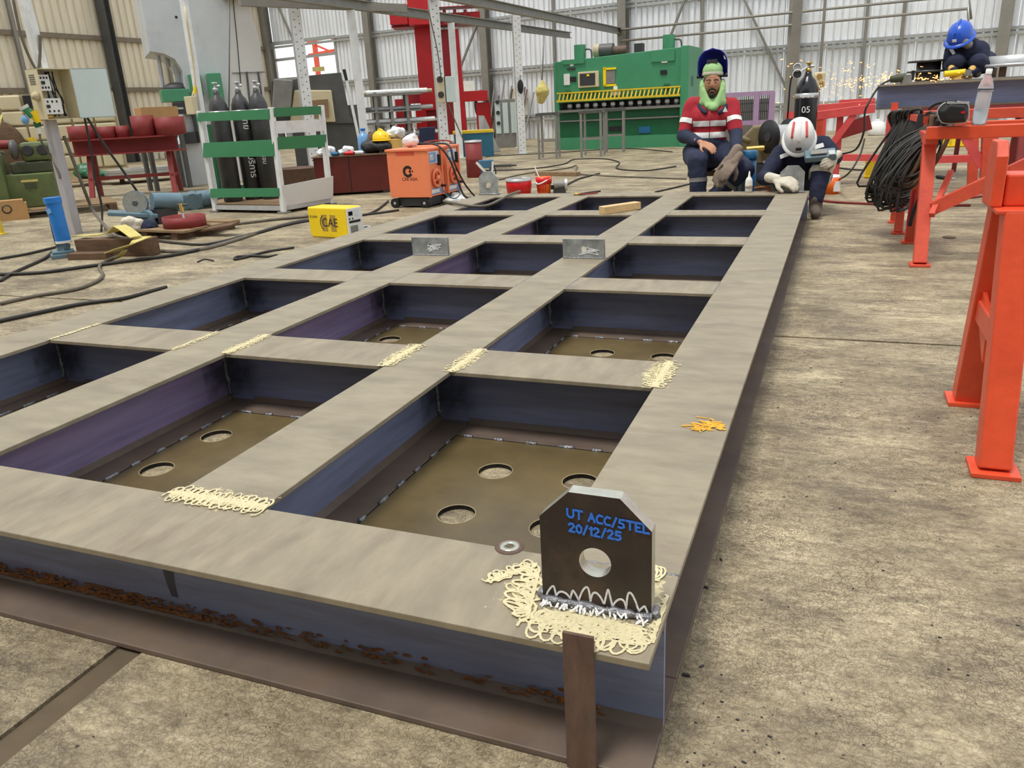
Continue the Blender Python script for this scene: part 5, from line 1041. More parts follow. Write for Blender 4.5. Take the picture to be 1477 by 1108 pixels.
# racks of pipes behind
P = Vector((-11.2, 16.2, 0)); t = thing('pipe_rack', 'grey steel rack loaded with pipes and bars left of the red frame', 'rack', P, facing(P)); IMr = Matrix.LocRotScale(P, Euler((0, 0, facing(P))), None).inverted()
def lr(px, py): q = IMr @ V(px, py, P); return (q.x, max(q.z, 0))
for px in (524, 545, 567, 590):
    x = lr(px, 180)[0]
    for y in (0, .7): MB().bx(x - .035, x + .035, y - .03, y + .03, 0, lr(px, 133)[1]).build('rack_post', M_GREY, t)
for py in (136, 160, 178, 196): z = lr(560, py)[1]; MB().bx(lr(520, py)[0], lr(608, py)[0], -.05, .75, z - .03, z).build('shelf', M_GREY, t)
zs = [lr(560, py)[1] for py in (136, 160, 178, 196)]
for i in range(36):
    k = i % 4; r = random.uniform(.025, .055); y = random.uniform(0.02, .7); x0 = lr(520, 0)[0] - random.uniform(0, .25); x1 = lr(608, 0)[0] + random.uniform(-.1, .2)
    MB().cyl((x0, y, zs[k] + r), (x1, y, zs[k] + r), r, 8).build('stored_pipe', random.choice([M_GREY, M_GALV, M_RUSTBAR, M_WHITE, M_BEIGED]), t)
# red gantry test frame
P = Vector((-9.05, 18.85, 0)); rzg = facing(P, -.05); t = thing('press_frame', 'tall red steel press frame standing near the back wall', 'press frame', P, rzg); t.name = 'red_gantry'; IMg = Matrix.LocRotScale(P, Euler((0, 0, rzg)), None).inverted()
def lgp(px, py): q = IMg @ V(px, py, P); return (q.x, max(q.z, 0))
def rb(n, x0, x1, y0, y1, d0=0, d1=.5, m=M_RED):
    (xa, za), (xb, zb) = lgp(x0, y1), lgp(x1, y0); return MB().bx(xa, xb, d0, d1, min(za, zb), max(za, zb)).build(n, m, t, bevel=.008)
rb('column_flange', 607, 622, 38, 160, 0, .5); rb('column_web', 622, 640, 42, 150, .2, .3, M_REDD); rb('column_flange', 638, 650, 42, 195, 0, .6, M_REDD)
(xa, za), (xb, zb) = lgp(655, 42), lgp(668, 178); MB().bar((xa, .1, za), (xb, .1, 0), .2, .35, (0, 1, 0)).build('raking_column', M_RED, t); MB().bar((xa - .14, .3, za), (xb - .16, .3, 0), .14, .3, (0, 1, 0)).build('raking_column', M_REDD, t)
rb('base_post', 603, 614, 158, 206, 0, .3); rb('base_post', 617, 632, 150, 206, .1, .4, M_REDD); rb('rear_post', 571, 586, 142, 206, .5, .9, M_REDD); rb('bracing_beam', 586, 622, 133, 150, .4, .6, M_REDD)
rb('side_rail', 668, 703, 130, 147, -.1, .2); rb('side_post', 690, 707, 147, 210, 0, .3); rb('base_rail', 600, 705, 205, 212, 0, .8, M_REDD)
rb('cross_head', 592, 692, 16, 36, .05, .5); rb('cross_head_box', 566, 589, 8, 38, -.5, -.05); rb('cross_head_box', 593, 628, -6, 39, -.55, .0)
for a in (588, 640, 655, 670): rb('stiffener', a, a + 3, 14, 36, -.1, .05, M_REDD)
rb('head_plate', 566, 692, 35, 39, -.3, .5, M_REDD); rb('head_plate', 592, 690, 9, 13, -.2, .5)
# meter box on the perforated post
P = p645 + Vector((0, -.12, 0)); q = V(637, 148, P); t = thing('meter_box', 'beige electrical meter box fixed to the perforated post in front of the red frame', 'electrical box', q, facing(P)); w = .3; zz = V(637, 111, P).z - q.z
MB().bx(-.06, .07, -.1, .0, 0, zz).build('box_side', M_BEIGE, t, bevel=.008); MB().bx(.08, .24, -.1, .06, 0, zz).build('box_door', M_DOORIN, t, bevel=.008); MB().bx(.068, .082, -.1, .0, 0, zz).build('door_gap', M_BLACK, t)
for z in (.12, .35): MB().cyl((0, -.12, z), (0, -.1, z), .05, 14).build('socket', M_CHARCOAL, t)
MB().bx(-.03, .03, -.105, -.1, zz * .75, zz * .9).build('label', M_LIDWHITE, t)
MB().tube([(0.02, -.03, zz), (0, .0, zz + .35), (-.05, .03, zz + .7), (-.1, .04, 1.4)], .012, 6).build('cable', M_CABLEG, t); MB().tube([(.1, -.03, 0), (.2, -.02, -.3), (.35, 0, -.7), (.45, 0, -.95)], .012, 6).build('cable', M_CABLEG, t)
# teal bin, canvas-like plate, cabinets behind the posts
P = Vector((-7.9, 15.0, 0)); q = V(684, 212, P); t = thing('teal_bin', 'teal steel bin with a yellow rim left of the leaning grey plate', 'bin', (q.x, q.y, 0), facing(q)); zt_ = V(684, 192, P).z; ws = .42
for a in ((-ws, ws, -.02, 0), (-ws, ws, .6, .62), (-ws, -ws + .02, 0, .6), (ws - .02, ws, 0, .6)): MB().bx(*a, 0, zt_).build('bin_side', M_TEAL, t)
MB().bx(-ws - .02, ws + .02, -.04, 0.64, zt_, zt_ + .05).build('yellow_rim', M_YELLOWO, t)
t = thing('grey_plate', 'triangular grey plate leaning beside the teal bin', 'plate', G(705, 221)); a, b, c = G(694, 221), G(722, 219), Vector(); Pq2 = a.lerp(b, .4); c = V(682, 168, Pq2) + Vector((0, .35, 0)); dq_ = V(690, 168, Pq2) + Vector((0, .35, 0)); n_ = Vector((0, -.03, .01))
MB().add([a, b, dq_, c, a + n_, b + n_, dq_ + n_, c + n_], [(0, 1, 2, 3), (4, 7, 6, 5), (0, 4, 5, 1), (1, 5, 6, 2), (2, 6, 7, 3), (3, 7, 4, 0)]).build('plate_body', M_GREY, t, True, fixn=True)
P = Vector((-7.9, 18.5, 0)); q = V(730, 200, P); t = thing('control_cabinet', 'grey control cabinet with pale doors right of the red frame', 'cabinet', (q.x, q.y, 0), facing(q)); zc_ = V(730, 143, P).z
MB().bx(-.26, .3, 0, .5, 0, zc_).build('cabinet_body', M_GREY, t, bevel=.01)
for x in (-.24, -.05, .15): MB().bx(x, x + .13, -.02, 0, .35, zc_ - .08).build('door_panel', M_DOORIN if x else M_GALV, t); 
for z in (.6, .85, 1.1): MB().cyl((-.17, -.035, z), (-.17, -.02, z), .05, 12).build('dial', M_CHARCOAL, t)
t = thing('leaning_bars', 'bundle of steel bars leaning on the back wall behind the control cabinet', 'steel bars', wm(9.6, .6, 0))
for k in range(14): s = 9.75 + k * .1 + random.uniform(-.02, .02); MB().cyl(wm(s, .75 + random.uniform(0, .15), .0), wm(s + random.uniform(-.1, .1), .22, random.uniform(1.1, 1.75)), .025, 8).build('bar', random.choice([M_GREY, M_RUSTBAR, M_DKGREY, M_BEIGED]), t, True)
t = thing('rope_coil', 'dark coil of hose hanging right of the red frame', 'hose', wm(9.5, .35, 1.0)); MB().tube([wm(9.4 + .22 * math.cos(a), .52, 1.05 + .4 * math.sin(a)) for a in [2 * PI * k / 14 for k in range(15)]], .05, 8, 2).build('coil', M_BLACK, t, True)
t = thing('paper_notice', 'white notice fixed to the back wall right of the red frame', 'notice', wm(8.75, .2, 1.6)); Mz = Matrix.Translation(wm(8.75, .18, 1.62)) @ Matrix.Rotation(rzb, 4, 'Z'); MB().bx(-.22, .22, -.012, 0, -.16, .16, 0, Mz).build('sheet', M_LIDWHITE, t, True)
P = wm(11.7, 1.2, 0); q = V(783, 148, P); t = thing('brass_bell', 'dull yellow cloth pouch hanging on a cord left of the green machine', 'pouch', q); t.name = 'yellow_pouch'; organic('pouch_body', M_STRAP, t, [(q + Vector((0, 0, .55)), .06, q + Vector((0, 0, .3)), .2), (q + Vector((0, 0, .3)), .2, q + Vector((-.05, 0, .08)), .12)], [], .03, 3, .04); MB().tube([q + Vector((0, 0, .6)), q + Vector((.02, .1, 1.2)), q + Vector((0, .3, 1.9))], .02, 6, 1).build('cord', M_GREY, t, True)
# green shearing machine
A, B = G(806, 217), G(980, 212); dx = (B - A).normalized(); rz = math.atan2(dx.y, dx.x); Ws = (B - A).length; P = A.lerp(B, .5)
t = thing('shearing_machine', 'big green hydraulic shearing machine with yellow finger guard', 'machine', P, rz); IMs = Matrix.LocRotScale(P, Euler((0, 0, rz)), None).inverted()
def ls(px, py): q = IMs @ V(px, py, P); return (q.x, max(0, q.z))
def sb(n, x0, x1, y0, y1, d0, d1, m, bev=.0): (xa, za), (xb, zb) = ls(x0, y1), ls(x1, y0); return MB().bx(min(xa, xb), max(xa, xb), d0, d1, min(za, zb), max(za, zb)).build(n, m, t, bevel=bev)
w2 = Ws / 2
MB().bx(-w2, w2, .12, 1.2, 0, .80).build('lower_bed', M_GREEND, t, bevel=.01); MB().bx(-w2, w2, .1, .12, .0, .26).build('kick_plate', M_GREEN, t)
zt0 = ls(805, 88)[1]; zt1 = ls(965, 70)[1]; zm = ls(880, 142)[1]; zg0, zg1 = 1.08, 1.18
zz_ = (ls(805, 152)[1] + ls(960, 138)[1]) / 2
MB().prism([(-w2, zz_), (w2, zz_), (w2, zt1), (-w2, zt0)], .5, Matrix.Translation((0, .05, 0))).build('upper_beam', M_GREEN, t, bevel=.01)
MB().bx(w2 - .01, w2 + .16, .0, 1.5, .0, zt1 + .02).build('side_frame', M_GREEN, t, bevel=.01); MB().bx(-w2 - .1, -w2 + .01, .1, 1.4, .0, zt0).build('side_frame', M_GREEN, t, bevel=.01)
MB().bx(-w2, w2, .0, .5, .80, .85).build('table', M_GREY, t); MB().bx(-w2 + .05, w2 - .02, .2, .5, .85, zz_).build('blade_gap', M_BLACK, t)
for k in range(13): x = -w2 + .25 + k * (Ws - .35) / 12; MB().cyl((x, .12, .86), (x, .12, zz_ - .02), .045, 12).build('hold_down', M_DKGREY, t); MB().cyl((x, .12, zz_ - .1), (x, .12, zz_ - .04), .055, 12).build('clamp_nut', M_GALV, t)
gz = zz_ + .02
MB().bx(-w2, w2, -.06, -.03, gz, gz + .04).build('guard_rail', M_YELLOWO, t); MB().bx(-w2, w2, -.02, .02, gz + .17, gz + .2).build('guard_rail', M_YELLOWO, t)
for k in range(30): x = -w2 + .05 + k * (Ws - .1) / 29; MB().bar((x, -.045, gz + .02), (x + .03, .0, gz + .18), .03, .012, (0, -1, 0)).build('guard_bar', M_YELLOWO, t)
sb('control_panel', 829, 861, 102, 127, -.02, .05, M_BEIGE, .01); sb('control_screen', 832, 856, 105, 124, -.03, -.02, M_CHARCOAL); sb('yellow_button', 843, 847, 107, 110, -.04, -.03, M_YELLOW)
for a in ((868, 888, 97, 101), (868, 888, 121, 125), (868, 872, 97, 125)): sb('yellow_frame', *a, .02, .05, M_YELLOW)
sb('display_window', 872, 886, 101, 121, .035, .05, M_GREY); sb('warning_plate', 880, 895, 130, 138, .02, .05, M_LIDWHITE); sb('warning_plate', 884, 890, 124, 131, .02, .05, M_LIDWHITE)
sb('notice_plate', 805, 814, 106, 123, .03, .05, M_LIDWHITE); sb('dark_vent', 815, 824, 110, 118, .03, .05, M_BLACK); sb('dark_vent', 956, 966, 101, 108, .03, .05, M_BLACK); sb('name_plate', 810, 823, 97, 101, .03, .05, M_CHARCOAL); sb('white_tag', 815, 820, 91, 95, .03, .05, M_LIDWHITE)
sb('mark_plate', 958, 967, 83, 91, .025, .05, M_LIDWHITE); (xa, za) = ls(962.5, 87); text('lettering', 'CE', .085, stand(xa, .023, za), M_CHARCOAL, t)
sb('corner_cover', 802, 838, 84, 93, .02, .06, M_GREEN); sb('corner_cover', 942, 978, 73, 90, .02, .06, M_GREEN)
for px, py in ((812, 135), (966, 125)): (xa, za) = ls(px, py); MB().lathe([(.06, 0), (.08, .01), (.06, .012)], 20, Matrix.Translation((xa, .05, za)) @ Matrix.Rotation(PI / 2, 4, 'X')).build('round_emblem', M_GREEND, t)
for px, y0, y1 in ((823, 63, 85), (964, 50, 73)): (xa, za), (xb, zb) = ls(px, y0), ls(px, y1); MB().cyl((xa, .35, zb - .05), (xa, .35, za), .13, 18).build('cylinder_housing', M_GREEN, t); MB().tube([(xa + .13, .35, za - .1), (xa + .25, .35, za - .12), (xa + .27, .35, zb)], .02, 6).build('oil_pipe', M_DKGREY, t)
(xa, za), (xb, zb) = ls(842, 72), ls(872, 72); MB().cyl((xa, .6, za), (xb, .6, za), .14, 20).build('motor', M_DKGREY, t); MB().cyl((xa - .01, .6, za), (xa + .12, .6, za), .145, 20).build('motor_end', M_BEIGED, t); MB().cyl((xb, .6, za - .02), (xb + .3, .6, za - .02), .09, 14).build('pump', M_RUSTBAR, t); (xa, za) = ls(916, 69); MB().bx(xa - .1, xa + .08, .4, .6, za - .15, za + .1).build('valve_block', M_CHARCOAL, t)
sb('bed_slot', 922, 940, 182, 192, .1, .13, M_BLUED); sb('bed_slot', 875, 898, 182, 190, .1, .13, M_BLACK); MB().bx(w2 + .15, w2 + .165, .3, .5, 1.2, 1.4).build('side_badge', M_GREEND, t)
MB().bx(-w2 + .03, w2 - .03, .07, .12, .6, .63).build('bed_rail', M_GREY, t)
# roller stands in front of the shear
def trestle_stand(p0, p1, lab, dep=.45):
    a, b = G(*p0), G(*p1); dx = (b - a); L = dx.length; rz = math.atan2(dx.y, dx.x); t = thing('support_stand', lab, 'stand', a.lerp(b, .5), rz); zt = .80
    for sx in (-1, 1):
        for y in (0, dep): MB().bx(sx * L / 2 - .02, sx * L / 2 + .02, y - .02, y + .02, 0, zt).build('leg', M_GREY, t)
    for y in (0, dep): MB().bx(-L / 2 - .04, L / 2 + .04, y - .025, y + .025, zt, zt + .05).build('top_rail', M_DKGREY, t); MB().bx(-L / 2, L / 2, y - .015, y + .015, .32, .35).build('cross_rail', M_GREY, t)
    for sx in (-1, 1): MB().bx(sx * L / 2 - .02, sx * L / 2 + .02, 0, dep, zt, zt + .04).build('end_rail', M_GREY, t)
trestle_stand((778, 230), (803, 229), 'narrow grey steel stand at the left end of the green machine'); trestle_stand((839, 227), (867, 226), 'grey steel stand in front of the middle of the green machine'); trestle_stand((874, 220.5), (899, 219.5), 'grey steel stand close to the green machine, right of the middle stand', .25)

# ================================================================ RIGHT SIDE
# near orange trestle (cropped by the right edge)
t = thing('orange_trestle', 'bright orange-red trestle nearest the camera, cut by the right edge', 'trestle', (.70, 1.67, 0))
yA, yB, xt = 1.40, 1.97, .685; zt = .70
def boxleg(t, a, b, w, m=M_ORANGE, nm='leg'): return MB().bar(a, b, w, w, (0, 1, 0) if abs(b[2] - a[2]) > .3 else (0, 0, 1)).build(nm, m, t, True, bevel=.005)
def end_frame(t, x, ya, yb, zt, w, m, sp=.09, lz=0):
    ym = (ya + yb) / 2
    for y in (ya, yb):
        yy = ym + (-sp if y < ym else sp); boxleg(t, (x, y, .012), (x, yy, zt), w, m); MB().bx(x - w * .75, x + w * .75, y - w * .75, y + w * .75, 0, .014).build('foot_plate', m, t, True, bevel=.002)
end_frame(t, xt, yA, yB, zt, .082, M_ORANGE, .10)
for (a, b) in (((xt, yA + .08, .36), (xt, yB - .08, .36)),): MB().bar(a, b, .06, .07).build('cross_tie', M_ORANGE, t, True, bevel=.004)
ym = (yA + yB) / 2
MB().prism([(-.12, .26), (.02, .34), (.12, .42), (.12, .47), (-.12, .40)], .012, Matrix.Translation((xt - .01, ym + .1, -.02)) @ Matrix.Rotation(PI / 2, 4, 'Z')).build('gusset', M_ORANGE, t, True)
MB().bx(xt - .06, 2.6, ym - .14, ym + .14, zt, zt + .012).build('cap_plate', M_ORANGE, t, True, bevel=.003)
MB().bx(xt - .035, 2.6, ym - .055, ym + .055, zt + .012, zt + .10).build('top_beam', M_ORANGE, t, True, bevel=.006)
MB().prism([(-.075, .0125), (.075, .0125), (.075, .15), (.045, .19), (-.045, .19), (-.075, .15)], .03, Matrix.Translation((xt - .07, ym, zt - .0)) @ Matrix.Rotation(-PI / 2, 4, 'Z')).build('end_stop', M_ORANGE, t, True, bevel=.004)
end_frame(t, 2.5, yA, yB, zt, .082, M_ORANGE, .10)
MB().bar((xt + .05, ym + .1, .62), (1.7, ym + .1, .12), .05, .06).build('diagonal', M_ORANGE, t, True)
for x in (xt + .05, 2.4): pass
# middle orange trestles carrying the cables
t = thing('orange_trestle', 'orange trestle second from the camera, a water bottle standing on its rail', 'trestle', (.72, 4.72, 0)); zm_ = .79
end_frame(t, .715, 4.36, 5.17, .74, .075, M_ORANGED, .12); MB().bx(.68, 3.2, 4.45, 4.54, .73, .80).build('top_rail', M_ORANGE, t, True, bevel=.004)
MB().bx(.70, 3.2, 4.98, 5.05, .74, .80).build('top_rail', M_ORANGE, t, True, bevel=.004); MB().bx(.68, .75, 4.5, 5.05, .70, .76).build('end_rail', M_ORANGED, t, True)
MB().bar((.76, 4.46, .33), (1.55, 4.46, .76), .05, .075).build('diagonal', M_ORANGED, t, True); MB().bar((.75, 4.38, .30), (.86, 4.7, .52), .03, .03).build('short_brace', M_ORANGED, t, True); end_frame(t, 3.1, 4.36, 5.17, .74, .075, M_ORANGED, .12)
t = thing('orange_trestle', 'orange trestle third from the camera, black cables hung over its end post', 'trestle', (.68, 5.9, 0))
end_frame(t, .66, 5.55, 6.1, .80, .06, M_ORANGED, .1); MB().bx(.62, 3.2, 5.78, 5.86, .78, .85).build('top_rail', M_ORANGED, t, True, bevel=.004); q1, q2 = Y(1287, 188, 5.82), Y(1291, 148, 5.82); MB().bar(q1, q2, .045, .045, (0, 1, 0)).build('end_post', M_ORANGED, t, True)
end_frame(t, 3.0, 5.55, 6.1, .80, .06, M_ORANGED, .1)
MB().bar(Y(1290, 163, 5.8), Vector((.72, 4.98, .82)), .04, .04).build('side_rail', M_ORANGED, t, True)
t = thing('orange_trestle', 'orange trestle fourth from the camera with a diagonal brace above the yellow crate', 'trestle', (1.5, 8.1, 0))
p = G(1424, 279); boxleg(t, (p.x, p.y, 0), Y(1428, 192, p.y), .13, M_ORANGED); p2 = G(1402, 268); boxleg(t, (p2.x, p2.y, 0), Y(1405, 170, p2.y), .09, M_ORANGED); MB().bar(Y(1385, 185, p.y), Y(1417, 240, p.y), .08, .08).build('diagonal', M_PINKRED, t, True)
MB().bar(Y(1290, 232, 8.4), Y(1420, 228, 8.4), .07, .07).build('low_rail', M_PINKRED, t, True); MB().bar(Y(1375, 190, p.y), Y(1480, 186, p.y), .1, .1).build('top_rail', M_ORANGED, t, True); p = G(1378, 250); boxleg(t, (p.x, p.y + .2, 0), Y(1384, 190, p.y + .2), .05, M_MAROON)
p3 = G(1480, 300); boxleg(t, (p3.x + .4, 8.1, 0), (p3.x + .4, 8.1, .7), .1, M_ORANGED)
# faded red trestle at the back left of the cables
t = thing('red_trestle', 'faded red trestle behind the worker in the white hard hat', 'trestle', (.3, 8.9, 0)); Yq = 8.9
MB().bar(Y(1155, 170, Yq), Y(1262, 156, Yq), .09, .09).build('front_rail', M_PINKRED, t, True, bevel=.004); MB().bar(Y(1180, 157, Yq + .6), Y(1262, 150, Yq + .6), .09, .09).build('rear_rail', M_PINKRED, t, True, bevel=.004)
for px, py, px2, yy in ((1176, 235, 1181, Yq), (1212, 236, 1212, Yq + .05), (1190, 234, 1188, Yq + .6)):
    a = G(px, py) ; b = Y(px2, 168, yy); MB().bar(Vector((b.x, yy, 0)), b, .1 if px == 1176 else .07, .08, (0, 1, 0)).build('leg', M_ORANGED if px == 1176 else M_PINKRED, t, True)
MB().bar(Y(1202, 205, Yq), Y(1232, 165, Yq), .07, .07).build('diagonal', M_PINKRED, t, True); MB().bar(Y(1208, 227, Yq), Y(1290, 228, Yq), .07, .07).build('low_rail', M_PINKRED, t, True); MB().bar(Y(1210, 150, Yq + .9), Y(1262, 147, Yq + .9), .06, .09).build('rear_rail', M_PINKRED, t, True)
b = Y(1285, 165, Yq); MB().bar(Vector((b.x, Yq, 0)), b, .07, .07, (0, 1, 0)).build('leg', M_PINKRED, t, True); MB().bar(Y(1212, 190, Yq + .2), Y(1256, 176, Yq + .2), .03, .16).build('red_web', M_MAROON, t, True)
# long steel beams on the trestles
def hbeam(name, lab, a, b, h, w, tf, tw):
    t = thing(name, lab, 'beam', (a + b) / 2); MB().bar(a + Vector((0, 0, h - tf / 2)), b + Vector((0, 0, h - tf / 2)), w, tf).build('top_flange', M_FLANGE, t, True); MB().bar(a + Vector((0, 0, tf / 2)), b + Vector((0, 0, tf / 2)), w, tf).build('bottom_flange', M_BFL, t, True); MB().bar(a + Vector((0, 0, h / 2)), b + Vector((0, 0, h / 2)), tw, h - 2 * tf).build('web', M_WEB, t, True); return t
a = Y(1263, 158, 6.85); zb_ = a.z; hb_ = Y(1263, 123, 6.85).z - zb_
hbeam('steel_beam', 'long grey wide-flange beam lying across the trestles at the right', a, Vector((a.x + 3.4, 6.85, zb_)), hb_, .2, .013, .009)
t = thing('beam_support', 'dark red support under the long grey beam', 'trestle', (a.x + 1, 6.9, 0)); MB().bx(a.x + .25, a.x + 3.3, 6.75, 6.95, zb_ - .09, zb_ - .002).build('rail', M_MAROON, t, True)
for x in (a.x + 1.1, a.x + 3.0):
    for y in (6.55, 7.15): MB().bar((x, y, 0), (x, 6.85 + (y - 6.85) * .3, zb_ - .09), .06, .06, (0, 1, 0)).build('leg', M_MAROON, t, True)
PYB = 9.6; zp = Y(1390, 114, PYB).z
t = thing('work_platform', 'grey steel work platform on legs behind the long beam', 'platform', (2.4, PYB, 0)); xa = Y(1300, 120, PYB).x; MB().bx(xa, xa + 4.2, PYB - .45, PYB + .5, zp - .05, zp).build('deck', M_GREY, t, True)
for x in (xa + .1, xa + 2, xa + 4):
    for y in (PYB - .4, PYB + .45): MB().bx(x - .04, x + .04, y - .04, y + .04, 0, zp - .05).build('leg', M_MAROON, t, True)
P = Vector((Y(1337, 118, PYB).x, PYB, zp)); t = thing('flanged_pipe', 'black flanged pipe stub standing left of the worker in the blue hard hat', 'pipe', P); zz = Y(1337, 87, PYB).z - zp; rr = .125
MB().lathe([(rr, 0), (rr, zz), (rr - .012, zz), (rr - .012, 0)], 28, close=False).build('pipe_wall', M_CYL, t)
for z in (zz * .42, zz - .02): MB().lathe([(rr - .005, z), (rr * 1.75, z), (rr * 1.75, z + .02), (rr - .005, z + .02)], 28, close=False).build('flange', M_CYL, t)
P = Vector((Y(1462, 118, PYB).x, PYB, zp)); t = thing('steel_ring', 'bright flanged steel ring on the platform at the right edge', 'ring', P); zz = Y(1462, 80, PYB).z - zp
MB().lathe([(.34, .13), (.34, zz), (.33, zz), (.33, .13)], 36, close=False).build('ring_wall', M_GALV, t); MB().lathe([(.32, .10), (.44, .10), (.44, .13), (.32, .13), (.32, .10)], 36, close=False).build('flange', M_GALV, t)
for k in range(3): a_ = k * 2.1; MB().bx(.33 * math.cos(a_) - .03, .33 * math.cos(a_) + .03, .33 * math.sin(a_) - .03, .33 * math.sin(a_) + .03, 0, .10).build('packing_block', M_WOODD, t)
# grinder lying on the beam with its cord
zb2 = zb_ + hb_; q = Vector((Y(1290, 116, 6.85).x, 6.85, zb2)); q2 = Vector((Y(1312, 112, 6.85).x, 6.87, zb2))
t = thing('beam_grinder', 'dark green angle grinder lying on the left end of the long beam', 'grinder', q); MB().cone(q + Vector((-.03, 0, .04)), q2 + Vector((-.03, 0, .05)), .028, .036, 14).build('motor_body', M_OLIVED, t, True); MB().cyl(q2 + Vector((-.02, 0, .0)), q2 + Vector((-.02, 0, .07)), .045, 16).build('gear_head', M_GREY, t, True); MB().cyl(q2 + Vector((.02, -.01, .025)), q2 + Vector((.025, -.01, .1)), .016, 10).build('side_handle', M_BLACK, t, True)
cable([q + Vector((-.02, 0, .04)), Y(1268, 125, 6.8), Y(1252, 150, 6.7), Y(1247, 165, 6.7), Y(1246, 190, 6.7), Y(1235, 215, 6.75), Y(1215, 222, 6.8)], .009, 'black grinder cord dropping from the long beam past the red rails')
t = MB()
for k in range(330):
    d = random.random() ** .8; px = 1395 - d * 215 + random.gauss(0, 4); py = 112 + d * 8 + random.gauss(0, 3 + d * 11)
    if random.random() < .12: px, py = random.uniform(1110, 1210), random.uniform(85, 175)
    if py > 121 and px > 1266: continue
    yy = 9.3 + random.uniform(-.3, .3); p = Y(px, py, yy)
    if p.z < .5: continue
    L_ = random.uniform(.004, .035) if d < .8 else .006; u = Vector((random.uniform(-1, 1), random.uniform(-.3, .3), random.uniform(-.5, .5))).normalized(); r = random.uniform(.002, .0055)
    t.cone(p, p + u * L_, r, r * .5, 5)
tag(t.build('grinding_sparks', M_SPARK), 'shower of orange grinding sparks left of the worker in the blue hard hat', 'sparks', None, 'stuff')
# cables hung on the trestle end
def hank(name, lab, top0, top1, bot, n, r, m, sh=0.):
    t = MB(); rnd = random.Random(len(lab))
    for k in range(n):
        f = rnd.random(); a = Vector(top0).lerp(Vector(top1), f); b = a + Vector((rnd.uniform(-.05, .05), rnd.uniform(-.05, .05), -.01)); zb__ = bot + rnd.uniform(-.06, .10); dx = rnd.uniform(-.10, .0) * (1.4 - f) + sh * rnd.uniform(.8, 1.15)
        c = Vector((a.x + dx * .6 - .03, a.y - .06, (a.z + zb__) / 2)); e = Vector((a.x + dx + .0 - rnd.uniform(.02, .1), a.y - .1, zb__)); g = Vector((a.x + dx + rnd.uniform(.03, .12), a.y - .05, zb__ + .02)); h_ = Vector((a.x + sh * .5 + rnd.uniform(.0, .08), a.y + .03, (a.z + zb__) / 2))
        t.tube([a + Vector((0, -.03, .0)), a + Vector((0, -.05, -.06)), c, e, (e + g) / 2 - Vector((0, 0, .03)), g, h_, b + Vector((0, .05, -.05)), b + Vector((0, .03, .012)), a + Vector((0, -.03, .012))], r, 5, 3)
    o = t.build(name, m); return tag(o, lab, 'cable coil', None, 'stuff')
T0 = Y(1293, 163, 5.6); T1 = Y(1325, 160, 5.25); T2 = Y(1340, 164, 5.05); T3 = Y(1366, 175, 4.75)
hank('cable_hank', 'thick hank of black cable hanging from the left end of the trestle', T0, T1, Y(1290, 285, 5.35).z, 44, .009, M_CABLE)
hank('cable_hank', 'hank of black cable slanting down from under the welding helmet', T2, T3, Y(1315, 258, 4.9).z, 34, .0085, M_CABLE, -.16)
hk = bpy.data.objects.get('cable_hank.001')
strapm = MB(); strapm.bar(Y(1333, 165, 5.0), Y(1318, 228, 5.0), .07, .012, (0, -1, 0)); tag(strapm.build('black_strap', M_CHARCOAL), 'flat dark grey webbing strap hanging between the two cable hanks', 'strap')
cable([Y(1345, 165, 4.72), Y(1338, 200, 4.7), Y(1322, 240, 4.7), Y(1304, 266, 4.7), Y(1318, 264, 4.7), Y(1345, 240, 4.68), Y(1365, 205, 4.68), Y(1372, 180, 4.7)], .014, 'brown hose looping lowest under the welding helmet', M_WOODD)
cable([Y(1278, 265, 5.4), Y(1268, 285, 5.4), Y(1275, 300, 5.4), Y(1292, 296, 5.4), Y(1290, 280, 5.4)], .009, 'single black cable loop at the bottom of the thick hank')
p = Y(1284, 283, 5.35); t = thing('cable_plug', 'grey and blue cable plug hanging below the black cable hank', 'plug', p); MB().cyl(p, Y(1283, 268, 5.35), .028, 12).build('plug_body', M_GREY, t, True); MB().cyl(p, Y(1285, 288, 5.35), .03, 12).build('blue_ring', M_HELMETB, t, True)
tag(MB().tube([Y(1322, 262, 5.0), Y(1317, 290, 5.0), Y(1312, 315, 5.0), Y(1311, 325, 5.0)], .018, 6).build('red_strap', M_RED), 'dark red strap hanging below the trestle cables', 'strap')
tag(MB().tube([Y(1326, 285, 4.95), Y(1318, 305, 4.95), Y(1312, 326, 4.95)], .014, 6).build('black_tail', M_BLACK), 'black cable tail hanging below the dark red strap', 'cable')
# black welding helmet
P = Y(1380, 172, 4.55); P.z = .802; t = thing('welding_helmet', 'black welding helmet with silver edge lying on the orange rail', 'helmet', P); k_ = 4.55
pr = [Y(*v, 4.42) for v in ((1352, 160), (1356, 174), (1364, 178), (1394, 176), (1397, 160), (1394, 149), (1366, 147))]; c0 = P
n = len(pr); bk = [v + Vector((0.02, .17, 0)) for v in pr]; m = MB(); mid = [v + Vector((.005, -.04, 0)) for v in [p_.lerp(sum(pr, Vector()) / n, .25) for p_ in pr]]
m.add(pr + bk + mid, [(i, n + i, n + (i + 1) % n, (i + 1) % n) for i in range(n)] + [tuple(range(n, 2 * n))[::-1]] + [(2 * n + i, i, (i + 1) % n, 2 * n + (i + 1) % n) for i in range(n)] + [tuple(range(2 * n, 3 * n))]); m.build('shell', M_BLACK, t, True, fixn=True, bevel=.01)
MB().tube(pr[1:] + [pr[0], pr[1]], .004, 6, 3).build('silver_edge', M_GALV, t, True); MB().tube([Y(1340, 157, 4.6), Y(1350, 150, 4.5), Y(1366, 147, 4.42), Y(1380, 146, 4.4)], .008, 6).build('headband', M_BLACK, t, True)
q = Y(1389, 162, 4.36); MB().box(q, (.018, .008, .010)).build('red_badge', M_REDBUCKET, t, True)
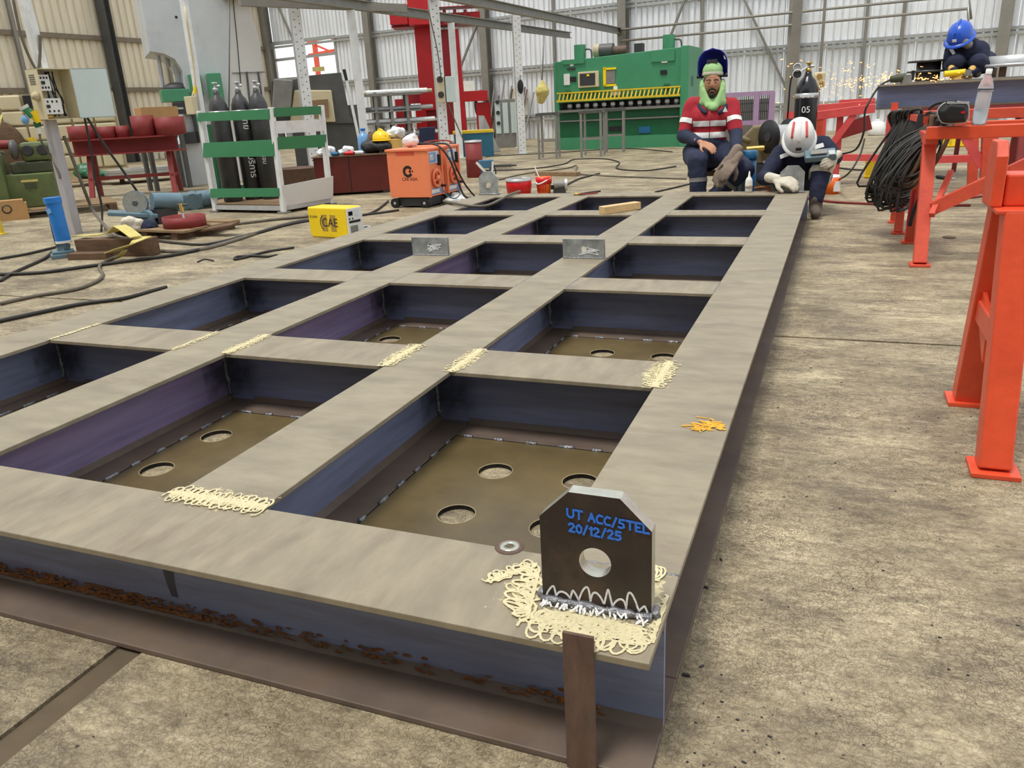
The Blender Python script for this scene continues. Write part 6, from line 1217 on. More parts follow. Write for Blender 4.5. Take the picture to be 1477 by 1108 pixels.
q = Y(1366, 148, 4.4); MB().bar(q, Y(1398, 148, 4.4), .01, .012).build('clear_lip', M_GALV, t, True)
# water bottle
P = Vector((Y(1411, 180, 4.49).x, 4.49, .802)); t = thing('water_bottle', 'clear plastic water bottle standing on the orange trestle rail', 'bottle', P); hb = Y(1420, 101, 4.49).z - .802
prof = [(.001, .004), (.034, .0), (.040, .012)]
for k in range(9): z = .02 + k * .018; prof += [(.040, z), (.0375, z + .009)]
prof += [(.0405, .19), (.0405, hb * .62), (.038, hb * .7), (.028, hb * .82), (.016, hb * .9), (.014, hb * .93), (.014, hb)]
lean = Matrix.Rotation(.06, 4, 'Y'); MB().lathe(prof, 24, lean, close=False).build('bottle_wall', M_TRANSBAG, t); MB().lathe([(.0165, hb - .022), (.0165, hb + .006), (.001, hb + .007)], 16, lean, close=False).build('cap', M_LIDWHITE, t); MB().lathe([(.041, .19), (.0415, .19), (.0415, .197), (.041, .197)], 24, lean, close=False).build('dark_ring', M_CHARCOAL, t)
MB().lathe([(.001, .006), (.036, .008), (.036, .186), (.001, .186)], 20, lean).build('water', M_TRANSBAG, t)
# crates, containers, buckets, floor bits
def crate(x, y, lab, w=.34, h=.2, sy=.26):
    P = G(x, y); t = thing('plastic_crate', lab, 'crate', P, facing(P)); 
    for a in ((-w / 2, w / 2, 0, .012), (-w / 2, w / 2, sy - .012, sy), (-w / 2, -w / 2 + .012, .012, sy - .012), (w / 2 - .012, w / 2, .012, sy - .012)): MB().bx(*a, 0, h).build('crate_side', M_YELLOW, t)
    MB().bx(-w / 2, w / 2, 0, sy, 0, .012).build('crate_floor', M_YELLOWO, t)
    for k in range(5):
        x_ = -w / 2 + .03 + k * (w - .06) / 4
        MB().bx(x_ - .018, x_ + .018, -.006, 0, .03, h - .03).build('rib', M_YELLOWO, t)
    for z in (.015, h - .02): MB().bx(-w / 2 - .006, w / 2 + .006, -.008, .0, z, z + .018).build('rim', M_YELLOW, t)
crate(1261, 257, 'yellow plastic crate on the floor left of the hanging cables', .22, .21); crate(1379, 212, 'yellow plastic crate further back under the orange rail', .42, .2)
P = G(1264, 195); t = thing('white_container', 'white plastic container standing beyond the red rails', 'container', P); hh = V(1264, 174, P).z; MB().lathe([(.16, 0), (.18, .02), (.15, hh * .85), (.08, hh * .95), (.06, hh)], 20).build('container_body', M_LIDWHITE, t); MB().lathe([(.055, hh), (.055, hh + .03)], 14).build('cap', M_LIDWHITE, t)
P = G(1194, 281) + Vector((.03, .1, 0)); t = thing('orange_tub', 'orange bucket with white label right of the worker in the white hard hat', 'bucket', P); h0 = V(1196, 256, P).z; MB().lathe([(.075, 0), (.09, h0), (.084, h0), (.07, .01), (.004, .01)], 24).build('pail', M_ORBUCKET, t); MB().bx(.02, .085, -.08, -.06, .03, h0 * .8).build('label', M_LIDWHITE, t); organic('white_rag', M_PLASTIC, t, [], [(Vector(P) + Vector((.02, 0, h0)), (.06, .05, .03))], .01, 2, .03)
cf = [([(1165, 286), (1200, 291), (1260, 294), (1330, 296), (1400, 296)], .012, 'dark red hose lying on the floor behind the trestle legs', M_MAROON), ([(1195, 240), (1240, 245), (1290, 242)], .011, 'black cable on the floor in front of the yellow crate', M_CABLE), ([(1360, 290), (1400, 285), (1440, 281), (1477, 286)], .01, 'red lead on the floor between the trestle legs', M_MAROON), ([(1340, 225), (1400, 228), (1477, 224)], .014, 'black bar on the far right floor', M_CABLE)]
for pts, r, lab, m in cf: cable([G(x, y, r + .001) for x, y in pts], r, lab, m)
cable([G(1200, 263, .012), Y(1222, 252, 7.4), Y(1240, 225, 7.6), Y(1247, 200, 7.7)], .009, 'black cord rising from the floor to the red rails')
P = G(1370, 256); t = thing('floor_tool', 'black screwdriver-like tool lying on the floor behind the diagonal brace', 'tool', P); MB().cyl(G(1352, 255, .02), G(1366, 257, .02), .02, 10).build('grip', M_BLACK, t, True); MB().cyl(G(1366, 257, .02), G(1378, 258, .02), .01, 8).build('shank', M_GALV, t, True)
P = G(1369, 343); t = thing('floor_disc', 'flat brown steel disc lying on the floor right of the trestle leg', 'disc', P); MB().lathe([(.035, 0), (.042, .002), (.042, .008), (.03, .01)], 20).build('disc', M_RUSTBAR, t)
for i, (x, y, s_, lab) in enumerate(((990, 975, .007, 'dark metal chip lying right of the frame corner'), (1012, 962, .005, 'tiny dark chip lying on the floor right of the frame corner'), (1040, 808, .005, 'dark scrap on the floor beside the frame edge, nearest the crack'), (1018, 848, .006, 'dark scrap flake beside the frame, below the crack'))):
    P = G(x, y); o = MB().box((0, 0, s_ * .35), (s_ * 2.2, s_, s_ * .7), (0, 0, i)).build('metal_scrap', M_CHARCOAL, None, bevel=.002); o.location = P; tag(o, lab, 'scrap')
dm = MB()
for k in range(520):
    x, y = random.uniform(.02, 1.5), random.uniform(-.4, 2.6)
    if random.random() < .6: x, y = random.gauss(.12, .08), random.gauss(-.12, .25)
    if x < .03: continue
    s_ = random.uniform(.0008, .0026); dm.ball((x, y, s_ * .6), (s_ * random.uniform(1, 2), s_, s_ * .7), 5, 3)
tag(dm.build('floor_grit', M_CHARCOAL), 'scatter of dark grit and weld spatter on the floor right of the frame', 'grit', None, 'stuff')
# gas cylinder 05 with regulator, purple cage, wire feeder, oven, bottle
P = Vector((Y(1163, 150, 8.55).x, 8.55, 0)); zt_ = Y(1163, 107, 8.55).z; c5 = gas_cylinder(P, zt_, .118, M_CYLB, 'glossy black gas cylinder with gauges behind the worker in the white hard hat'); text('number', '05', .09, stand(0, -.122, zt_ * .70), M_CHALKW, c5)
for k in range(9): a_ = -.55 + k * .14; M_ = Matrix.Rotation(a_, 4, 'Z') @ Matrix.Translation((0, -.1195, zt_ * .815)); MB().bx(-.006, .006, -.001, .001, -.008 - .004 * (k % 3), .008, 0, M_).build('ring_print', M_CHALKW, c5)
for (px, py, r) in ((1150, 97, .035), (1150, 107, .042)): p = c5.matrix_world.inverted() @ Y(px, py, 8.45) if False else mworld(c5).inverted() @ Y(px, py, 8.42); MB().cyl(p + Vector((0, .03, 0)), p, r, 20).build('gauge', M_CHARCOAL if r > .04 else M_GALV, c5); MB().lathe([(r, 0), (r + .006, .0), (r + .006, .012), (r, .012)], 20, Matrix.Translation(p) @ Matrix.Rotation(PI / 2, 4, 'X'), close=False).build('gauge_rim', M_LIDWHITE, c5)
p = mworld(c5).inverted() @ Y(1150, 107, 8.45); MB().cyl(p, (0, 0, zt_ + .08), .014, 8).build('regulator', M_GALV, c5); MB().tube([p, p + Vector((-.06, 0, -.05)), p + Vector((-.07, .02, -.4)), (-.2, .1, .3)], .01, 6).build('gas_hose', M_BLACK, c5)
t = thing('column_post', 'grey steel post standing beside the glossy gas cylinder', 'post', (Y(1140, 180, 9.3).x, 9.3, 0)); MB().bx(-.05, .05, -.04, .04, 0, 2.6).build('shaft', M_COLUMN, t); MB().bx(-.055, .055, -.045, .045, .72, .8).build('red_band', M_PINKRED, t); MB().bx(-.1, .1, -.09, .09, 0, .01).build('foot', M_COLUMN, t)
q = Y(1182, 115, 11.5); t = thing('wall_box', 'cream-coloured switch box hanging right of the glossy gas cylinder', 'switch box', q); MB().box((0, 0, 0), (.15, .08, .2)).build('box_body', M_BEIGE, t, bevel=.02); MB().cyl((.0, -.05, .04), (0, -.04, .04), .035, 12).build('socket', M_BRASS, t); MB().cyl((.03, -.05, -.05), (.03, -.04, -.05), .03, 12).build('socket', M_BRASS, t); MB().bx(-.02, .02, .0, .05, .1, 2.2).build('drop_conduit', M_COLUMN, t); MB().bx(-.02, .02, .0, .05, -q.z, -.1).build('drop_conduit', M_COLUMN, t)
P = G(1090, 212); P = Vector((Y(1085, 190, 13.5).x, 13.5, 0)); t = thing('mesh_cage', 'mauve steel mesh cage behind the seated worker', 'cage', P, facing(P)); zt2 = V(1085, 134, P).z; zl = V(1085, 180, P).z
L0 = V(1040, 150, P); L1 = V(1116, 150, P); Rz = mworld(t).inverted(); xa = (Rz @ L0).x; xb = (Rz @ L1).x
for z in (zl, zt2 - .05): MB().bx(xa, xb, -.03, .03, z, z + .07).build('rail', M_PURPLE, t)
for x in (xa + .03, (Rz @ V(1091, 150, P)).x, xb - .03): MB().bx(x - .045, x + .045, -.04, .04, 0, zt2).build('post', M_PURPLE, t)
for k in range(26): x = xa + .05 + k * (xb - xa - .1) / 25; MB().bx(x - .008, x + .008, -.008, .008, zl + .07, zt2 - .05).build('mesh_bar', M_CHARCOAL, t)
for z in (zl + .2, zl + .33): MB().bx(xa, xb, -.012, .012, z, z + .015).build('mesh_rail', M_CHARCOAL, t)
MB().bx(xa, xb, .3, .35, 0, zt2 * .9).build('back_panel', M_GREY, t)
# wire feeder machine with spool
P = Vector((Y(1108, 215, 7.95).x, 7.95, 0)); t = thing('wire_feeder', 'dusty wire feeder with a big black spool between the two front workers', 'wire feeder', P, facing(P)); Rz = mworld(t).inverted(); yq = lambda px, py, dy=0: Rz @ Y(px, py, 7.95 + dy)
c = yq(1119, 197, -.1); R0_ = .165
MB().cyl(c + Vector((-.04, .01, 0)), c + Vector((.12, .14, .0)), .11, 24).build('wire_winding', M_GALV, t)
for k, dy in enumerate((0, .2)): o_ = c + Vector((-.06 + dy * .95, dy * .75, .0)); MB().lathe([(.04, 0), (R0_, 0), (R0_, .015), (.04, .02)], 32, Matrix.Translation(o_) @ Matrix.Rotation(PI / 2 + .0, 4, 'X') @ Matrix.Rotation(-.9, 4, 'Y'), close=False).build('spool_disc', M_BLACK, t)
MB().cyl(c + Vector((-.085, -.02, 0)), c + Vector((.02, .06, 0)), .045, 16).build('spool_hub', M_CHARCOAL, t)
a = yq(1098, 205); b = yq(1098, 180); MB().prism([(-.3, c.z - .28), (.1, c.z - .28), (.12, c.z + .02), (.0, c.z + .12), (-.15, c.z + .1), (-.3, c.z - .06)], .2, Matrix.Translation((c.x - .08, .05, 0))).build('feeder_case', M_KHAKI, t, bevel=.02); MB().bx(c.x - .4, c.x + .3, -.02, .35, .0, c.z - .28).build('cart_body', M_CHARCOAL, t, bevel=.01); MB().cyl((c.x - .28, -.05, c.z - .12), (c.x - .06, -.05, c.z - .11), .03, 12).build('brass_tube', M_BRASS, t); MB().tube([(c.x - .25, 0, c.z - .05), (c.x - .38, -.03, c.z - .02), (c.x - .42, -.05, c.z - .3), (c.x - .45, -.05, .1)], .03, 8).build('torch_cable', M_KHAKI, t)
for k in range(8): MB().cyl((c.x - .1 + (k % 4) * .06, -.035, .25 + (k // 4) * .1), (c.x - .1 + (k % 4) * .06, -.02, .25 + (k // 4) * .1), .014, 8).build('socket', M_GALV, t)
P = Vector((Y(1079, 270, 6.85).x, 6.85, 0)); t = thing('rod_oven', 'dark blue rod oven cylinder between the two workers behind the frame', 'rod oven', P); zt2 = Y(1082, 218, 6.85).z; MB().lathe([(.065, 0), (.065, zt2 - .07)], 24).build('oven_body', M_BLUED, t); MB().lathe([(.072, zt2 - .07), (.074, zt2 - .06), (.074, zt2), (.066, zt2 + .006)], 24).build('oven_lid', M_BLUED, t); MB().bx(.02, .06, -.068, -.055, .1, zt2 - .12).build('shiny_label', M_BLUE, t); MB().bx(-.09, .09, -.09, .09, 0, .02).build('foot', M_BLUEGREY, t); MB().tube([(-.11, -.02, .02), (-.1, -.02, .3), (-.075, -.01, .34)], .018, 6).build('side_handle', M_SAWBLUE, t)
P = G(1079, 279.5, H); P.y = min(P.y, 6.2); P = Vector((Y(1080, 270, 6.2).x, 6.2, H)); t = thing('spray_bottle', 'white squeeze bottle with a nozzle standing on the far end beam', 'bottle', P); hb = Y(1080, 247, 6.2).z - H; MB().lathe([(.026, 0), (.03, .006), (.03, hb * .55), (.022, hb * .66), (.01, hb * .74), (.008, hb * .85), (.003, hb)], 20).build('bottle_body', M_LIDWHITE, t); MB().lathe([(.0305, hb * .18), (.031, hb * .18), (.031, hb * .42), (.0305, hb * .42)], 20, close=False).build('pink_label', M_GLOVEW, t)
tag(MB().tube([Y(1088, 272, 6.3), Y(1100, 270, 6.32), Y(1112, 272, 6.3), Y(1108, 276, 6.28), Y(1098, 277, 6.26)], .012, 6).build('copper_lead', M_RUST), 'copper coloured lead lying on the far end beam left of the grey lug', 'lead')

# ================================================================ PEOPLE
def sphere_head(t, c, yaw, pitch, s=1.0, hair=True, beard=True):
    M = Matrix.Translation(c) @ Matrix.Rotation(yaw, 4, 'Z') @ Matrix.Rotation(pitch, 4, 'X')     # face looks along local -y
    Mw = mworld(t).inverted() @ M
    m = MB(); vs = []; n, k = 32, 24
    for j in range(k + 1):
        ph = PI * j / k
        for i in range(n):
            a = 2 * PI * i / n; x = math.sin(ph) * math.cos(a); y = math.sin(ph) * math.sin(a); z = math.cos(ph)
            X_, Y_, Z_ = x * .077, y * .098, z * .118
            if z < 0: X_ *= 1 - .30 * (-z) ** 1.4; Y_ *= 1 - .18 * (-z)
            if y < -.2:
                f = max(0, 1 - abs(x) / .20)
                if -.34 < z < .16: nz = 1 - abs((z + .20) / .36 if z < -.2 else (z + .2) / .36); Y_ -= .026 * f * max(0, nz)      # nose
                if .0 < z < .26: Y_ += .010 * max(0, 1 - abs(abs(x) - .38) / .2) * max(0, 1 - abs(z - .10) / .14)   # sockets
                if -.62 < z < -.42: Y_ -= .006 * max(0, 1 - abs(x) / .3)
                if z < -.72: Y_ -= .010 * max(0, 1 - abs(x) / .5)
            vs.append(Vector((X_, Y_, Z_)) * s)
    fs = [(j * n + i, (j + 1) * n + i, (j + 1) * n + (i + 1) % n, j * n + (i + 1) % n) for j in range(k) for i in range(n)]
    m.add(vs, fs, 0, True, Mw)
    for sx in (-1, 1): m.ball((sx * .076 * s, .01, -.005), (.012 * s, .022 * s, .034 * s), 10, 8, M=Mw)
    hd = m.build('head', M_SKIN, t)
    for sx in (-1, 1):
        e = MB(); e.ball((sx * .03 * s, -.083 * s, .012 * s), (.012 * s, .009 * s, .006 * s), 12, 8, M=Mw); eo = e.build('eye', M_LIDWHITE, hd); MB().ball((sx * .03 * s, -.0905 * s, .011 * s), (.0065 * s, .004 * s, .0065 * s), 10, 6, M=Mw).build('iris', M_HAIR, hd)
        MB().tube([Mw @ (Vector(v) * s) for v in ((sx * .013, -.097, .032), (sx * .032, -.095, .036), (sx * .054, -.082, .028))], .0045 * s, 6, 3).build('eyebrow', M_HAIR, hd)
    MB().tube([Mw @ (Vector(v) * s) for v in ((-.024, -.087, -.062), (0, -.094, -.060), (.024, -.087, -.062))], .006 * s, 6, 3, 0, [.003, .006, .007, .007, .007, .006, .003]).build('lips', M_LIP, hd)
    if beard:
        MB().tube([Mw @ (Vector(v) * s) for v in ((-.034, -.080, -.066), (-.022, -.090, -.048), (0, -.097, -.044), (.022, -.090, -.048), (.034, -.080, -.066))], .007 * s, 6, 3).build('moustache', M_HAIR, hd)
        MB().ball((0, -.076 * s, -.098 * s), (.030 * s, .022 * s, .026 * s), 14, 10, M=Mw).build('goatee', M_HAIR, hd)
    if hair: MB().lathe([(.076 * s, -.02 * s), (.081 * s, .03 * s), (.074 * s, .07 * s), (.05 * s, .105 * s), (.005, .122 * s)], 22, Mw @ Matrix.Translation((0, .014 * s, 0)) @ Matrix.Diagonal((1, 1.16, 1, 1)), close=False).build('hair', M_HAIR, hd)
    return hd, Mw
def hand(name, m, t, w, d, n, s=1.0, curl=.6, thumb=1, voxel=.0045, fat=1.0, wrist=None):
    """w wrist point, d direction of the fingers, n back-of-hand normal"""
    w = Vector(w); d = Vector(d).normalized(); n = Vector(n); n = (n - d * n.dot(d)).normalized(); x = d.cross(n)
    segs = []; pl_ = .085 * s
    for k in range(4):
        off = (k - 1.5) * .0195 * s; base = w + d * pl_ + x * off; ln = (.072, .082, .076, .058)[k] * s if thumb > 0 else (.058, .076, .082, .072)[k] * s
        segs.append((w + d * .015 * s + x * off * .7, .013 * s * fat, base, .0105 * s * fat)); p = base; a = 0
        for q, f in enumerate((.45, .32, .23)):
            a += curl * (.55, .7, .5)[q]; dd = d * math.cos(a) - n * math.sin(a); p2 = p + dd * ln * f; segs.append((p, (.0098, .0088, .008)[q] * s * fat, p2, (.0088, .008, .0068)[q] * s * fat)); p = p2
    tb = w + d * .03 * s - x * thumb * .030 * s; t1 = tb + (d * .7 - x * thumb * .7 - n * .25).normalized() * .045 * s; t2 = t1 + (d * .9 - x * thumb * .15 - n * .5).normalized() * .034 * s
    segs += [(w + d * .01 * s, .014 * s * fat, tb, .0135 * s * fat), (tb, .0125 * s * fat, t1, .0105 * s * fat), (t1, .0105 * s * fat, t2, .008 * s * fat)]
    segs.append((w - d * .05 * s, .024 * s * fat, w + d * .015 * s, .022 * s * fat))
    return organic(name, m, t, segs, [], voxel * s, 3)
# ---- worker 1: red and navy coverall, seated low behind the frame, facing the camera
YT = 7.0
P = Y(1020, 270, 6.9); t = thing('person', 'seated person in red and navy work jacket with raised blue welding visor', 'person', (P.x, 6.95, 0))
hip = Y(1021, 224, 7.08); chest = Y(1024, 172, 7.0); neck = Y(1027, 143, 7.02); shL = Y(999, 152, 7.02); shR = Y(1055, 153, 7.02); elL = Y(986, 196, 6.93); elR = Y(1061, 192, 6.90); wrL = Y(1011, 206, 6.66); wrR = Y(1062, 222, 6.64)
hL = Y(1003, 222, 7.0); hR = Y(1041, 222, 7.0); knL = Y(1006, 233, 6.56); knR = Y(1074, 244, 6.62); anL = Vector((Y(1007, 290, 6.5).x, 6.52, .09)); anR = Vector((Y(1024, 290, 6.55).x, 6.62, .09))
body = organic('body', M_SKIN, t, [(hip, .12, chest, .13), (chest, .13, neck, .06), (neck, .055, Y(1027, 128, 7.0), .055), (shL, .05, elL, .04), (elL, .04, wrL, .028), (shR, .05, elR, .04), (elR, .04, wrR, .028), (hL, .07, knL, .055), (hR, .07, knR, .055), (knL, .05, anL, .04), (knR, .05, anR, .04)], [], .016, 4)
up = Vector((0, 0, 1))
jk = organic('jacket', M_REDCLOTH, t, [(Y(1022, 208, 7.02), .145, chest, .160), (shL, .078, shR, .078), (chest, .15, Y(1027, 152, 7.02), .10), (shL, .080, elL.lerp(shL, .12), .068), (shR, .080, elR.lerp(shR, .10), .068)], [(Y(1012, 170, 6.97), (.10, .11, .12)), (Y(1040, 170, 6.97), (.10, .11, .12)), (Y(1023, 196, 6.97), (.165, .125, .10))], .012, 5, .018)
slL = organic('sleeve', M_NAVY, t, [(elL.lerp(shL, .25), .066, elL, .066), (elL, .066, wrL.lerp(elL, .12), .046)], [], .011, 4, .014); slR = organic('sleeve', M_NAVY, t, [(elR.lerp(shR, .22), .066, elR, .064), (elR, .064, wrR.lerp(elR, .12), .048)], [], .011, 4, .014)
tr = organic('trousers', M_NAVY, t, [(hL, .13, hR, .13), (hL, .12, knL, .095), (hR, .12, knR, .092), (knL, .092, anL + Vector((0, 0, .05)), .068), (knR, .09, anR + Vector((0, 0, .05)), .066), (hip, .15, Y(1023, 206, 7.0), .168)], [], .014, 5, .022)
def zcut(py, y): return Y(1024, py, y).z
for (y0, y1) in ((174, 182), (191, 199)): band('reflective_band', jk, [(Vector((0, 0, Y(1024, y0, 6.86).z)), Vector((0, 0, 1))), (Vector((0, 0, Y(1024, y1, 6.86).z)), Vector((0, 0, -1))), (Vector((shL.x + .03, 0, 0)), Vector((-1, 0, 0))), (Vector((shR.x - .03, 0, 0)), Vector((1, 0, 0))), (Vector((0, 6.97, 0)), Vector((0, 1, 0)))], M_REFLECT, t, .004)
for sh, el, s_ in ((shL, elL, -1), (shR, elR, 1)):
    u = (el - sh).normalized(); c = sh.lerp(el, .55); band('reflective_band', jk, [(c - u * .022, -u), (c + u * .022, u), (Vector((sh.x + s_ * -.02, 0, 0)), Vector((-s_, 0, 0)))], M_REFLECT, t, .004)
for kn, an in ((knL, anL), (knR, anR)):
    u = (an - kn).normalized(); c = kn.lerp(an, .42); band('reflective_band', tr, [(c - u * .018, -u), (c + u * .018, u), (Vector((0, 0, kn.z - .02)), Vector((0, 0, 1))), (c + Vector((.085, 0, 0)), Vector((1, 0, 0))), (c - Vector((.085, 0, 0)), Vector((-1, 0, 0)))], M_GREY, t, .004)
MB().tube([Y(1024, 160, 6.83), Y(1024, 175, 6.82), Y(1023, 200, 6.83)], .004, 5, 1).build('front_placket', M_REDD, t, True)
MB().prism([(-.022, -.02), (.022, -.02), (0, .025)], .004, Matrix.Translation(Y(1046, 158, 6.845))).build('chest_badge', M_LIDWHITE, t, True)
MB().tube([Y(1013, 147, 7.0), Y(1008, 152, 6.95), Y(1014, 160, 6.87), Y(1019, 163, 6.85)], .018, 8).build('collar', M_NAVY, t, True); MB().tube([Y(1043, 147, 7.0), Y(1048, 152, 6.95), Y(1041, 160, 6.87), Y(1036, 163, 6.85)], .018, 8).build('collar', M_NAVY, t, True)
hd, Mh = sphere_head(t, Y(1028, 121, 6.98), .1, .0, 1.0, True, True)
hc = Y(1028, 121, 7.0)
hood = organic('cloth_hood', M_LIME, t, [(Y(1013, 118, 6.98), .022, Y(1013, 138, 6.95), .028), (Y(1013, 138, 6.95), .028, Y(1021, 152, 6.89), .03), (Y(1042, 118, 6.98), .022, Y(1042, 138, 6.95), .028), (Y(1042, 138, 6.95), .028, Y(1033, 152, 6.89), .03), (Y(1021, 153, 6.88), .03, Y(1032, 154, 6.88), .03), (Y(1026, 156, 6.87), .028, Y(1029, 156, 6.87), .028), (Y(1013, 118, 7.04), .03, Y(1014, 140, 7.05), .04), (Y(1042, 118, 7.04), .03, Y(1041, 140, 7.05), .04), (Y(1028, 115, 7.08), .06, Y(1028, 140, 7.08), .08), (Y(1013, 124, 6.96), .03, Y(1016, 146, 6.93), .034), (Y(1042, 124, 6.96), .03, Y(1040, 146, 6.93), .034), (Y(1015, 130, 6.93), .022, Y(1025, 156, 6.88), .026), (Y(1041, 130, 6.93), .022, Y(1031, 156, 6.88), .026), (Y(1016, 147, 6.95), .05, Y(1040, 147, 6.95), .05), (Y(1024, 157, 6.9), .03, Y(1031, 157, 6.9), .03)], [(Y(1028, 103, 7.0), (.092, .105, .09))], .008, 14, .006)
MB().lathe([(.099, 0), (.104, .012), (.1, .026)], 28, mworld(t).inverted() @ Matrix.Translation(Y(1028, 109, 6.99)) @ Matrix.Rotation(-.06, 4, 'X') @ Matrix.Diagonal((.92, 1.1, 1, 1)), close=False).build('headband', M_GLOVEW, t)
vz = Y(1029, 71, 7.03).z; bz = Y(1029, 112, 7.03).z; cx = Y(1029, 90, 7.03).x; vs = []; fs = []; NA, NZ = 18, 12
for j in range(NZ + 1):
    f = j / NZ; z = bz + (vz - bz) * f; wv = .128 * math.sqrt(max(0.0, 1 - max(0, (f - .45) / .55) ** 2.2))
    for i in range(NA + 1): a_ = PI * i / NA; vs.append((cx - wv * math.cos(a_), 7.0 + .13 * math.sin(a_) * min(1, wv / .1) - .05 * f, z))
for j in range(NZ):
    for i in range(NA): q = j * (NA + 1) + i; fs.append((q, q + 1, q + NA + 2, q + NA + 1))
vo = MB().add(vs, fs, 0, True).build('welding_visor', M_HELMETB, t, True); so = vo.modifiers.new('t', 'SOLIDIFY'); so.thickness = .008
MB().bx(cx - .045, cx + .045, 6.93, 6.97, Y(1029, 91, 6.95).z, Y(1029, 87, 6.95).z + .008).build('visor_lens_frame', M_CHARCOAL, t, True); 
for sx in (-1, 1): MB().cyl((cx + sx * .12, 6.98, bz + .015), (cx + sx * .138, 6.98, bz + .015), .018, 12).build('visor_knob', M_BLACK, t, True)
MB().tube([Y(1036, 81, 6.98) + Vector((.05, 0, 0)), Y(1038, 86, 6.97) + Vector((.05, 0, 0))], .006, 6, 1).build('visor_mark', M_LIDWHITE, t, True)
hand('hand', M_SKIN, t, wrL, Y(1030, 214, 6.58) - wrL, Vector((.2, -.6, .8)), 1.12, .45, -1)
hand('hand', M_SKIN, t, wrR, Y(1052, 230, 6.56) - wrR, Vector((.3, -.5, .8)), 1.05, .9, 1)
for an, ax in ((anL, 0), (anR, -.4)):
    bo = organic('boot', M_BOOT, t, [(an + Vector((0, 0, .03)), .055, an + Vector((0, .02, -.03)), .052), (an + Vector((0, .02, -.035)), .05, an + Vector((math.sin(ax) * .16, -.16, -.045)), .042)], [], .012, 3)
glo = thing('leather_gloves', 'pair of grey-brown leather gloves held between the knees of the seated worker', 'gloves', Y(1042, 245, 6.5))
hand('glove', M_GLOVE, glo, Y(1056, 228, 6.50), Y(1036, 260, 6.40) - Y(1056, 228, 6.50), Vector((-.2, -1, .2)), 1.7, .25, 1, .006, 1.25); hand('glove', M_GLOVE, glo, Y(1060, 232, 6.46), Y(1044, 252, 6.36) - Y(1060, 232, 6.46), Vector((-.2, -1, .2)), 1.3, .4, -1, .006, 1.25)
MB().bx(-.2, .2, -.14, .14, 0, max(.12, hip.z - .16)).build('tmp', M_WOODD) if False else None
st = thing('low_stool', 'low wooden stool under the seated worker', 'stool', (hip.x, 7.08, 0)); hz = hip.z - .145; MB().bx(-.17, .17, -.12, .14, hz - .04, hz).build('seat', M_WOODD, st)
for sx in (-.13, .13):
    for sy in (-.09, .1): MB().bx(sx - .02, sx + .02, sy - .02, sy + .02, 0, hz - .04).build('leg', M_WOODD, st)
# ---- worker 2: navy coverall and white hard hat, crouching at the far right lug
t = thing('person', 'person in navy coverall and white hard hat crouching over the far right lug', 'person', (.0, 6.75, 0))
hip = Vector((Y(1160, 258, 7.0).x, 7.0, .30)); chest = Y(1152, 226, 6.78); neck = Y(1152, 212, 6.68); shL = Y(1126, 221, 6.74); shR = Y(1186, 208, 6.76); elL = Y(1102, 257, 6.50); wrL = Y(1119, 258, 6.14); elR = Y(1205, 226, 6.66); wrR = Y(1203, 226, 6.50)
hL = hip + Vector((-.13, 0, 0)); hR = hip + Vector((.12, 0, 0)); knR = Y(1186, 243, 6.52); anR = Vector((Y(1172, 308, 6.4).x + .02, 6.42, .09)); knL = Vector((Y(1120, 262, 6.75).x, 6.72, .36)); anL = Vector((Y(1130, 280, 6.7).x, 6.85, .09))
organic('body', M_SKIN, t, [(hip, .12, chest, .13), (chest, .13, neck, .06), (neck, .06, Y(1153, 200, 6.62), .06), (shL, .05, elL, .04), (elL, .04, wrL, .028), (shR, .05, elR, .04), (elR, .038, wrR, .028), (hL, .07, knL, .05), (hR, .07, knR, .05), (knR, .05, anR, .04), (knL, .05, anL, .04)], [], .016, 4)
jk = organic('coverall_top', M_NAVYD, t, [(hip, .16, chest, .165), (shL, .075, shR, .075), (chest, .15, neck, .09), (shL, .08, elL, .065), (elL, .065, wrL.lerp(elL, .1), .046), (shR, .08, elR, .064), (elR, .062, wrR.lerp(elR, .2), .046)], [], .012, 5, .02)
tr = organic('coverall_legs', M_NAVYD, t, [(hL, .13, hR, .13), (hL, .115, knL, .09), (hR, .115, knR, .088), (knR, .086, anR + Vector((0, 0, .06)), .062), (knL, .085, anL + Vector((0, 0, .06)), .062)], [], .013, 5, .02)
a, b = Y(1125, 227, 6.6), Y(1148, 219, 6.6); strap([a + Vector((0, .02, 0)), a.lerp(b, .5) + Vector((0, -.015, .005)), b], .034, (0, -1, .25)).build('reflective_band', M_REFLECT, t, True, fixn=True)
a, b = Y(1163, 217, 6.58), Y(1188, 209, 6.62); strap([a, a.lerp(b, .5) + Vector((0, -.02, .004)), b], .036, (0, -1, .25)).build('reflective_band', M_REFLECT, t, True, fixn=True)
u = (anR - knR).normalized(); c = knR + u * .02; band('knee_band', tr, [(c - u * .03, -u), (c + u * .02, u), (Vector((knR.x - .11, 0, 0)), Vector((-1, 0, 0)))], M_GLOVEW, t, .004)
hc = Y(1154, 203, 6.60); hd, Mh = sphere_head(t, hc, .05, -.95, .97, True, False)
hs = .118; Mh2 = mworld(t).inverted() @ Matrix.Translation(Y(1153, 196, 6.60)) @ Matrix.Rotation(.05, 4, 'Z') @ Matrix.Rotation(.85, 4, 'X')
MB().lathe([(.138, -.03), (.138, .0), (.132, .035), (.115, .08), (.085, .112), (.04, .132), (.002, .136)], 30, Mh2 @ Matrix.Diagonal((.92, 1.12, 1.1, 1)), close=False).build('hard_hat', M_HATW, t)
MB().lathe([(.134, -.032), (.16, -.04), (.162, -.034), (.136, -.02)], 30, Mh2 @ Matrix.Translation((0, -.012, 0)) @ Matrix.Diagonal((.9, 1.14, 1, 1)), close=False).build('hat_brim', M_HATW, t)
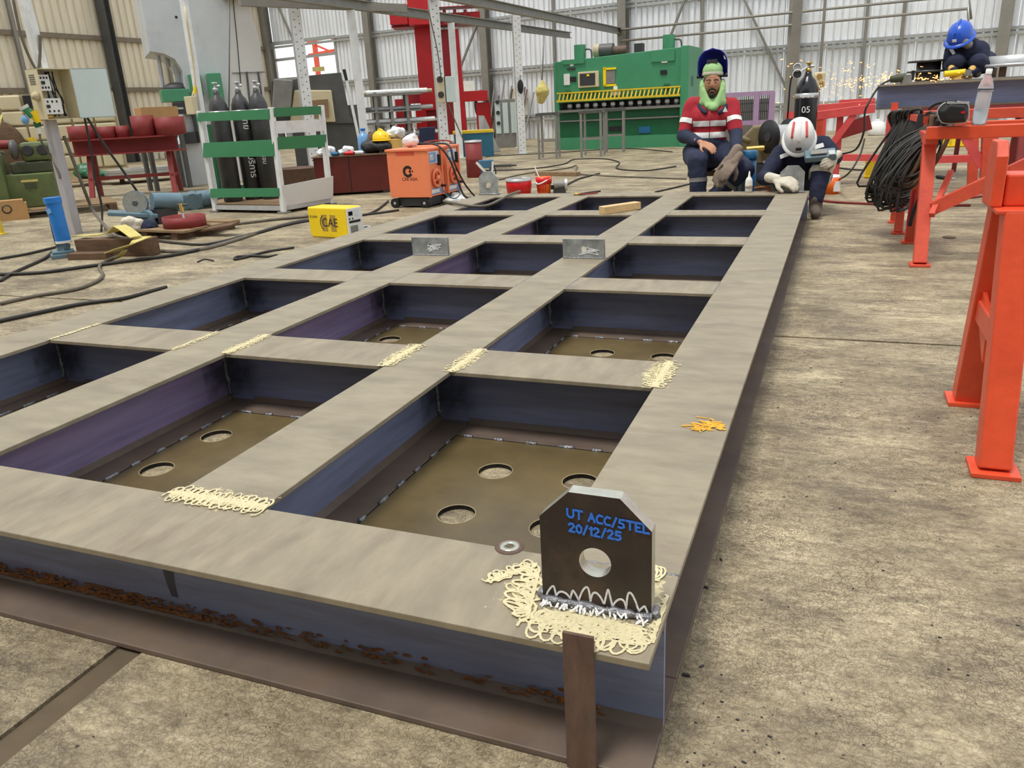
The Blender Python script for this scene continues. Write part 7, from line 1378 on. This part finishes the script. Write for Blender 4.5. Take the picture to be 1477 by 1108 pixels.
for sx in (-1, 1): MB().tube([Mh2 @ Vector((sx * .060, -.098, .098)), Mh2 @ Vector((sx * .056, -.04, .136)), Mh2 @ Vector((sx * .05, .03, .144))], .011, 6, 3).build('red_stripe', M_PINKRED, t)
MB().tube([Mh2 @ Vector((0, -.13, .075)), Mh2 @ Vector((0, -.06, .137)), Mh2 @ Vector((0, .05, .15))], .014, 6, 3).build('hat_ridge', M_HATW, t); MB().box((0, -.1525, .018), (.046, .012, .026), (-.15, 0, 0), 0, Mh2).build('hat_badge', M_CHARCOAL, t)
MB().tube([Y(1140, 219, 6.60), Y(1154, 223, 6.57), Y(1166, 217, 6.60)], .016, 8, 3).build('collar', M_GLOVEW, t, True)
hand('glove', M_GLOVEW, t, wrL, Y(1147, 264, 6.04) - wrL, Vector((0, -.6, .8)), 1.35, .55, -1, .0055, 1.3); hand('glove', M_GLOVEW, t, wrR + Vector((.01, 0, 0)), Y(1196, 232, 6.42) - wrR, Vector((.8, -.4, .3)), 1.15, .9, 1, .0055, 1.2)
bo = organic('boot', M_BOOT, t, [(anR + Vector((0, 0, .06)), .06, anR + Vector((0, .02, -.03)), .055), (anR + Vector((0, .02, -.035)), .05, anR + Vector((0.01, -.16, -.042)), .043)], [], .012, 3); organic('boot', M_BOOT, t, [(anL + Vector((0, 0, .04)), .06, anL + Vector((0, .02, -.03)), .055), (anL + Vector((0, .02, -.035)), .05, anL + Vector((0.01, -.15, -.042)), .043)], [], .012, 3)
q = Y(1183, 224, 6.44); t2 = thing('test_instrument', 'grey handheld test instrument held by the worker in the white hard hat', 'instrument', q, .15); MB().box((0, 0, 0), (.25, .12, .055), (.5, -.06, 0)).build('instrument_case', M_BLUEGREY, t2, bevel=.012); MB().box((-.02, -.035, .03), (.13, .06, .01), (.5, -.06, 0)).build('screen', M_GREY, t2); MB().box((.085, -.04, .022), (.05, .06, .01), (.5, -.06, 0)).build('keypad', M_GALV, t2)
# ---- worker 3: navy overall, blue hard hat, squatting on the platform
YW = 9.6; t = thing('person', 'person in dark overalls and blue hard hat squatting on the platform grinding', 'person', (Y(1390, 110, YW).x, YW, zp))
hip = Y(1402, 104, YW + .15); hip.z = max(hip.z, zp + .16); chest = Y(1396, 76, YW - .02); neck = Y(1388, 64, YW - .08); shL = Y(1374, 72, YW - .05); shR = Y(1414, 70, YW - .05); elL = Y(1368, 96, YW - .15); wrL = Y(1376, 104, YW - .35); elR = Y(1420, 92, YW - .15); wrR = Y(1398, 105, YW - .35)
knL = Y(1378, 90, YW - .25); knR = Y(1410, 90, YW - .25); anL = Vector((Y(1384, 110, YW - .2).x, YW - .1, zp + .09)); anR = Vector((Y(1408, 110, YW - .2).x, YW - .1, zp + .09)); hL = hip + Vector((-.12, 0, 0)); hR = hip + Vector((.12, 0, 0))
organic('body', M_SKIN, t, [(hip, .12, chest, .12), (chest, .12, neck, .06), (neck, .06, Y(1386, 54, YW - .12), .06), (shL, .05, elL, .04), (elL, .04, wrL, .03), (shR, .05, elR, .04), (elR, .04, wrR, .03), (hL, .07, knL, .05), (hR, .07, knR, .05), (knL, .05, anL, .04), (knR, .05, anR, .04)], [], .018, 4)
jk = organic('overall_top', M_NAVYD, t, [(hip, .15, chest, .16), (shL, .08, shR, .08), (chest, .15, neck, .09), (shL, .085, elL, .068), (elL, .066, wrL, .045), (shR, .085, elR, .068), (elR, .066, wrR, .045)], [], .015, 5, .025); organic('overall_legs', M_NAVYD, t, [(hL, .12, hR, .12), (hL, .11, knL, .09), (hR, .11, knR, .09), (knL, .088, anL + Vector((0, 0, .05)), .062), (knR, .088, anR + Vector((0, 0, .05)), .062)], [], .015, 5, .025)
hd, Mh = sphere_head(t, Y(1386, 54, YW - .16), -.35, -.7, .98, True, False); Mh2 = mworld(t).inverted() @ Matrix.Translation(Y(1385, 50, YW - .16)) @ Matrix.Rotation(-.45, 4, 'Z') @ Matrix.Rotation(.55, 4, 'X')
MB().lathe([(.138, -.03), (.138, .0), (.132, .035), (.115, .08), (.085, .112), (.04, .132), (.002, .136)], 28, Mh2 @ Matrix.Diagonal((.9, 1.12, 1, 1)), close=False).build('hard_hat', M_HATB, t); MB().lathe([(.134, -.032), (.165, -.04), (.167, -.034), (.136, -.02)], 28, Mh2 @ Matrix.Translation((0, -.02, 0)) @ Matrix.Diagonal((.9, 1.16, 1, 1)), close=False).build('hat_brim', M_HATB, t); MB().box((-.0, -.152, .02), (.04, .01, .024), (-.15, 0, 0), 0, Mh2).build('hat_badge', M_LIDWHITE, t); MB().tube([Mh2 @ Vector((0, -.13, .07)), Mh2 @ Vector((0, -.06, .128)), Mh2 @ Vector((0, .05, .14))], .014, 6, 3).build('hat_ridge', M_HATB, t)
organic('face_mask', M_GREY, t, [(Y(1390, 60, YW - .24), .05, Y(1396, 64, YW - .2), .05)], [], .012, 3); strap([Y(1371, 70, YW - .16), Y(1376, 78, YW - .2)], .03, (0, -1, .2)).build('reflective_band', M_REFLECT, t, True, fixn=True)
hand('glove', M_BRASS if False else M_CARTONY, t, wrL, Vector((.3, -.5, -.5)), Vector((-.2, -.8, .4)), 1.2, .8, -1, .006, 1.3); hand('glove', M_CARTONY, t, wrR, Vector((-.4, -.5, -.5)), Vector((.2, -.8, .4)), 1.2, .8, 1, .006, 1.3)
for an in (anL, anR): organic('boot', M_BOOT, t, [(an + Vector((0, 0, .03)), .055, an + Vector((0, .02, -.03)), .052), (an + Vector((0, .02, -.035)), .05, an + Vector((0, -.16, -.045)), .042)], [], .014, 3)
q = Vector((Y(1384, 110, YW - .5).x, YW - .42, zp)); t = thing('hand_grinder', 'yellow and grey grinder in the hands of the worker in the blue hard hat', 'grinder', q); MB().cyl((-.14, 0, .06), (.06, .02, .07), .032, 14).build('motor_body', M_YELLOW, t); MB().cyl((.08, .02, .03), (.08, .02, .09), .04, 16).build('gear_head', M_GREY, t); MB().cyl((.08, .02, .02), (.08, .02, .028), .065, 20).build('grinding_disc', M_CHARCOAL, t)
